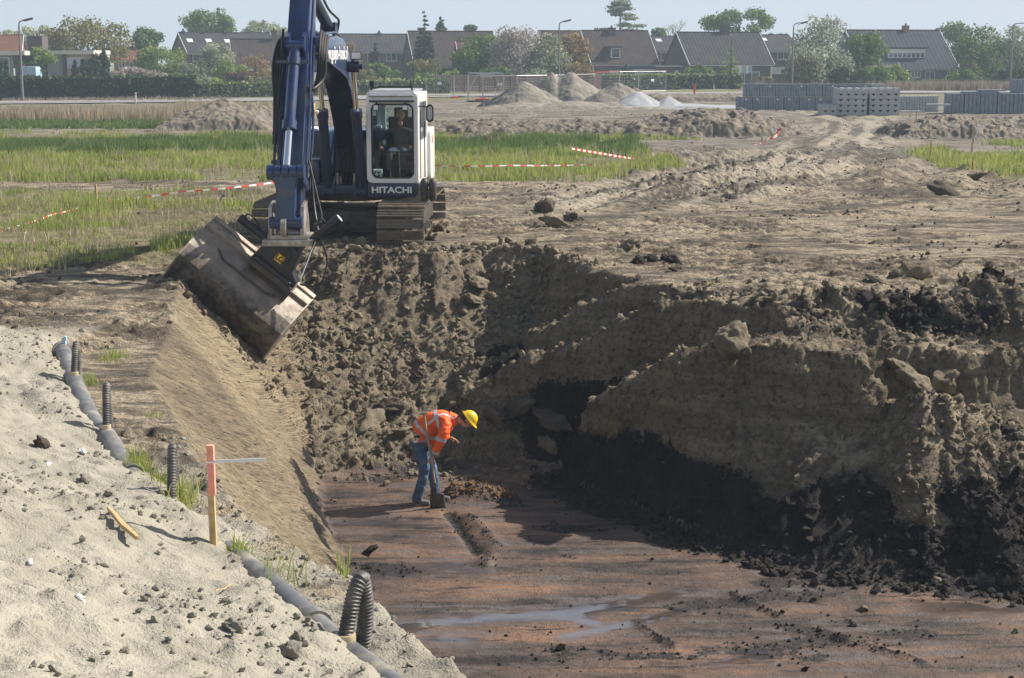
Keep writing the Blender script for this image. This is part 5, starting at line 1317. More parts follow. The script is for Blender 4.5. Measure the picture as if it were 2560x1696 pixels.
def hand(wrist, dirv, palm_n, s, curl, spread=.12, thumb=1):
    """palm, four unequal bent fingers and a thumb; returns (nodes, edges)"""
    d = Vector(dirv).normalized(); nrm = Vector(palm_n); nrm = (nrm - d * nrm.dot(d)).normalized(); sd = d.cross(nrm)
    W = Vector(wrist); nodes, edges = [], []
    def add(p, r): nodes.append((*p, r)); return len(nodes) - 1
    w0 = add(W, .026 * s); pm = add(W + d * .045 * s, .034 * s); edges.append((w0, pm))
    for k in range(4):
        o = (k - 1.5); L = (.070, .080, .076, .060)[k] * s; c = curl[k]
        kn = add(W + d * .092 * s + sd * o * .020 * s, .0115 * s); edges.append((pm, kn)); p = Vector(nodes[kn][:3]); a = 0; prev = kn
        for j, fr in enumerate((.45, .32, .23)):
            a += c * (.8 if j == 0 else 1.1)
            dd = (d * math.cos(a) + nrm * math.sin(a) + sd * o * spread).normalized(); p = p + dd * L * fr
            q = add(p, (.0098, .009, .0078)[j] * s); edges.append((prev, q)); prev = q
    b = add(W + d * .035 * s + sd * thumb * -.032 * s + nrm * .008 * s, .013 * s); edges.append((pm, b))
    q1 = add(Vector(nodes[b][:3]) + (d * .6 - sd * thumb * .55 + nrm * .5).normalized() * .036 * s, .0115 * s); edges.append((b, q1))
    q2 = add(Vector(nodes[q1][:3]) + (d * .75 - sd * thumb * .05 + nrm * .65).normalized() * .030 * s, .0095 * s); edges.append((q1, q2))
    return nodes, edges

# the man with the shovel: x right, z up, feet at 0; local +y away from the camera
wf = atd(980, 1165, z=-2.9)
WK = thing('person', 'worker in orange jacket, jeans and yellow helmet bending over a shovel', 'worker', (wf.x - .02, wf.y, gz(wf.x, wf.y) - .005))
# body under the clothes (neck, head, hands)
Hc = Vector((.655, -.02, 1.255)); hf = Vector((.62, -.05, -.75)); hu = Vector((.76, 0, .62))
hm, f_, u_, r_ = head('head', WK, Hc, hf, hu, .098, None)
nk_nodes = [(.47, .0, 1.24, .062), (.545, -.005, 1.245, .056), (.61, -.01, 1.25, .055)]
nk = skinned('tmp', nk_nodes, [(0, 1), (1, 2)], None, None, sub=1)
h1n, h1e = hand((.175, -.19, .760), (-.22, -.05, -.95), (-.55, .80, 0), 1.0, (1.15, 1.15, 1.1, 1.0), .05, 1)
h1 = skinned('tmp', h1n, h1e, None, None, sub=1)
h2n, h2e = hand((.385, .16, .955), (.92, -.12, -.32), (.1, -.2, -.95), 1.0, (.18, .25, .38, .5), .10, -1)
h2 = skinned('tmp', h2n, h2e, None, None, sub=1)
ms = [hm] + [o.data for o in (nk, h1, h2)]
for o in (nk, h1, h2): bpy.data.objects.remove(o)
wbody = join(ms, 'body', M['skin'], WK)
# jacket: pelvis root to collar, both sleeves
jn = [(-.045, 0, 1.02, .165, .185), (.03, 0, 1.13, .158, .195), (.14, 0, 1.215, .165, .205), (.27, 0, 1.255, .172, .205), (.37, 0, 1.255, .150, .18), (.47, 0, 1.245, .092, .10), (.53, 0, 1.245, .080, .085),
      (.36, -.17, 1.225, .098), (.335, -.235, 1.14, .088), (.27, -.25, .985, .078), (.215, -.215, .86, .070), (.185, -.195, .785, .062),
      (.37, .17, 1.20, .095), (.37, .23, 1.09, .085), (.315, .22, .975, .076), (.345, .185, .955, .064), (.375, .165, .955, .056)]
je = [(0, 1), (1, 2), (2, 3), (3, 4), (4, 5), (5, 6), (3, 7), (7, 8), (8, 9), (9, 10), (10, 11), (3, 12), (12, 13), (13, 14), (14, 15), (15, 16)]
jk = skinned('jacket', jn, je, M['hivis'], WK, sub=3)
crease(jk, .014, .10, 5)
# jacket skirt hanging open at the front/below
sk_ = [(-.01, 0, 1.05, .150, .190), (.10, 0, .98, .125, .19), (.135, 0, .86, .085, .185)]
skirt = skinned('jacket_skirt', sk_, [(0, 1), (1, 2)], M['hivis'], jk, sub=3)
crease(skirt, .014, .10, 6)
def band(name, pts, r, mat, parent, wide, thick=.006):
    """a strip lying on the cloth: swept flat ring"""
    mb = MB(); n = len(pts)
    return mb
def hoop(c, ax, ra, rb, wd, refdir=(0, 1, 0)):
    """flat band round a limb: centre c, axis ax, radii, width"""
    ax = Vector(ax).normalized(); b = Vector(refdir); b = (b - ax * b.dot(ax)).normalized(); a = ax.cross(b); c = Vector(c); mb = MB(); n = 28
    vs = []
    for k in range(n):
        t = 2 * math.pi * k / n; o = a * math.cos(t) * ra + b * math.sin(t) * rb
        vs += [c + o - ax * wd / 2, c + o + ax * wd / 2]
    fs = [(2 * k, 2 * k + 1, 2 * ((k + 1) % n) + 1, 2 * ((k + 1) % n)) for k in range(n)]
    return mb.add(vs, fs)
def shrink(o, target, off=.006):
    """lay the strip on the cloth: each vertex moved to the surface below it"""
    from mathutils.bvhtree import BVHTree
    bv = BVHTree.FromPolygons([v.co[:] for v in target.data.vertices], [p.vertices[:] for p in target.data.polygons])
    for v in o.data.vertices:
        loc, nr, i, ds = bv.find_nearest(v.co)
        if loc is not None: v.co = loc + nr * off
def sbands(specs):
    for c, ax, ra, rb, wd, tg in specs:
        o = hoop(c, ax, ra, rb, wd).build('reflective_band', M['reflect'], jk, smooth=True); shrink(o, tg)
sbands([((.275, -.245, 1.03), (.35, .03, 1), .09, .09, .052, jk), ((.20, -.205, .835), (.35, -.2, 1), .075, .075, .052, jk),
        ((.225, 0, 1.25), (1, 0, .22), .19, .22, .055, jk), ((.02, 0, 1.11), (.75, 0, .66), .18, .21, .055, jk), ((.33, .215, .96), (.9, -.3, 0), .075, .075, .05, jk),
        ((.10, 0, .975), (.35, 0, -1), .14, .20, .05, skirt)])
def stripline(pts, wd, tg):
    pts = catmull(pts, 6); mb = MB(); vs = []
    for i, p in enumerate(pts):
        t = (pts[min(i + 1, len(pts) - 1)] - pts[max(i - 1, 0)]).normalized(); s = t.cross(Vector((0, 1, 0))).normalized()
        vs += [p - s * wd / 2, p + s * wd / 2]
    o = mb.add(vs, [(2 * i, 2 * i + 1, 2 * i + 3, 2 * i + 2) for i in range(len(pts) - 1)]).build('reflective_band', M['reflect'], jk, smooth=True); shrink(o, tg)
stripline([(-.06, -.19, 1.06), (.0, -.2, .99), (.06, -.2, .93), (.10, -.2, .86)], .05, jk)
stripline([(.05, -.2, 1.20), (.16, -.2, 1.30), (.28, -.15, 1.38), (.40, -.12, 1.36), (.47, -.1, 1.30)], .045, jk)
# trousers
tn = [(-.03, 0, .99, .118, .15), (-.045, -.085, .86, .118), (.045, -.10, .54, .090), (.0, -.105, .35, .080), (-.075, -.11, .11, .078), (-.085, -.11, .05, .074),
      (-.035, .085, .86, .115), (.13, .10, .53, .086), (.165, .105, .33, .076), (.185, .11, .11, .072), (.185, .11, .06, .068)]
tro = skinned('trousers', tn, [(0, 1), (1, 2), (2, 3), (3, 4), (4, 5), (0, 6), (6, 7), (7, 8), (8, 9), (9, 10)], M['denim'], WK, sub=3)
crease(tro, .016, .11, 7)
for (ax_, ay_, ang) in ((-.085, -.11, -4), (.20, .11, 6)):
    bt = skinned('boot', [(ax_ - .035, ay_, .045, .045, .04), (ax_, ay_, .075, .055, .05), (ax_ + .09, ay_, .052, .048, .048), (ax_ + .165, ay_, .042, .042, .05), (ax_ + .20, ay_, .036, .034, .04), (ax_ - .01, ay_, .13, .05)], [(0, 1), (1, 2), (2, 3), (3, 4), (1, 5)], M['boot'], WK, sub=2, root=1)
# helmet: shell with brim
bm = bmesh.new(); bmesh.ops.create_uvsphere(bm, u_segments=32, v_segments=20, radius=1)
bmesh.ops.delete(bm, geom=[v for v in bm.verts if v.co.z < -.05], context='VERTS')
for v in bm.verts:
    x, y, z = v.co
    rid = .05 * math.exp(-(x / .14) ** 2) * max(0, z)
    k = 1.0
    if z < .06: k = 1.16 + (.22 * max(0, y) if y > 0 else .0)
    v.co = Hc + (r_ * x * .98 * k + f_ * (y * 1.22 * k + .04) + u_ * (z * (1.18 + rid) + .30)) * .104
bmesh.ops.solidify(bm, geom=bm.faces[:], thickness=.006)
hme = bpy.data.meshes.new('helmet'); bm.to_mesh(hme); bm.free(); hme.polygons.foreach_set('use_smooth', [True] * len(hme.polygons))
link('helmet', hme, M['yellow'], WK)
bm = bmesh.new(); bmesh.ops.create_uvsphere(bm, u_segments=24, v_segments=16, radius=1)
bmesh.ops.delete(bm, geom=[v for v in bm.verts if v.co.y > .35 or v.co.z < -.55], context='VERTS')
for v in bm.verts:
    x, y, z = v.co; v.co = Hc + (r_ * x * .80 + f_ * y * 1.06 + u_ * z * 1.16) * .101
hme = bpy.data.meshes.new('hair'); bm.to_mesh(hme); bm.free(); link('hair', hme, M['hair'], WK)
# the shovel he holds
SH = thing('shovel', 'long handled shovel with dark square blade held upright by the worker', 'shovel', tuple(WK.location))
top, mid, low = Vector((.045, -.225, 1.395)), Vector((.150, -.235, .70)), Vector((.205, -.235, .26))
MB().tube(catmull([top, (.085, -.23, 1.10), mid, low], 5), .0165, 10).build('handle', M['woodgrey'], SH, smooth=True)
MB().cyl(top + Vector((-.062, 0, -.005)), top + Vector((.055, 0, .012)), .017).build('grip', M['woodgrey'], SH, smooth=True)
MB().cyl(low + Vector((-.006, 0, .12)), low + Vector((.006, 0, -.04)), .021).build('socket', M['grime'], SH, smooth=True)
bl_ = MB(); gx_, gz_ = 7, 7; vs = []
for j in range(gz_):
    for i in range(gx_):
        a = (i / (gx_ - 1) - .5) * .225; b = j / (gz_ - 1); zz = .235 - b * .245 + (.018 if j == 0 and i in (0, gx_ - 1) else 0) * -1
        ww = a * (1 - .08 * (1 - b)); vs.append((.225 + ww + b * .012, -.245 - .035 * (1 - (2 * a / .225) ** 2) * .6 + .03 * b, zz + (.012 * abs(2 * a / .225) if j == gz_ - 1 else 0)))
bl_.add(vs, [(j * gx_ + i, j * gx_ + i + 1, (j + 1) * gx_ + i + 1, (j + 1) * gx_ + i) for j in range(gz_ - 1) for i in range(gx_ - 1)])
bo = bl_.build('blade', M['grime'], SH, smooth=True); md = bo.modifiers.new('thick', 'SOLIDIFY'); md.thickness = .006

# the driver in the cab
e_m = Matrix.Translation(EXC.location) @ Matrix.Rotation(EXC.rotation_euler.z, 4, 'Z')
dl = e_m @ Vector((cabx + .03, -.60, 1.71))
DR = thing('person', 'driver in dark sweater sitting at the levers behind the cab window', 'driver', dl, EXC.rotation_euler.z)
dh, *_ = head('head', DR, Vector((.03, -.02, .76)), (.05, -.95, -.25), (0, -.2, 1), .105, None)
dn = skinned('tmp', [(.0, .06, .54, .06), (.02, .03, .65, .055)], [(0, 1)], None, None, sub=1)
hl1n, hl1e = hand((-.31, -.38, .16), (.05, -.9, -.1), (0, 0, -1), 1.0, (.9, .9, .9, .9), .05, 1); hl1 = skinned('tmp', hl1n, hl1e, None, None, sub=1)
hr1n, hr1e = hand((.31, -.38, .17), (-.15, -.9, .0), (0, 0, -1), 1.0, (.6, .6, .7, .8), .06, -1); hr1 = skinned('tmp', hr1n, hr1e, None, None, sub=1)
ms = [dh, dn.data, hl1.data, hr1.data]
for o in (dn, hl1, hr1): bpy.data.objects.remove(o)
join(ms, 'body', M['skin'], DR)
skinned('sweater', [(0, .05, .06, .16, .14), (0, .06, .26, .165, .13), (0, .06, .43, .19, .13), (0, .05, .54, .075), (-.20, .04, .44, .085), (-.30, -.04, .26, .07), (-.31, -.34, .17, .05), (.20, .04, .44, .085), (.31, -.04, .26, .07), (.31, -.34, .18, .05)],
        [(0, 1), (1, 2), (2, 3), (2, 4), (4, 5), (5, 6), (2, 7), (7, 8), (8, 9)], M['cloth_dark'], DR, sub=2)
skinned('trousers', [(0, .03, .02, .15, .14), (-.11, -.20, .05, .09), (-.15, -.50, .06, .075), (-.13, -.58, -.32, .055), (.11, -.20, .05, .09), (.15, -.50, .06, .075), (.13, -.58, -.32, .055)], [(0, 1), (1, 2), (2, 3), (0, 4), (4, 5), (5, 6)], M['denim'], DR, sub=2)
bm = bmesh.new(); bmesh.ops.create_uvsphere(bm, u_segments=20, v_segments=14, radius=.108)
bmesh.ops.delete(bm, geom=[v for v in bm.verts if v.co.z < .02 or (v.co.y < -.06 and v.co.z < .06)], context='VERTS')
for v in bm.verts: v.co = Vector((.03 + v.co.x * .82, -.005 + v.co.y, .78 + v.co.z * 1.05))
hme = bpy.data.meshes.new('hair'); bm.to_mesh(hme); bm.free(); link('hair', hme, M['hair'], DR)
# ------------------------------------------------------------------ things on the building site
# dewatering pipe with its ribbed risers
pz = lambda x, y, d=.055: (x, y, max(gz(x, y), -.02) * 0 + d)
pts = [(x, y, .05 if y > 18.5 else .030) for x, y in PIPE]
sm_ = catmull(pts, 8)
PI_ = thing('drain_pipe', 'long grey pipe half buried in sand along the top of the slope', 'pipe', (0, 0, 0))
MB().tube(sm_, .094, 18).build('pipe_run', M['pipe'], PI_, smooth=True)
def pipe_at(y): return Vector((float(np.interp(y, [q.y for q in sm_[::-1]], [q.x for q in sm_[::-1]])), y, .035))
for yy in (13.02, 9.45):
    c = pipe_at(yy); a = (pipe_at(yy + .1) - c).normalized()
    MB().cyl(c - a * .05, c + a * .05, .108, n=20).build('pipe_collar', M['pipe'] if yy < 12 else M['hose'], PI_, smooth=True)
c = pipe_at(18.77); a = (pipe_at(18.5) - pipe_at(18.76)).normalized()
MB().cyl(c - a * .06, c + a * .04, .112, n=20).cyl(c - a * .07, c - a * .055, .12, n=20).build('end_flange', M['steel'], PI_, smooth=True)
MB().box(c + Vector((.03, -.02, .13)), (.05, .06, .10)).box(c + Vector((.05, -.03, .17)), (.03, .05, .05)).build('valve_grip', M['tarp'], PI_, bevel=.012)
def riser(yb, h, lean, drop, r=.042):
    b = pipe_at(yb) + Vector((0, 0, .07)); top = b + Vector((lean[0] * .75, lean[1] * .75, h))
    base = MB().cyl(b - Vector((0, 0, .03)), b + Vector((0, 0, .05)), r * 1.22, n=16).build('hose_coupling', M['brass'], PI_, bevel=.004)
    path = catmull([b + Vector((0, 0, .02)), b + Vector((lean[0] * .25, lean[1] * .25, h * .45)), b + Vector((lean[0] * .55, lean[1] * .55, h * .85)), top + Vector((lean[0] * .18, lean[1] * .18, .02)),
                    b + Vector((lean[0] * 1.05, lean[1] * 1.05, h * .88)), b + Vector((lean[0] * 1.15, lean[1] * 1.15, h * .45)), b + Vector((lean[0] * 1.1 + drop[0], lean[1] * 1.1 + drop[1], -.12))], 22)
    # ribs: radius rises and falls along the hose
    L = 0; rs = []; P_ = []
    for i, p in enumerate(path):
        if i: L += (p - path[i - 1]).length
        P_.append((L, p))
    tot = L; n = int(tot / .0073); ds = [q[0] for q in P_]
    out = []
    for i in range(n + 1):
        s = tot * i / n; k = min(max(np.searchsorted(ds, s), 1), len(P_) - 1); t = (s - ds[k - 1]) / max(ds[k] - ds[k - 1], 1e-6)
        out.append(P_[k - 1][1].lerp(P_[k][1], t)); ph = (s % .022) / .022
        rs.append(r * (1.0 if ph < .6 else .88))
    MB().tube(out, rs, 14).build('riser_hose', M['hose'], PI_, smooth=True)
riser(16.95, .31, (.005, .14), (.0, .0), .039); riser(14.42, .37, (-.022, .17), (.0, .03), .037); riser(11.92, .39, (-.012, .17), (.0, .02), .039); riser(8.98, .33, (.095, .13), (-.02, .02), .051)
# peg with its string
pg = next(q for q in (Vector((0, 0, CAM_H)) + (atd(493, 1256, y=1.0) - Vector((0, 0, CAM_H))) * (6 + .01 * k) for k in range(1500)) if q.z <= gz(q.x, q.y))
PG = thing('survey_peg', 'wooden peg with orange painted top standing in the sand', 'peg', pg)
MB().box((0, 0, .15), (.046, .046, .58), Matrix.Rotation(R(-.6), 3, 'Y')).build('peg_shaft', M['wood'], PG, bevel=.004)
MB().box((.0035, 0, .525), (.0475, .0475, .355), Matrix.Rotation(R(-.6), 3, 'Y')).build('painted_top', M['redpale'], PG, bevel=.004)
MB().bar((.02, -.02, .59), (.385, -.02, .605), .005, .022).box((.003, 0, .585), (.05, .05, .012)).build('marker_strip', M['pale'], PG)
# splinters of wood on the bank
def splinter(label, u0, v0, u1, v1, w, mat):
    a = atd(u0, v0, z=.4); b = atd(u1, v1, z=.35)
    for _ in range(6): a = atd(u0, v0, z=gz(a.x, a.y) + .03); b = atd(u1, v1, z=gz(b.x, b.y) + .015)
    m_ = a.lerp(b, .55) + Vector((0, 0, -.012)); nrm = Vector((.6, .3, 0)).normalized() * w
    mb = MB(); secs = [(a, .5), (a.lerp(b, .2), .85), (m_, 1), (a.lerp(b, .85), .9), (b, .6)]
    vs = []
    for k, (p, s) in enumerate(secs): vs += [p - nrm * s * .5, p + nrm * s * .5, p + nrm * s * .42 + Vector((0, 0, w * .55)), p - nrm * s * .40 + Vector((0, 0, w * .6))]
    fs = [(k * 4 + i, k * 4 + (i + 1) % 4, k * 4 + 4 + (i + 1) % 4, k * 4 + 4 + i) for k in range(4) for i in range(4)] + [(0, 1, 2, 3), (19, 18, 17, 16)]
    prop(mb.add(vs, fs).build('wood_splinter', M[mat], None, bevel=.003), label, 'wood')
splinter('broken orange tipped stake lying on the sand bank', 250, 1178, 318, 1248, .042, 'wood')
splinter('thin pinkish chip of wood on the sand near the pipe', 498, 1367, 535, 1352, .012, 'wood')
# stakes and barrier tape
def stake(label, u, v, h, lean=0, mat='wood', w=.05, top=None):
    p = atd(u, v, z=0); p.z = gz(p.x, p.y)
    o = MB().box((0, 0, h / 2 - .05), (w, w, h + .1), Matrix.Rotation(R(lean), 3, 'Y')).build('stake', M[mat], None, p)
    prop(o, label, 'stake'); return p
stake('thin wooden stake in the left grass carrying a tape', 223, 474, .47)
stake('thin wooden stake at the end of the slanted tape in the tall grass', 1494, 372, .44)
stake('short orange stake in the right grass near the mud', 1543, 388, .30, mat='orange', w=.04)
stake('wooden stake where the crumpled tape is tied by the lane', 1761, 332, .68)
stake('small stake in the mud left of the crumpled tape', 1630, 352, .32, w=.04)
stake('stake at the left corner of the right grass patch', 2149, 382, .62, lean=2)
stake('stake behind the corner of the right grass patch', 2246, 357, .45)
stake('upright stake standing beside a leaning white lath', 2249, 330, .72, lean=-1)
stake('stake in front of the concrete blocks on the right', 2117, 284, .62, w=.05)
stake('second stake in front of the stacks, left of the taller one', 2103, 272, .44, w=.05)
stake('tiny orange flag stake in front of the dark mound', 1125, 335, .30, mat='orange', w=.05)
stake('low red stake in front of the right grass patch', 2248, 410, .34, lean=-8, mat='red', w=.03)
p = atd(2250, 328, z=0); p.z = gz(p.x, p.y)
prop(MB().bar((0, 0, .1), (.26, .02, .78), .03).build('lath', M['pale'], None, p + Vector((.04, 0, 0))), 'white lath leaning away from its stake on the churned bank', 'lath')
def tape(label, pts, wd=.05, sag=.03, twist=.3, seed=0):
    pts = [Vector(p) for p in pts]; r = random.Random(seed); path = []
    for a, b in zip(pts, pts[1:]):
        n = max(4, int((b - a).length / .16))
        for i in range(n):
            t = i / n; q = a.lerp(b, t); q.z -= sag * 4 * t * (1 - t); path.append(q)
    path.append(pts[-1]); vs, run = [], []; L = 0; ph = r.uniform(0, 6)
    for i, q in enumerate(path):
        if i: L += (q - path[i - 1]).length
        tw = twist * math.sin(L * .9 + ph); up_ = Vector((0, -math.sin(tw), math.cos(tw))) * wd / 2
        vs += [q - up_, q + up_]; run += [L, L]
    f = np.array([[2 * i, 2 * i + 1, 2 * i + 3, 2 * i + 2] for i in range(len(path) - 1)])
    o = link('barrier_tape', np_mesh('barrier_tape', np.array([v[:] for v in vs]), f, True, {'run': run}), M['tape'])
    prop(o, label, 'tape')
tape('tape running from the left edge of the grass up to its stake', [atd(-30, 540, y=32.0), atd(20, 528, y=32.5), atd(120, 497, y=35.2), atd(224, 467, y=38.6)], .042, .02, .5, 1)
tape('tape running from the left stake towards the excavator', [atd(224, 466, y=38.6), atd(420, 443, y=40.2), atd(640, 421, y=42.5)], .045, .03, .5, 2)
tape('long level tape low in the grass right of the cab', [atd(985, 382.5, y=47.0), atd(1180, 382.5, y=48.5), atd(1400, 379, y=50.5), atd(1500, 373, y=53.5)], .038, .03, .45, 3)
tape('slanted tape pulled tight down to a stake in the tall grass', [atd(1322, 344, y=48.5), atd(1485, 371, y=55)], .055, 0, .12, 4)
tape('tape running right in front of the bright grass patch', [atd(2152, 372, y=53.8), atd(2250, 378, y=51.5), atd(2400, 386, y=49)], .06, .01, .1, 5)
tape('twisted tape going back from the corner stake of the right patch', [atd(2146, 374, y=54), atd(2180, 369, y=56), atd(2246, 363, y=59)], .07, 0, .8, 6)
tape('crumpled loose tape flapping from the stake by the lane', [atd(1761, 331, y=66), atd(1775, 322, y=66.5), atd(1800, 309, y=67), atd(1790, 302, y=67), atd(1806, 297, y=67)], .12, .05, 1.2, 7)
tape('slack tape lying on the mud left of the lane stake', [atd(1590, 349, y=61), atd(1640, 345, y=62), atd(1700, 341, y=64), atd(1760, 332, y=66)], .09, .05, 1.0, 8)
tape('thin tape falling from the stake in front of the concrete blocks', [atd(2118, 277, y=88), atd(2165, 292, y=82), atd(2190, 298, y=80)], .08, .08, .8, 9)
# heaps of soil, sand and gravel
def heap(name, label, x, y, rx, ry, h, mat, seed, cat, peaks=((0, 0, 1),), rough=.12, n=150, lump_=0.0, pw=1.15, extra=0):
    u = np.linspace(-1, 1, n); X, Y_ = np.meshgrid(u, u)
    Zh = np.zeros_like(X)
    for px_, py_, ph in peaks:
        d = np.hypot((X - px_) * rx, (Y_ - py_) * ry) / h / ph
        d = d * (1 + .16 * fbm(np.arctan2(Y_ - py_, X - px_) * 1.3, X * .5, 1, 2, seed))
        Zh = np.maximum(Zh, ph * h * (1 - d / pw / (min(rx, ry) / h) * 1.0).clip(-.2, 1))
    wx, wy = X * rx, Y_ * ry
    Zh = Zh * sstep(1, .78, np.maximum(np.abs(X), np.abs(Y_)))
    Zh = np.where(Zh > .9 * h, .9 * h + (Zh - .9 * h) * .4, Zh)
    m = sstep(-.1, .15, Zh / h)
    Zh = Zh + m * rough * h * fbm(wx, wy, h * .8, 6, seed, .6)
    if lump_: Zh = Zh + facets(m, wx, wy, (h * .5, h * .25, h * .12), (lump_ * h, lump_ * h * .6, lump_ * h * .35), seed)
    Zh = np.where(m < .05, -.12, Zh - .02)
    idx_ = np.arange(n - 1)[:, None] * n + np.arange(n - 1)[None]
    F = np.stack([idx_, idx_ + 1, idx_ + 1 + n, idx_ + n], -1).reshape(-1, 4)
    keep = (Zh.ravel()[F] > -.1).any(1)
    Vh = np.stack([wx, wy, Zh], -1).reshape(-1, 3); used, inv = np.unique(F[keep].ravel(), return_inverse=True)
    o = link(name, np_mesh(name, Vh[used], inv.reshape(-1, 4), True), M[mat], None, (x, y, 0))
    prop(o, label, cat); return o
def hx(u, y): return (u * KD - 1280) / FPX * (y * CT + CAM_H * ST)
heap('earth_heap', 'big grey heap of lumpy soil on the grass left of the excavator', hx(525, 80), 80, 3.4, 3.2, 1.50, 'heapclay', 201, 'heap', ((-.05, 0, 1), (.25, .1, .86), (-.35, 0, .72), (.55, .1, .50)), .10, lump_=.05, pw=1.3)
heap('sand_heap', 'near pointed grey sand heap behind the cab', hx(1205, 114), 114, 3.6, 3.2, 1.95, 'drysand', 202, 'heap', ((.05, 0, 1), (-.3, .1, .55), (.35, .05, .45)), .08, pw=.95)
heap('sand_heap', 'tallest sand heap with double top in the row of heaps', hx(1308, 128), 128, 4.0, 3.4, 2.45, 'drysand', 203, 'heap', ((.12, 0, 1), (-.28, .05, .90), (.5, 0, .45)), .08, pw=1.0)
heap('sand_heap', 'lower sand heap to the right of the tallest one', hx(1430, 124), 124, 3.2, 2.8, 1.70, 'drysand', 204, 'heap', ((-.05, 0, 1), (.4, .1, .70)), .08, pw=.95)
heap('sand_heap', 'flat spread of sand in front of the sand heaps', hx(1330, 112), 112, 7.0, 3.0, .55, 'drysand', 205, 'heap', ((0, 0, 1), (.4, 0, .9), (-.5, 0, .8)), .12, pw=1.6)
heap('gravel_heap', 'pointed heap of bluish gravel in front of the sand heaps', hx(1495, 112), 112, 3.0, 2.3, 1.25, 'gravel', 206, 'heap', ((-.2, 0, 1), (.5, .05, .72)), .03, pw=.95)
heap('gravel_heap', 'low tail of bluish gravel left of the gravel point', hx(1425, 112), 111.5, 3.6, 2.2, .34, 'gravel', 207, 'heap', ((0, 0, 1), (-.45, 0, .7)), .03, pw=2)
heap('gravel_heap', 'low tail of bluish gravel reaching towards the paving packs', hx(1640, 112), 112.5, 4.2, 2.2, .34, 'gravel', 208, 'heap', ((-.3, 0, 1), (.3, 0, .7)), .03, pw=2)
heap('earth_bank', 'long dark bank of clods across the site behind the right grass', hx(1300, 75), 76, 10.5, 2.6, .62, 'heapclay', 209, 'bank', tuple((-.92 + .2 * k, .05 * math.sin(k * 2.3), .75 + .25 * math.sin(k * 1.7) ** 2) for k in range(10)), .22, 260, .12, 2.2)
heap('earth_bank', 'higher lumpy end of the dark bank beside the lane', hx(1655, 74), 74, 4.6, 3.2, 1.25, 'heapclay', 210, 'bank', ((-.1, 0, 1), (.25, .1, .85), (-.5, 0, .7), (.6, 0, .5)), .14, 170, .08, 1.5)
heap('earth_bank', 'rounded dark bank right of the lane, below the leaning lath', hx(2215, 72), 73, 3.2, 3.0, .95, 'heapclay', 211, 'bank', ((-.1, 0, 1), (.4, .1, .8), (-.55, .1, .5)), .14, 150, .08, 1.5)
heap('earth_bank', 'dark churned bank at the right edge in front of the paving packs', hx(2400, 82), 82, 5.4, 3.2, .62, 'heapclay', 212, 'bank', ((-.2, 0, 1), (.4, .1, .9), (-.6, .1, .6)), .16, 160, .09, 1.6)
heap('earth_bank', 'low bank of soil at the road beside the paving packs', hx(1640, 128), 130, 5.5, 2.4, .72, 'heapclay', 213, 'bank', tuple((-.8 + .4 * k, 0, .9) for k in range(5)), .12, 120, .05, 2.2)
heap('soil_mound', 'small dark mound left of its twin on the bare strip', hx(1110, 68.6), 69, .95, .8, .42, 'heapclay', 214, 'mound', ((0, 0, 1),), .2, 60, .1, 1.6)
heap('soil_mound', 'small dark mound right of its twin on the bare strip', hx(1142, 68.2), 68.6, .75, .7, .34, 'heapclay', 215, 'mound', ((0, 0, 1),), .2, 60, .1, 1.6)
# packs of paving stones
def pack_mesh(name, nx, ny, nz, sx, sy, sz, gap):
    mb = MB(); bx, by, bz = sx / nx, sy / ny, sz / nz
    for i in range(nx):
        for j in range(ny):
            for k in range(nz):
                if 0 < i < nx - 1 and 0 < j < ny - 1 and 0 < k < nz - 1: continue
                mb.box(((i + .5) * bx - sx / 2, (j + .5) * by - sy / 2, (k + .5) * bz), (bx - gap, by - gap, bz - gap * .6))
    me = bpy.data.meshes.new(name); me.from_pydata(mb.v, [], mb.f); return me
PK1 = pack_mesh('paver_pack', 6, 4, 5, 1.02, .84, .86, .026); PK2 = pack_mesh('paver_pack', 4, 4, 9, 1.0, 1.0, 1.26, .03); PK3 = pack_mesh('paver_pack', 6, 4, 5, 1.02, .84, .86, .026)
tagm = MB().box((0, 0, 0), (.09, .02, .11)); tag_me = bpy.data.meshes.new('label_tag'); tag_me.from_pydata(tagm.v, [], tagm.f); tag_me.materials.append(M['pale'])
def pack(me, mat, x, y, z, rz, label, group, tag_=None):
    if not me.materials: me.materials.append(M[mat])
    o = bpy.data.objects.new('paver_pack', me); COL.objects.link(o); o.location = (x, y, z); o.rotation_euler = (0, 0, rz)
    prop(o, label, 'paving stones', group)
    if tag_ is not None:
        t = bpy.data.objects.new('label_tag', tag_me); COL.objects.link(t); t.parent = o; t.location = (tag_, -.44, .70)
    return o
g1 = 'packs of dark paving stones in the long double stack'
rj = random.Random(5)
ya_ = 108.5; x0 = hx(1701, ya_)
for k in range(10): pack(PK1, 'concdark', x0 + .52 + k * 1.045 + (.03 if k > 6 else 0), ya_ - .03 * k, 0, R(rj.uniform(-1, 1) - 1), 'pack of dark paving stones in the lower row of the long stack', g1 + ' lower row', -.2 if k % 2 else .1)
for k in range(9):
    me = PK1 if k < 8 else PK3
    pack(me, 'concdark' if k < 8 else 'concpale', x0 + 1.0 + k * 1.045 + (.06 if k > 5 else 0), ya_ + .1 - .03 * k, .872, R(rj.uniform(-1, 1) - 1), 'pack of dark paving stones in the upper row of the long stack' if k < 8 else 'pale grey pack of paving stones at the right end of the upper row', g1 + ' upper row' if k < 8 else None, .15 if k % 2 else None)
yb_ = 101.5; x1 = hx(2185, yb_)
for k in range(5): pack(PK2, 'concdark', x1 + .5 + k * 1.03, yb_ - .02 * k, 0, R(rj.uniform(-1.5, 1.5)), 'tall pack of grey kerb stones in the row along the right edge', 'packs of grey kerb stones', None)
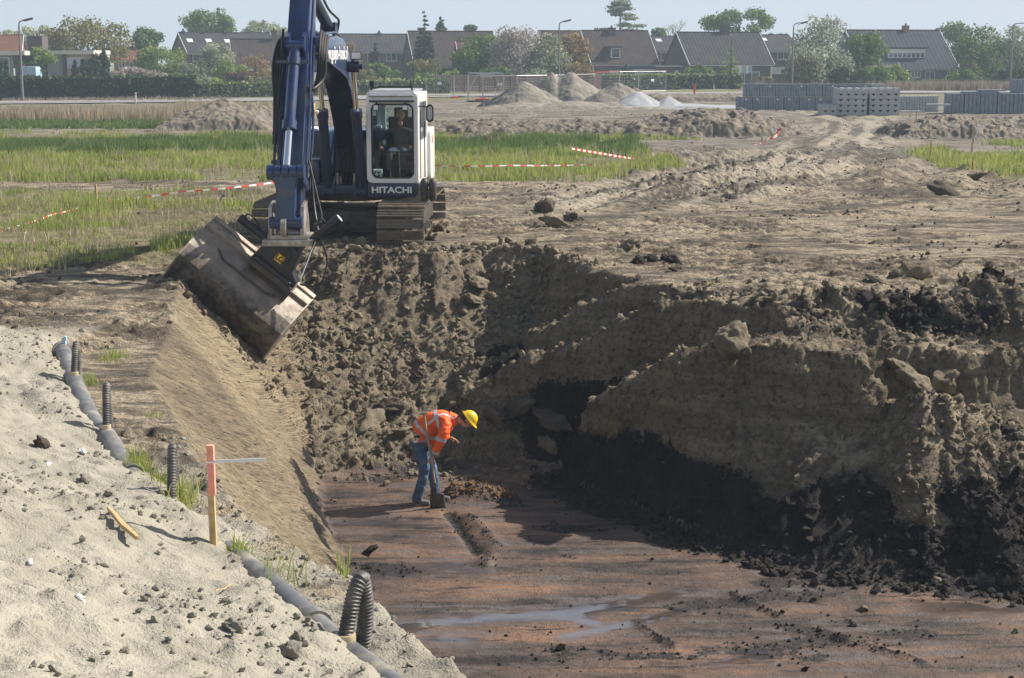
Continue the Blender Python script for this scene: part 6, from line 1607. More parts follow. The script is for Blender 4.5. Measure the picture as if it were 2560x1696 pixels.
pack(PK1, 'concpale', hx(2357, 102), 102.2, 1.265, R(2), 'pack of pale stones standing on top of the kerb stones at the right edge', None)
for k, (u, lab) in enumerate(((2085, 'low pack of grey stones right next to the notched concrete blocks'), (2117, 'low pack of grey stones second from the notched concrete blocks'), (2150, 'low pack of pale grey stones beside the row of kerb stones'))):
    o = pack(PK3, 'concpale', hx(u, 104), 104 + .2 * k, 0, R(k), lab, None); o.scale = (1, 1, 1.2)
for k, (u, z, w_, lab) in enumerate(((2108, .10, 1.5, 'long flat concrete slab lying in front of the low packs'), (2168, .52, 1.4, 'pale flat slab laid across two low packs'))):
    prop(MB().box((0, 0, .05), (w_, .6, .10)).build('concrete_slab', M['concrete'], None, (hx(u, 100.6), 100.6, z), bevel=.01), lab, 'slab')
for k, (u, z, w_, lab) in enumerate(((2262, 1.265, 2.2, 'stack of flat slabs lying on the kerb stones, the longer lower one'), (2288, 1.385, 1.6, 'short flat slab on top of the longer slab on the kerb stones'))):
    prop(MB().box((0, 0, .055), (w_, .8, .11)).build('concrete_slab', M['concdark'], None, (hx(u, 101.5), 101.5, z), bevel=.01), lab, 'slab')
# notched concrete units
NW, NH, ND = .46, .33, 2.3
nb = MB(); nb.prism([(-NW / 2 + .008, 0), (NW / 2 - .008, 0), (NW / 2 - .008, NH - .008), (.13, NH - .008), (.0, NH - .15), (-.13, NH - .008), (-NW / 2 + .008, NH - .008)], 0, ND, lambda a, b, h: (a, h, b))
nme = bpy.data.meshes.new('concrete_block'); nme.from_pydata(nb.v, [], nb.f); nme.materials.append(M['concrete'])
bmt = bmesh.new(); bmt.from_mesh(nme); bmesh.ops.recalc_face_normals(bmt, faces=bmt.faces); bmt.to_mesh(nme); bmt.free()
def nblock(x, y, z, rz, lab, grp):
    o = bpy.data.objects.new('concrete_block', nme); COL.objects.link(o); o.location = (x, y, z); o.rotation_euler = (0, 0, rz); prop(o, lab, 'concrete block', grp)
yc_ = 97.5; rz_ = R(14)
xa = hx(1934, yc_); ca, sa = math.cos(rz_), math.sin(rz_)
for i in range(8):
    gapx = .22 if i > 3 else 0
    for k in range(5): nblock(xa + (i * NW + NW / 2 + gapx) * ca, yc_ + (i * NW + gapx) * sa * -.25 + (.3 if i > 3 else 0), k * NH, rz_ * -.35, 'notched concrete block in the big square stack beside the lane', 'notched concrete blocks in the big stack')
for i in range(2):
    for k in range(2): nblock(xa - .98 + (i + .5) * NW, yc_ - .3, k * NH, rz_ * -.35, 'notched concrete block in the low stack left of the big one', 'notched concrete blocks in the low stack')
# site fence panels
def panel(label, p, q, h=1.9, sign_=False, group=None, redpost=False):
    p, q = Vector(p), Vector(q); d = q - p; L = d.length; o = thing('fence_panel', label, 'fence', p, math.atan2(d.y, d.x), group)
    r = .026
    MB().cyl((0, 0, 0), (0, 0, h), r, n=6).cyl((L, 0, 0), (L, 0, h), r, n=6).cyl((0, 0, h), (L, 0, h), r, n=6).cyl((0, 0, .2), (L, 0, .2), r, n=6).build('frame', M['red'] if redpost else M['alu'], o)
    mb = MB(); n = int(L / .22)
    for i in range(1, n): mb.bar((L * i / n, 0, .2), (L * i / n, 0, h), .006)
    for k in range(1, 7): mb.bar((0, 0, .2 + (h - .2) * k / 7), (L, 0, .2 + (h - .2) * k / 7), .006)
    mb.build('wire_mesh', M['alu'], o)
    if sign_: MB().box((L * .5, -.03, 1.25), (.42, .012, .24)).build('notice', M['pale'], o)
    fb = MB().box((0, 0, .07), (.24, .7, .14)).build('foot_block', M['red'], o)
fp = [(985, 140.5), (1050, 139), (1117, 135), (1195, 136), (1290, 140), (1378, 150), (1432, 156), (1476, 158), (1540, 160)]
fl_ = ['mesh fence panel just right of the cab, with a white notice', 'mesh fence panel between the cab notice and the galvanised frame', 'mesh fence panel behind the galvanised frame', 'mesh fence panel behind the near sand heap', 'mesh fence panel behind the tallest sand heap', 'mesh fence panel with red posts right of the tallest heap', 'mesh fence panel above the lower sand heap', 'last mesh fence panel, reaching over the hedge corner']
for k in range(8):
    (u0, ya0), (u1, ya1) = fp[k], fp[k + 1]
    panel(fl_[k], (hx(u0, ya0), ya0, 0), (hx(u1, ya1) - .05, ya1, 0), 1.95 if k < 5 else 2.1, k in (0, 2, 7), None, k == 5)
# galvanised frame (rack) by the fence
yf = 128; xl, xr_ = hx(1082, yf), hx(1164, yf); hf_ = 2.28
FR = thing('steel_frame', 'goal shaped galvanised steel frame standing left of the sand heaps', 'frame', (xl, yf, 0)); Wf = xr_ - xl
mb = MB()
for yy in (0, 1.2):
    for xx in (0, Wf): mb.box((xx, yy, hf_ / 2), (.10, .10, hf_))
    mb.box((Wf / 2, yy, hf_ - .05), (Wf + .1, .10, .12))
    mb.bar((.05, yy, .9), (.75, yy, hf_ - .1), .06); mb.bar((Wf - .05, yy, .9), (Wf - .75, yy, hf_ - .1), .06)
for xx in (0, Wf): mb.box((xx, .6, hf_ - .05), (.10, 1.3, .10)); mb.box((xx, .6, .06), (.12, 1.4, .12))
mb.build('frame', M['alu'], FR)
MB().box((Wf / 2, -.07, hf_ - .18), (.95, .03, .40)).build('board', M['alu'], FR)
MB().box((Wf * .55, .2, .18), (1.9, .8, .12)).build('red_tray', M['red'], FR)
MB().box((Wf * .5, .1, .06), (Wf + .2, 1.2, .10)).build('base', M['grime'], FR)
# little things beyond
p = Vector((hx(1605, 145), 145, 0))
HY = thing('hydrant', 'small red standpipe at the edge of the road near the paving packs', 'standpipe', p)
MB().cyl((0, 0, 0), (0, 0, .95), .09, n=10).box((0, 0, .98), (.34, .14, .14)).box((.06, 0, .70), (.16, .16, .14)).build('pipe', M['red'], HY)
for lab, u, y_ in (('white road marker post left of the paving packs', 1736, 150), ('white road marker post in front of the laurel hedge', 1650, 166), ('white road marker post on the verge at the dark hedge', 314, 124), ('white road marker post by the reeds at the right', 2428, 165), ('white road marker post behind the mesh fence near the frame', 1145, 141)):
    o = thing('marker_post', lab, 'post', (hx(u, y_), y_, 0)); MB().box((0, 0, .4), (.10, .08, .8)).build('post', M['pale'], o); MB().box((0, -.045, .66), (.08, .01, .12)).build('reflector', M['red'], o)
# ------------------------------------------------------------------ road, houses, gardens
road_c = [(-160, 116), (-60, 121.5), (-39, 125.0), (-19, 133.5), (-7, 146), (5, 152), (21.6, 157), (51, 163), (90, 168), (240, 185)]
rc = catmull([(x, y, 0) for x, y in road_c], 10)
def ribbon(name, off0, off1, z, mat):
    vs = []
    for i, p in enumerate(rc):
        t = (rc[min(i + 1, len(rc) - 1)] - rc[max(i - 1, 0)]).normalized(); nrm = Vector((-t.y, t.x, 0))
        for o_ in (off0, off1): q = p + nrm * o_; vs.append((q.x, q.y, z))
    o = MB().add(vs, [(2 * i, 2 * i + 2, 2 * i + 3, 2 * i + 1) for i in range(len(rc) - 1)]).build(name, M[mat]); return prop(o, kind='structure')
ribbon('road', -2.8, 2.8, .10, 'asphalt'); ribbon('verge', -4.2, -2.8, .08, 'kerb')
ribbon('kerb', -2.95, -2.8, .13, 'kerb')
def zt(v, y): return atd(1183, v, y=y).z
def house(name, label, u0, u1, y, eave_v, ridge_v, depth, wall, roof, gable_left=False, base=0, over=.35, windows=(), doors=(), chimneys=(), skylights=(), pipes=(), yaw=13, trim='winwhite', dormers=()):
    """front wall between photo columns u0 and u1 at distance y; ridge parallel to it"""
    x0, x1 = hx(u0, y), hx(u1, y); CY = math.cos(R(yaw)); W = (x1 - x0) / CY; ez = zt(eave_v, y); rz = zt(ridge_v, y + depth / 2); cx = (x0 + x1) / 2
    H = thing(name, label, 'house', (cx, y, 0), R(yaw)); hw = W / 2
    m = lambda a, b, h: (h, a, b)
    MB().prism([(0, base), (depth, base), (depth, ez), (depth / 2, rz - .12), (0, ez)], -hw, hw, m).build('wall', M[wall], H)
    sl = (rz - ez) / (depth / 2); o = over; th_ = .14
    r = MB()
    for s_ in (0, 1):
        f = (lambda a: a) if s_ == 0 else (lambda a: depth - a)
        r.prism([(f(-o), ez - sl * o), (f(depth / 2), rz), (f(depth / 2), rz + th_), (f(-o), ez - sl * o + th_)], -hw - .18, hw + .18, m)
    r.box((0, depth / 2, rz + th_ * .8), (W + .36, .26, .14))
    rf = r.build('roof', M[roof], H)
    MB().box((0, -o - .05, ez - sl * o + .02), (W + .3, .12, .12)).build('gutter', M['alu'], H)
    for s_ in (-1, 1):
        MB().bar((s_ * (hw + .20), -o, ez - sl * o + .06), (s_ * (hw + .20), depth / 2, rz + .06), .05, .20).build('verge_board', M[trim], H)
    px2x = lambda u: (hx(u, y) - cx) / CY
    for (ua, ub, va, vb, kind) in windows:
        xa, xb = px2x(ua), px2x(ub); za, zb = zt(vb, y), zt(va, y); w_, h_ = xb - xa, zb - za; c = ((xa + xb) / 2, -.04, (za + zb) / 2)
        if kind == 'blind':
            wo = MB().box(c, (w_, .10, h_)).build('window', M['blind'], H); MB().box((c[0], -.11, zb + .06), (w_ + .3, .2, .16)).build('shutter_box', M['winwhite'], wo); continue
        wo = MB(); t = .075
        wo.box((c[0], -.04, za + t / 2), (w_, .1, t)); wo.box((c[0], -.04, zb - t / 2), (w_, .1, t))
        n = {'w1': 1, 'w2': 2, 'w3': 3, 'w4': 4}.get(kind, 1)
        for k in range(n + 1): wo.box((xa + t / 2 + (w_ - t) * k / n, -.04, c[2]), (t, .1, h_ - 2 * t))
        wo = wo.build('window', M['winwhite'], H); MB().box((c[0], -.012, c[2]), (w_ - t, .03, h_ - t)).build('pane', M['pane'], wo)
        MB().box((c[0], -.08, za - .05), (w_ + .16, .18, .07)).build('sill', M['alu'], wo)
    for (ua, ub, va, vb, mat) in doors:
        xa, xb = px2x(ua), px2x(ub); za, zb = zt(vb, y), zt(va, y)
        do = MB().box(((xa + xb) / 2, -.03, (za + zb) / 2), (xb - xa, .08, zb - za)).build('door', M[mat], H)
        MB().box(((xa + xb) / 2, -.085, (za + zb) / 2 + .1), ((xb - xa) * .7, .02, (zb - za) * .6)).build('pane', M['pane'], do)
    for (ua, ub, vt, pos, mat) in chimneys:
        xa, xb = px2x(ua), px2x(ub); yy = depth * pos; zb_ = zt(vt, y + yy)
        roofz = rz - abs(yy - depth / 2) * sl
        ch = MB().box(((xa + xb) / 2, yy, (roofz - .5 + zb_) / 2), (xb - xa, .8, zb_ - roofz + .5)).build('chimney', M[mat], rf)
        MB().box(((xa + xb) / 2, yy, zb_ + .04), (xb - xa + .12, .92, .08)).cyl(((xa + xb) / 2, yy, zb_), ((xa + xb) / 2, yy, zb_ + .35), .12).build('cap', M['grime'], ch)
    for (u, v) in skylights:
        xx = px2x(u); zz = zt(v, y + 1.5); yy = (zz - ez) / sl
        MB().box((xx, yy - .06, ez + sl * yy + .16), (.75, .9, .06), Matrix.Rotation(math.atan(sl), 3, 'X')).build('skylight', M['winwhite'], rf)
    for (ua, ub, va, vb, n, mat) in dormers:
        xa, xb = px2x(ua), px2x(ub); zt_, zb_ = zt(va, y), zt(vb, y); yy = max((zb_ - ez) / sl - .1, .2)
        dm = MB().box(((xa + xb) / 2, yy + 1.6, (zt_ + zb_) / 2), (xb - xa, 3.2, zt_ - zb_)).build('dormer', M[mat], H)
        MB().box(((xa + xb) / 2, yy + 1.5, zt_ + .06), (xb - xa + .5, 3.6, .16)).build('dormer_roof', M['grime'], dm)
        t = .08; wf_ = MB(); a_, b_ = xa + .15, xb - .15; z0_, z1_ = zb_ + .12, zt_ - .12
        wf_.box(((a_ + b_) / 2, yy - .03, z0_), (b_ - a_, .1, t)); wf_.box(((a_ + b_) / 2, yy - .03, z1_), (b_ - a_, .1, t))
        for k in range(n + 1): wf_.box((a_ + (b_ - a_) * k / n, yy - .03, (z0_ + z1_) / 2), (t * 1.6, .1, z1_ - z0_))
        if n > 2: wf_.box(((a_ + b_) / 2, yy - .025, z1_ - (z1_ - z0_) * .25), (b_ - a_, .1, (z1_ - z0_) * .42))
        wf_ = wf_.build('window', M['winwhite'], dm); MB().box(((a_ + b_) / 2, yy - .005, (z0_ + z1_) / 2), (b_ - a_, .03, z1_ - z0_)).build('pane', M['pane'], wf_)
    for (u, va, vb) in pipes:
        MB().cyl((px2x(u), -.08, zt(vb, y)), (px2x(u), -.08, zt(va, y)), .07, n=8).build('downpipe', M['winwhite'], H)
    return H
Yh = 205
house('house', 'brown brick house with one small dormer and roller shutters', 1367, 1521, 204, 146, 73, 9.5, 'brick', 'tile_brown', windows=((1409, 1443, 166, 195, 'blind'), (1466, 1524 - 8, 163, 195, 'blind'), (1378, 1392, 173, 188, 'w2')), chimneys=((1427, 1443, 66, .46, 'brickdark'),), pipes=((1370, 150, 190),), dormers=((1412, 1437, 110, 136, 1, 'brickdark'),))
house('house', 'left half of the brown brick double house, behind the orange leaved tree', 1266, 1364, 205, 147, 73.5, 9.5, 'brick', 'tile_brown', windows=((1340, 1352, 116, 137, 'w2'), (1290, 1315, 160, 185, 'w2')))
house('house', 'dark tiled house with gable and tall garden door windows, in the middle right', 1592, 1787, 200, 147, 77, 10, 'brickdark', 'tile_grey', windows=((1720, 1757, 166, 200, 'w2'), (1668, 1706, 166, 190, 'w2')), chimneys=((1696, 1714, 60, .5, 'brickdark'),), pipes=((1784, 151, 196),))
house('house', 'narrow grey house standing back between two tiled houses', 1500, 1602, 216, 119, 86, 9, 'brick', 'tile_grey', windows=((1526, 1572, 122, 140, 'w3'),), skylights=((1537, 96),))
house('house', 'grey house standing back at the lamp post, right of the dark tiled house', 1740, 1850, 215, 118, 83, 9, 'brickdark', 'tile_grey', windows=((1795, 1825, 120, 138, 'w2'), (1778, 1822, 158, 172, 'blind')), skylights=((1782, 94),))
house('house', 'blue grey house with long white dormer and ribbed slate roof', 1990, 2218, 203, 157, 72, 11, 'wallblue', 'tile_blue', windows=((2104, 2128, 166, 180, 'w3'), (2238 - 45, 2205, 166, 178, 'w2'), (2139, 2163, 166, 191, 'w2')), chimneys=((2130, 2142, 61, .5, 'brickred'),), dormers=((2056, 2150, 112, 136, 8, 'wallblue'),))
house('house', 'long row of brick houses with small upper windows, right of the boom', 800, 962, 214, 120, 81, 9, 'brick', 'tile_grey', windows=((851, 860, 121, 142, 'w1'), (893, 917, 121, 142, 'w2'), (937, 949, 121, 142, 'w1'), (835, 870, 165, 185, 'w2')), pipes=((945, 121, 170),), chimneys=((886, 892, 77, .5, 'brickdark'),))
house('house', 'wide house with a steep brown roof behind the tall spruce', 962, 1155, 206, 152, 74.5, 10, 'brickdark', 'tile_brown', windows=((1020, 1046, 165, 185, 'w2'),))
house('annex', 'small annex with a reddish tiled roof in front of the steep brown roof', 1066, 1120, 200, 150, 97, 5, 'brickdark', 'tile_red')
house('house', 'far dark roof just right of the blossom tree', 1185, 1235, 226, 120, 80, 9, 'brickdark', 'tile_grey')
house('house', 'dark row house with a gable end and roof vents, left of the excavator', 446, 640, 210, 122, 78, 9.5, 'brickdark', 'tile_grey', yaw=24, windows=((455, 508, 126, 142, 'w3'), (556, 580, 128, 142, 'w2')), chimneys=((452, 457, 74, .5, 'grime'), (494, 499, 77, .5, 'grime'), (540, 545, 78, .5, 'grime')), skylights=((460, 97), (500, 97), (540, 98)))
house('house', 'house with wide brown tiled roof and chimney beside the excavator stick', 545, 690, 196, 158, 93, 9, 'brick', 'tile_brown', windows=((570, 640, 160, 172, 'blind'),), chimneys=((637, 649, 72, .5, 'brick'),))
house('house', 'small orange roofed house with white windows behind the round tree', 268, 338, 195, 140, 112, 8, 'brickred', 'tile_red', windows=((300, 318, 145, 158, 'w2'), (278, 292, 145, 158, 'w2')))
house('house', 'far orange roof behind the chestnut tree', 318, 366, 214, 128, 109, 8, 'brickred', 'tile_red', chimneys=((310, 314, 103, .5, 'brickred'),))
house('house', 'red roofed house at the left edge behind the flat roofed one', -40, 48, 190, 122, 84, 9, 'brickred', 'tile_red')
house('house', 'low far roofs between the red roof and the big round tree', 30, 90, 222, 118, 98, 8, 'brickdark', 'tile_brown')
house('house', 'dark house half hidden in the trees at the right edge', 2290, 2420, 214, 140, 100, 9, 'brickdark', 'tile_grey', windows=((2300, 2330, 150, 170, 'w2'),))
# flat roofed bungalow at the left
yb = 158
FB = thing('house', 'flat roofed bungalow with cream edge boards and dark chimney at the left', 'house', (hx(60, yb), yb, 0)); q = lambda u: hx(u, yb) - hx(60, yb)
def fbox(nm, u0, u1, va, vb, d0, d1, mat, par=FB): return MB().box(((q(u0) + q(u1)) / 2, (d0 + d1) / 2, (zt(va, yb) + zt(vb, yb)) / 2), (q(u1) - q(u0), d1 - d0, zt(va, yb) - zt(vb, yb))).build(nm, M[mat], par)
fbox('wall', 112, 150, 126, 200, .1, 6, 'wallgrey'); fbox('wall', 158, 222, 126, 200, 0, 6, 'wallbeige'); fbox('corner_post', 149, 158, 126, 200, -.1, 3, 'brickdark'); fbox('wall', -20, 34, 128, 200, 0, 6, 'wallgrey'); fbox('wall', 34, 112, 130, 200, 2, 6, 'brickdark')
fbox('roof_edge', 112, 152, 118, 126, -.3, 6, 'cream'); fbox('roof_edge', 150, 224, 117, 126, -.5, 6, 'cream'); fbox('roof_edge', -20, 66, 118, 128, -.6, 6, 'cream')
ch = fbox('chimney', 58, 93, 83, 190, 1.5, 3.5, 'brickdark'); MB().cyl((q(75), 2.5, zt(83, yb)), (q(75), 2.5, zt(77, yb)), .1).build('cap', M['grime'], ch)
w_ = fbox('window', 3, 26, 133, 170, -.06, .02, 'winwhite'); fbox('pane', 5, 24, 135, 168, -.09, -.05, 'pane', w_)
w_ = fbox('window', 196, 208, 136, 152, -.06, .02, 'winwhite'); fbox('pane', 197, 207, 137, 151, -.09, -.05, 'pane', w_)
# garages and sheds
def shed(label, u0, u1, y, v0, wall, roofm, d=5):
    o = thing('shed', label, 'shed', ((hx(u0, y) + hx(u1, y)) / 2, y, 0)); W = hx(u1, y) - hx(u0, y); z = zt(v0, y)
    MB().box((0, d / 2, z / 2), (W, d, z)).build('wall', M[wall], o); MB().box((0, d / 2 - .1, z + .08), (W + .4, d + .4, .16)).build('roof', M[roofm], o)
    return o
o = shed('brown garage with flat roof between the two tiled houses', 1520, 1592, 202, 155, 'brick', 'cream')
for k in range(3): MB().box((-1.2 + k * 1.6, -.04, 1.55), (.5, .06, .6)).build('window', M['winwhite'], o)
shed('low shed with pale blue roof sheet above the hedge', 1378, 1480, 190, 180, 'brickdark', 'tarp', 3)
shed('low shed with white roof edge left of the chimney house', 560, 700, 188, 164, 'brick', 'tarp', 3)
o = shed('pale flat porch beside the blue grey house', 1992, 2060, 200, 156, 'wallblue', 'cream', 3)
yj = 163
prop(MB().box((0, 0, .55), (hx(92, yj) - hx(60, yj), 2, 1.1)).build('trailer_cover', M['tarp'], None, (hx(76, yj - 10), yj - 10, 1.5), bevel=.1), 'pale blue covered trailer top showing above the dark hedge', 'cover')
o = thing('basketball_hoop', 'basketball board on a pole beside the beige garage wall', 'hoop', (hx(177, 155), 155, 0))
MB().box((0, 0, zt(145, 155)), (1.5, .05, 1.0)).build('board', M['alu'], o); MB().cyl((0, .1, 0), (0, .1, zt(148, 155)), .08).build('pole', M['black'], o)
lau = thing('washing_rack', 'white and blue washing hung out by the garden door', 'laundry', (hx(1715, 196), 196, 0))
for k in range(6): MB().box((-1.1 + k * .42, 0, 2.0), (.34, .06, .95 - .12 * (k % 2))).build('garment', M['pale'] if k % 2 == 0 else M['tarp'], lau)
MB().cyl((0, .1, 0), (0, .1, 2.5), .03).bar((-1.3, .1, 2.48), (1.3, .1, 2.48), .03).build('stand', M['alu'], lau)
# garden fence
def gfence(label, u0, y0, u1, y1, h):
    a, b = Vector((hx(u0, y0), y0, 0)), Vector((hx(u1, y1), y1, 0)); d = b - a; o = thing('garden_fence', label, 'fence', a, math.atan2(d.y, d.x)); n = max(1, int(d.length / 1.9))
    for k in range(n):
        L = d.length / n; f = MB()
        for j in range(7): f.box((k * L + L / 2, 0, .12 + j * (h - .1) / 7 + .1), (L - .12, .03, (h - .1) / 7 - .03))
        f.build('panel', M['fence_wood'], o)
        MB().box((k * L, 0, h / 2), (.1, .1, h)).build('post', M['fence_wood'], o)
gfence('dark brown board fence behind the mesh fence and sand heaps', 1000, 158, 1215, 165, 1.75)
gfence('dark brown board fence between blossom tree and laurel hedge', 1215, 165, 1400, 174, 1.75)
# street lamps
def lamp(label, u, vb, vt, y, arm):
    x = hx(u, y); h = zt(vt, y) ; o = thing('street_lamp', label, 'street lamp', (x, y, 0))
    MB().tube([(0, 0, 0), (0, 0, h * .35), (0, 0, h * .93)], [.11, .10, .065], 10).tube(catmull([(0, 0, h * .92), (.06, 0, h * .97), (.4, 0, h * .995), (arm, 0, h)], 5), .05, 8).build('pole', M['lamp'], o, smooth=True)
    MB().box((arm + .3, 0, h + .02), (.75, .26, .16), Matrix.Rotation(R(-14), 3, 'Y')).build('lamp_head', M['grime'], o, bevel=.05)
lamp('street lamp in front of the dark hedge at the left', 53, 234, 46, 127, .45)
lamp('street lamp above the sand heaps in the middle', 1292, 215, 49, 160, .5)
lamp('street lamp in front of the drooping birch, above the paving packs', 1830, 215, 53, 163, .75)
lamp('street lamp among the trees at the right edge', 2334, 212, 54, 168, 1.3)

# ------------------------------------------------------------------ trees
def leaf_mesh(name, C, rad, n, size, r, squash=.85, droop=0, tint0=None, shell=.55):
    """C: clump centres (k,3), rad: clump radii; leaves as small bent cards through each clump"""
    k = len(C); p = rad ** 2 / (rad ** 2).sum(); idx_ = r.choice(k, n, p=p)
    v = r.normal(size=(n, 3)); v /= np.linalg.norm(v, axis=1)[:, None]
    rr = (shell + (1 - shell) * r.random(n)) * rad[idx_] * (1 + .25 * r.normal(size=n) * .6)
    P = C[idx_] + v * rr[:, None] * np.array([1, 1, squash]); P[:, 2] -= droop * r.random(n) * rad[idx_]
    nn = v + r.normal(0, .55, (n, 3)); nn /= np.linalg.norm(nn, axis=1)[:, None]
    t = np.cross(nn, r.normal(size=(n, 3))); t /= np.linalg.norm(t, axis=1)[:, None]; b = np.cross(nn, t)
    s = size * r.uniform(.6, 1.35, n)[:, None]
    Q = np.stack([P - t * s * .5, P + b * s * .32 + nn * s * .1, P + t * s * .5, P - b * s * .32 + nn * s * .1], 1).reshape(-1, 3)
    F = np.arange(n * 4).reshape(-1, 4)
    ct = r.normal(.45, .16, k) if tint0 is None else tint0
    tint = np.clip(ct[idx_] + r.normal(0, .14, n), 0, 1)
    return np_mesh(name, Q, F, False, {'tint': np.repeat(tint, 4)})
def limb_mesh(mb, p, d, L, r0, depth, rg, tips, spread=.6, up=.15):
    q = p + d * L; mid = p.lerp(q, .5) + Vector((rg.uniform(-1, 1), rg.uniform(-1, 1), 0)) * L * .05
    mb.tube([p, mid, q], [r0, r0 * .82, r0 * .62], 7, cap=False)
    if depth == 0: tips.append(q); return
    for k in range(rg.randint(2, 3)):
        nd = (d + Vector((rg.uniform(-1, 1), rg.uniform(-1, 1), rg.uniform(-.4, .8))) * spread + Vector((0, 0, up))).normalized()
        limb_mesh(mb, q, nd, L * rg.uniform(.62, .82), r0 * .6, depth - 1, rg, tips, spread, up)
TREES = 'gardens'
def tree(label, u, vt, vb, half, y, mat, seed, kind='round', n=2600, leaf=.42, bare=0., name=None, cat='tree', trunk_h=.25, clumps=26, flower=None):
    """crown spans +-half columns round u, top at row vt, bottom of the foliage at row vb"""
    x = hx(u, y); top = zt(vt, y); bot = max(zt(vb, y), .15); hw = half * (1.14 if kind in ('round', 'bush', 'birch') else 1.0) * KD / FPX * (y * CT); r = np.random.default_rng(seed); rg = random.Random(seed)
    nm = name or {'spruce': 'conifer_tree', 'column': 'cypress', 'bush': 'bush', 'cedar': 'conifer_tree'}.get(kind, 'tree')
    T = thing(nm, label, cat, (x, y, 0)); H_ = top - bot; mb = MB()
    if kind in ('round', 'bush', 'birch', 'blossom'):
        C = []
        for k in range(clumps):
            v = r.normal(size=3); v /= np.linalg.norm(v); q = v * (.46 + .44 * r.random() ** .5)
            zz = q[2]; C.append((q[0] * hw * 1.02, q[1] * hw * .9, bot + H_ * (.50 + .50 * zz * .96)))
        C = np.array(C); rad = r.uniform(.27, .44, clumps) * min(hw * 1.15, max(H_ * .72, .4)); C[:, 2] = np.clip(C[:, 2], bot + rad * .4, top - rad * .75)
        lm = leaf_mesh('crown', C, rad, n, leaf, r, .8, .9 if kind == 'birch' else .15)
        nsp = n // 5                                     # loose twigs of leaf outside the clumps
        if kind != 'bush':
            tips = []; mb.tube([(0, 0, 0), (0, 0, bot + H_ * .10)], [.06 + .018 * top, .05 + .013 * top], 8, cap=False); limb_mesh(mb, Vector((0, 0, bot + H_ * .08)), Vector((0, 0, 1)), H_ * .26, .05 + .012 * top, 2, rg, tips, .8, .05)
        else:
            for k in range(5):
                a = rg.uniform(0, 6.28); mb.tube([(0, 0, 0), (math.cos(a) * hw * .3, math.sin(a) * hw * .3, bot + H_ * .5)], [.05, .02], 6, cap=False)
    elif kind == 'spruce':
        C, rad = [], []; L = max(12, int(H_ / .40))
        for k in range(L):
            f = k / (L - 1); rr = hw * (1 - f) ** .85 * r.uniform(.82, 1.12) + .05; nb_ = max(1, int(7 * (1 - f)) + 1)
            for j in range(nb_):
                a = 2 * math.pi * (j + r.random()) / nb_
                for t_ in (.45, .9):
                    C.append((math.cos(a) * rr * t_, math.sin(a) * rr * t_, bot + H_ * f * .985 - rr * t_ * .22)); rad.append(max(.16, rr * .42))
        lm = leaf_mesh('crown', np.array(C), np.array(rad), n, leaf, r, .40, .2, shell=.1)
        mb.tube([(0, 0, 0), (0, 0, top * .97)], [.06 + .016 * top, .02], 8, cap=False)
    elif kind == 'cedar':
        C, rad = [], []
        for k in range(26):
            f = r.uniform(.05, .97); rr = hw * (1.05 - f) ** .75 * r.uniform(.55, 1.05); a = r.uniform(0, 2 * math.pi)
            zz = bot + H_ * f; mb.tube([(0, 0, zz - rr * .25), (math.cos(a) * rr * .6, math.sin(a) * rr * .6, zz - .05 * rr), (math.cos(a) * rr, math.sin(a) * rr, zz + .08 * rr)], [.10 * (1.1 - f), .06 * (1.1 - f), .03], 6, cap=False)
            for t_ in (.5, .75, 1.):
                C.append((math.cos(a) * rr * t_, math.sin(a) * rr * t_, zz)); rad.append(.16 * hw + .25)
        lm = leaf_mesh('crown', np.array(C), np.array(rad), n, leaf, r, .28, 0, shell=.1)
        mb.tube([(0, 0, 0), (0, 0, top * .97)], [.34, .05], 8, cap=False)
    elif kind == 'column':
        k = 34; f = r.random(k); prof_ = np.sin(np.clip(f * .93 + .07, 0, 1) * math.pi) ** .55 * np.where(f > .6, (1.02 - f) / .42, 1.) ** .5
        a = r.uniform(0, 6.28, k); C = np.stack([np.cos(a) * hw * .45 * prof_, np.sin(a) * hw * .45 * prof_, bot + H_ * (.03 + .93 * f)], -1); rad = np.maximum(hw * .55 * prof_, .12)
        lm = leaf_mesh('crown', C, rad, n, leaf, r, 1.1, 0, shell=.5)
        mb.tube([(0, 0, 0), (0, 0, bot + H_ * .9)], [.09, .02], 6, cap=False)
    elif kind == 'bare':
        tips = []; limb_mesh(mb, Vector((0, 0, 0)), Vector((0, 0, 1)), top * .34, .20, 4, rg, tips, .75, .2)
        C = np.array([t_[:] for t_ in tips]); lm = leaf_mesh('crown', C, np.full(len(C), .55), n, .16, r, 1, 0, shell=.1)
    link('crown', lm, M[mat], T)
    mb.build('trunk', M['bark'], T, smooth=True)
    return T
Tr = tree
Tr('big round olive brown tree behind the flat roofed bungalow', 208, 36, 150, 96, 176, 'leaf_olive', 301, n=5200, leaf=.34, clumps=46)
Tr('chestnut tree with pale candles between two orange roofs', 341, 61, 112, 31, 200, 'leaf_mid', 302, n=1900, leaf=.40)
Tr('large dark green tree rising behind the roof vents of the row house', 490, 19, 92, 58, 228, 'leaf_mid', 303, n=4200, leaf=.42, clumps=36)
Tr('far pale tree just left of the excavator stick', 618, 48, 100, 48, 250, 'leaf_pale', 304, n=1900, leaf=.5)
Tr('far pale green tree behind the bungalow chimney', 95, 58, 100, 36, 250, 'leaf_pale', 305, n=1300, leaf=.5)
Tr('far pale treetops at the very left edge', 22, 70, 100, 42, 262, 'leaf_pale', 306, n=1200, leaf=.5)
Tr('wide light green bush in front of the gable of the row house', 374, 106, 180, 54, 172, 'leaf_light', 307, 'bush', 3400, .32, clumps=30)
Tr('grey white flowering bush between two green bushes', 455, 134, 195, 32, 170, 'leaf_grey', 308, 'bush', 2200, .28)
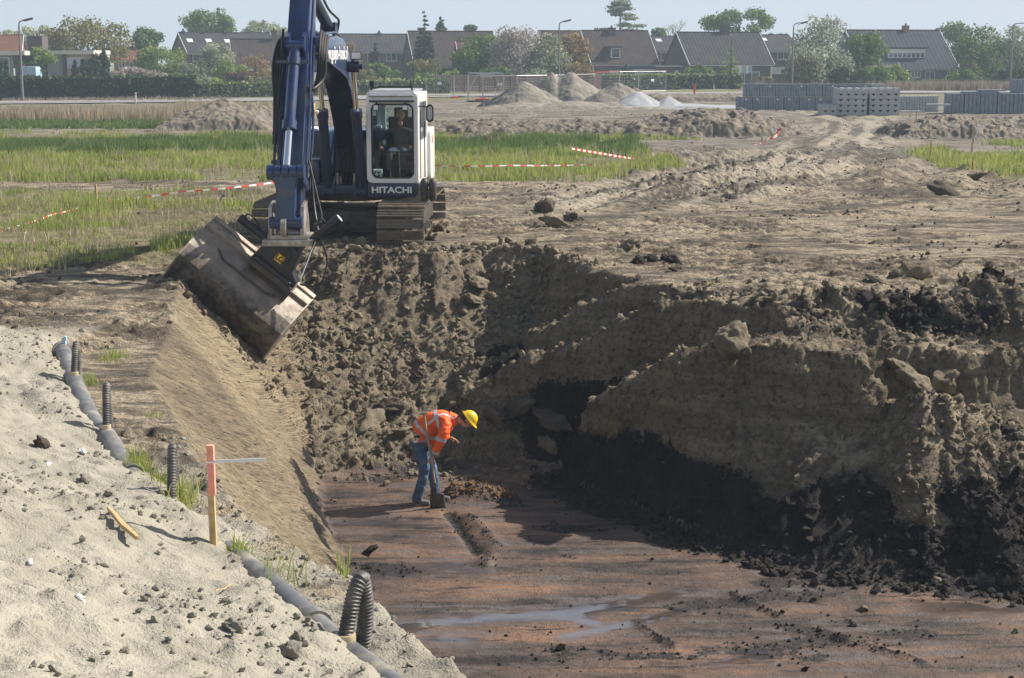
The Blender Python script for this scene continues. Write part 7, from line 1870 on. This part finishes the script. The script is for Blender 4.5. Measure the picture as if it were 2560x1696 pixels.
Tr('tall grey green willow leaved tree beside the brown tiled roof', 507, 98, 160, 34, 172, 'leaf_grey', 309, 'round', 2100, .30)
Tr('round green bush below the grey green tree', 527, 138, 192, 36, 168, 'leaf_light', 310, 'bush', 1900, .30)
Tr('low dark purple bush behind the trimmed hedge', 545, 168, 196, 26, 164, 'leaf_purple', 311, 'bush', 1200, .26)
Tr('small bright yellow green bush at the end of the dark hedge', 492, 178, 202, 20, 160, 'leaf_light', 312, 'bush', 900, .22)
Tr('thin bronze leaved young tree in front of the brown tiled roof', 594, 112, 196, 32, 166, 'leaf_brown', 313, 'round', 900, .24, clumps=20)
Tr('brownish bush left of the excavator stick above the hedge', 610, 172, 200, 40, 164, 'leaf_olive', 314, 'bush', 1500, .28)
for k, (u, vt, hw_, lab) in enumerate(((4, 138, 7, 'dark clipped cypress at the very left edge'), (17, 140, 7, 'second dark clipped cypress from the left edge'), (177, 137, 10, 'first and lowest cypress beside the beige garage'), (194, 136, 9.5, 'second cypress beside the beige garage'), (210, 137, 9.5, 'third cypress, touching the taller pair'))):
    Tr(lab, u, vt, 190, hw_, 150 + k, 'conifer', 320 + k, 'column', 900, .22)
Tr('tall dark cypress, left one of the taller pair', 221, 110, 190, 15, 158, 'conifer', 326, 'column', 1400, .26)
Tr('tall dark cypress, right one of the taller pair', 243, 108, 190, 17, 159, 'conifer', 327, 'column', 1500, .26)
Tr('small pollarded tree beside the dark chimney', 104, 105, 152, 22, 155, 'leaf_light', 328, 'round', 700, .30, clumps=14, trunk_h=.3)
Tr('ivy dark bush below the dark chimney', 80, 126, 190, 22, 154, 'leaf_dark', 329, 'bush', 1200, .28)
Tr('low pinkish white flowering bush, left part', 300, 154, 192, 40, 152, 'blossom', 330, 'bush', 2200, .22)
Tr('low pinkish white flowering bush, right part', 360, 162, 192, 34, 153, 'blossom', 331, 'bush', 1700, .22)
Tr('low yellow and orange shrubs above the dark hedge', 150, 180, 196, 40, 146, 'leaf_light', 332, 'bush', 900, .22)
Tr('low green shrubs on top of the dark hedge near the bungalow', 100, 180, 198, 30, 146, 'leaf_mid', 338, 'bush', 800, .22)
Tr('tall spruce with pointed top standing before the brown roof', 982, 26, 140, 26, 184, 'conifer', 333, 'spruce', 5200, .30)
Tr('small dark spruce in front of the brick row', 868, 102, 150, 18, 182, 'conifer', 334, 'spruce', 1500, .30)
Tr('yellow brown tree directly behind the boom lamp', 806, 88, 200, 24, 176, 'leaf_brown', 335, 'round', 2200, .30)
Tr('broad green bush in front of the brick row', 884, 144, 192, 46, 172, 'leaf_mid', 336, 'bush', 2600, .30)
Tr('thin topped far conifer right of the tall spruce', 1020, 40, 74, 15, 240, 'leaf_dark', 337, 'spruce', 700, .4)
Tr('yellow green round bush at the foot of the tall spruce', 984, 134, 178, 34, 172, 'leaf_olive', 339, 'bush', 2100, .28)
Tr('pale fresh green bush above the white cab', 980, 168, 196, 34, 166, 'leaf_light', 340, 'bush', 1900, .26)
Tr('pale low bush to the right of the boom above the hedge', 902, 180, 202, 34, 164, 'leaf_pale', 341, 'bush', 1200, .26)
Tr('narrow brownish conifer in front of the reddish annex', 1065, 96, 172, 15, 178, 'leaf_olive', 342, 'spruce', 2000, .28)
Tr('far small round tree above the steep brown roof', 1088, 58, 78, 14, 250, 'leaf_mid', 343, 'round', 500, .5)
Tr('large dark green tree left of the blossom tree', 1112, 78, 190, 62, 176, 'leaf_mid', 344, 'round', 4600, .34, clumps=40)
Tr('tall tree covered in pale pink blossom', 1190, 56, 188, 54, 172, 'blossom', 345, 'round', 5200, .26, clumps=44)
Tr('mixed green tree right of the blossom tree', 1262, 74, 190, 42, 174, 'leaf_grey', 346, 'round', 3600, .30, clumps=36)
Tr('orange brown leaved tree in front of the double house', 1318, 68, 160, 36, 178, 'leaf_brown', 347, 'round', 2300, .32)
Tr('lower orange brown bush beside the roller shutters', 1342, 138, 190, 30, 172, 'leaf_brown', 348, 'bush', 1500, .28)
Tr('tall cedar with layered branches behind the dormer house', 1432, -4, 96, 72, 236, 'leaf_grey', 349, 'cedar', 4300, .42)
Tr('small far green tree right of the brown ridge', 1522, 65, 92, 14, 244, 'leaf_mid', 350, 'round', 500, .5)
Tr('far leafless tree between two ridges', 1556, 50, 92, 26, 246, 'leaf_pale', 351, 'bare', 500, .3)
Tr('dark round tree behind the chimney of the dark tiled house', 1706, 18, 88, 72, 232, 'leaf_mid', 352, 'round', 4300, .42, clumps=38)
Tr('slender yellow green poplar before the dark tiled roof', 1688, 80, 190, 26, 180, 'leaf_light', 353, 'spruce', 1500, .24)
Tr('round bush at the corner of the dark tiled house', 1612, 148, 190, 22, 184, 'leaf_mid', 354, 'bush', 1100, .28)
Tr('spiky pale green shrub beside the round bush', 1640, 136, 188, 16, 182, 'leaf_light', 355, 'spruce', 900, .22)
Tr('small dark clipped shrub in front of the roller shutter', 1447, 148, 178, 9, 194, 'leaf_dark', 356, 'column', 600, .25)
Tr('tall drooping birch with thin upper twigs, beside the lamp post', 1892, 22, 140, 54, 178, 'leaf_grey', 357, 'birch', 3000, .30, clumps=40)
Tr('broad dark willow mass below the drooping birch', 1888, 92, 206, 64, 174, 'leaf_grey', 358, 'birch', 6200, .36, clumps=46)
Tr('green tree between birch and blue grey house', 1995, 70, 170, 42, 178, 'leaf_mid', 359, 'round', 3400, .34, clumps=32)
Tr('dark lower bush under the green tree', 1968, 150, 206, 46, 172, 'leaf_dark', 360, 'bush', 2200, .32)
Tr('round sunlit bush in front of the white porch', 2060, 148, 204, 32, 176, 'leaf_light', 361, 'bush', 2200, .30)
Tr('clipped round bush left of the white garden door', 2105, 180, 202, 16, 178, 'leaf_mid', 362, 'bush', 900, .24)
Tr('clipped round bush right of the white garden door', 2172, 182, 204, 22, 178, 'leaf_mid', 363, 'bush', 1100, .24)
Tr('small bright shrub at the corner of the blue grey house', 2203, 172, 196, 16, 180, 'leaf_light', 364, 'bush', 800, .24)
Tr('dark tree behind the right end of the slate roof', 2200, 48, 150, 40, 222, 'leaf_mid', 365, 'round', 2600, .40, clumps=30)
Tr('large green tree right of the slate roof', 2262, 56, 190, 52, 200, 'leaf_mid', 366, 'round', 4200, .38, clumps=38)
Tr('tall loose tree at the right lamp post', 2330, 52, 190, 46, 196, 'leaf_grey', 367, 'round', 3200, .34, clumps=34)
Tr('yellowish conifer in front of the large green tree', 2248, 116, 198, 26, 182, 'leaf_olive', 368, 'spruce', 2200, .30)
Tr('second yellowish conifer, right of the first', 2300, 118, 200, 28, 180, 'leaf_mid', 369, 'spruce', 2200, .30)
Tr('dark shrub mass at the right edge below the lamp', 2345, 150, 206, 36, 176, 'leaf_dark', 370, 'bush', 1900, .30)
Tr('far low treetop left of the birch', 1790, 78, 92, 30, 240, 'leaf_grey', 371, 'round', 800, .45)
Tr('green shrub row under the windows of the row house', 420, 168, 198, 26, 160, 'leaf_mid', 372, 'bush', 1300, .26)
Tr('pale shrub right behind the trimmed hedge, left of the purple one', 470, 176, 200, 20, 158, 'leaf_grey', 373, 'bush', 800, .24)
Tr('rounded bush at the wall of the brick row, just right of the boom', 842, 160, 198, 24, 168, 'leaf_olive', 374, 'bush', 1300, .26)
Tr('dark bush filling the gap beneath the tall spruce', 1010, 150, 196, 24, 174, 'leaf_dark', 375, 'bush', 1500, .28)
Tr('light green bush left of the large dark green tree', 1048, 160, 198, 26, 170, 'leaf_light', 376, 'bush', 1400, .26)
Tr('green bush in front of the blossom tree', 1150, 150, 196, 36, 168, 'leaf_mid', 377, 'bush', 2200, .28)
Tr('low grey green bush at the foot of the mixed tree', 1240, 158, 198, 30, 168, 'leaf_grey', 378, 'bush', 1500, .26)
Tr('low bush behind the laurel hedge at the garage', 1560, 168, 192, 26, 186, 'leaf_mid', 379, 'bush', 1100, .26)
Tr('low bush between washing and lamp post', 1760, 176, 200, 24, 186, 'leaf_olive', 380, 'bush', 1000, .26)
Tr('willow branches hanging over the lamp post', 1850, 118, 204, 34, 172, 'leaf_olive', 381, 'birch', 2400, .28)
Tr('green shrub wall left of the white porch', 2020, 150, 204, 30, 174, 'leaf_mid', 382, 'bush', 1900, .28)
Tr('broad bush right of the blue grey house corner', 2225, 160, 204, 30, 178, 'leaf_mid', 383, 'bush', 1700, .28)
Tr('far treetops right of the far pale tree, above the chimney house', 660, 62, 96, 26, 250, 'leaf_grey', 384, 'round', 900, .45)
# hedges
def hedge(label, pts, h, th_, mat, seed, per=120, leaf=.20):
    o = thing('hedge', label, 'hedge', (0, 0, 0)); r = np.random.default_rng(seed); core = MB(); P_, tt = [], []
    for (xa, ya1), (xb, yb1) in zip(pts, pts[1:]):
        a, b = Vector((xa, ya1, 0)), Vector((xb, yb1, 0)); core.bar(a + Vector((0, 0, h * .48)), b + Vector((0, 0, h * .48)), h * .92, th_ * .85, up=(0, 0, 1)) if False else None
        d = (b - a).normalized(); nr = Vector((-d.y, d.x, 0)); q = nr * th_ * .42
        core.add([a - q, b - q, b + q, a + q] + [p + Vector((0, 0, h * .95)) for p in (a - q, b - q, b + q, a + q)], [(0, 1, 2, 3), (7, 6, 5, 4), (0, 4, 5, 1), (1, 5, 6, 2), (2, 6, 7, 3), (3, 7, 4, 0)])
        L = (b - a).length; n = int(L * (2 * h + th_) * per / 2)
        t = r.random(n); side = r.random(n) * (h + th_); top_ = side > h
        off = np.where(top_, (r.random(n) - .5) * th_, -th_ * .5 * 1.0); zz = np.where(top_, h, side)
        j = .06 * r.normal(size=(n, 3))
        base = np.outer(1 - t, a) + np.outer(t, b) + np.outer(off, nr); base[:, 2] = zz
        bump_ = .08 * fbm(base[:, 0] + base[:, 1], base[:, 2], .9, 3, seed)
        P_.append(base + j + np.outer(bump_, np.array([0, -1, .6]))); tt.append(np.clip(.35 + .30 * (zz / h) ** 3 + .2 * r.normal(size=n), 0, 1))
    P_ = np.concatenate(P_); tt = np.concatenate(tt); n = len(P_)
    nn = r.normal(size=(n, 3)) + np.array([0, -.8, .4]); nn /= np.linalg.norm(nn, axis=1)[:, None]; t = np.cross(nn, r.normal(size=(n, 3))); t /= np.linalg.norm(t, axis=1)[:, None]; b = np.cross(nn, t); s = leaf * r.uniform(.6, 1.3, n)[:, None]
    Q = np.stack([P_ - t * s * .5, P_ + b * s * .35, P_ + t * s * .5, P_ - b * s * .35], 1).reshape(-1, 3)
    core.build('core', M['hedgecore'], o); link('foliage', np_mesh('foliage', Q, np.arange(n * 4).reshape(-1, 4), False, {'tint': np.repeat(tt, 4)}), M[mat], o)
hp = lambda u, y: (hx(u, y), y)
hedge('tall dark clipped hedge along the road at the left', [hp(-30, 131), hp(450, 138)], 1.85, 1.2, 'hedge', 401, 60, .24)
hedge('lower ivy green hedge continuing behind the excavator', [hp(452, 140), hp(700, 148), hp(1000, 158)], 1.25, 1.0, 'laurel', 402, 50, .24)
hedge('small clipped hedge piece showing above the cab roof', [hp(962, 157), hp(1035, 159)], 1.4, 1.0, 'leaf_mid', 403, 60, .22)
hedge('laurel hedge with pale leaf tips before the brick houses', [hp(1398, 172), hp(1560, 177), hp(1706, 180)], 1.6, 1.4, 'laurel', 404, 60, .30)
x, y = field_pts(-44, -23, 127.5, 134.5, 30, 405, lambda x, y: (y < 137 + x * .0) & (y > 131.5 + (x + 20) * .33), 2, -.5)
blades('verge_grass', 'greyish verge grass between road and dark hedge', x, y, .35, 'reedpink', 16, .05)
# ------------------------------------------------------------------ air
hz_ = MB().box((0, 200, 29), (1900, 2700, 64)).build('haze', None)
hm_ = N('haze'); hm_.t.nodes.remove(hm_.b)
pv = hm_.n('VolumePrincipled'); pv.inputs['Color'].default_value = (.72, .86, 1, 1); pv.inputs['Density'].default_value = .00082
hm_.t.links.new(pv.outputs[0], hm_.out.inputs['Volume'])
hz_.data.materials.append(hm_.m); prop(hz_, kind='stuff')
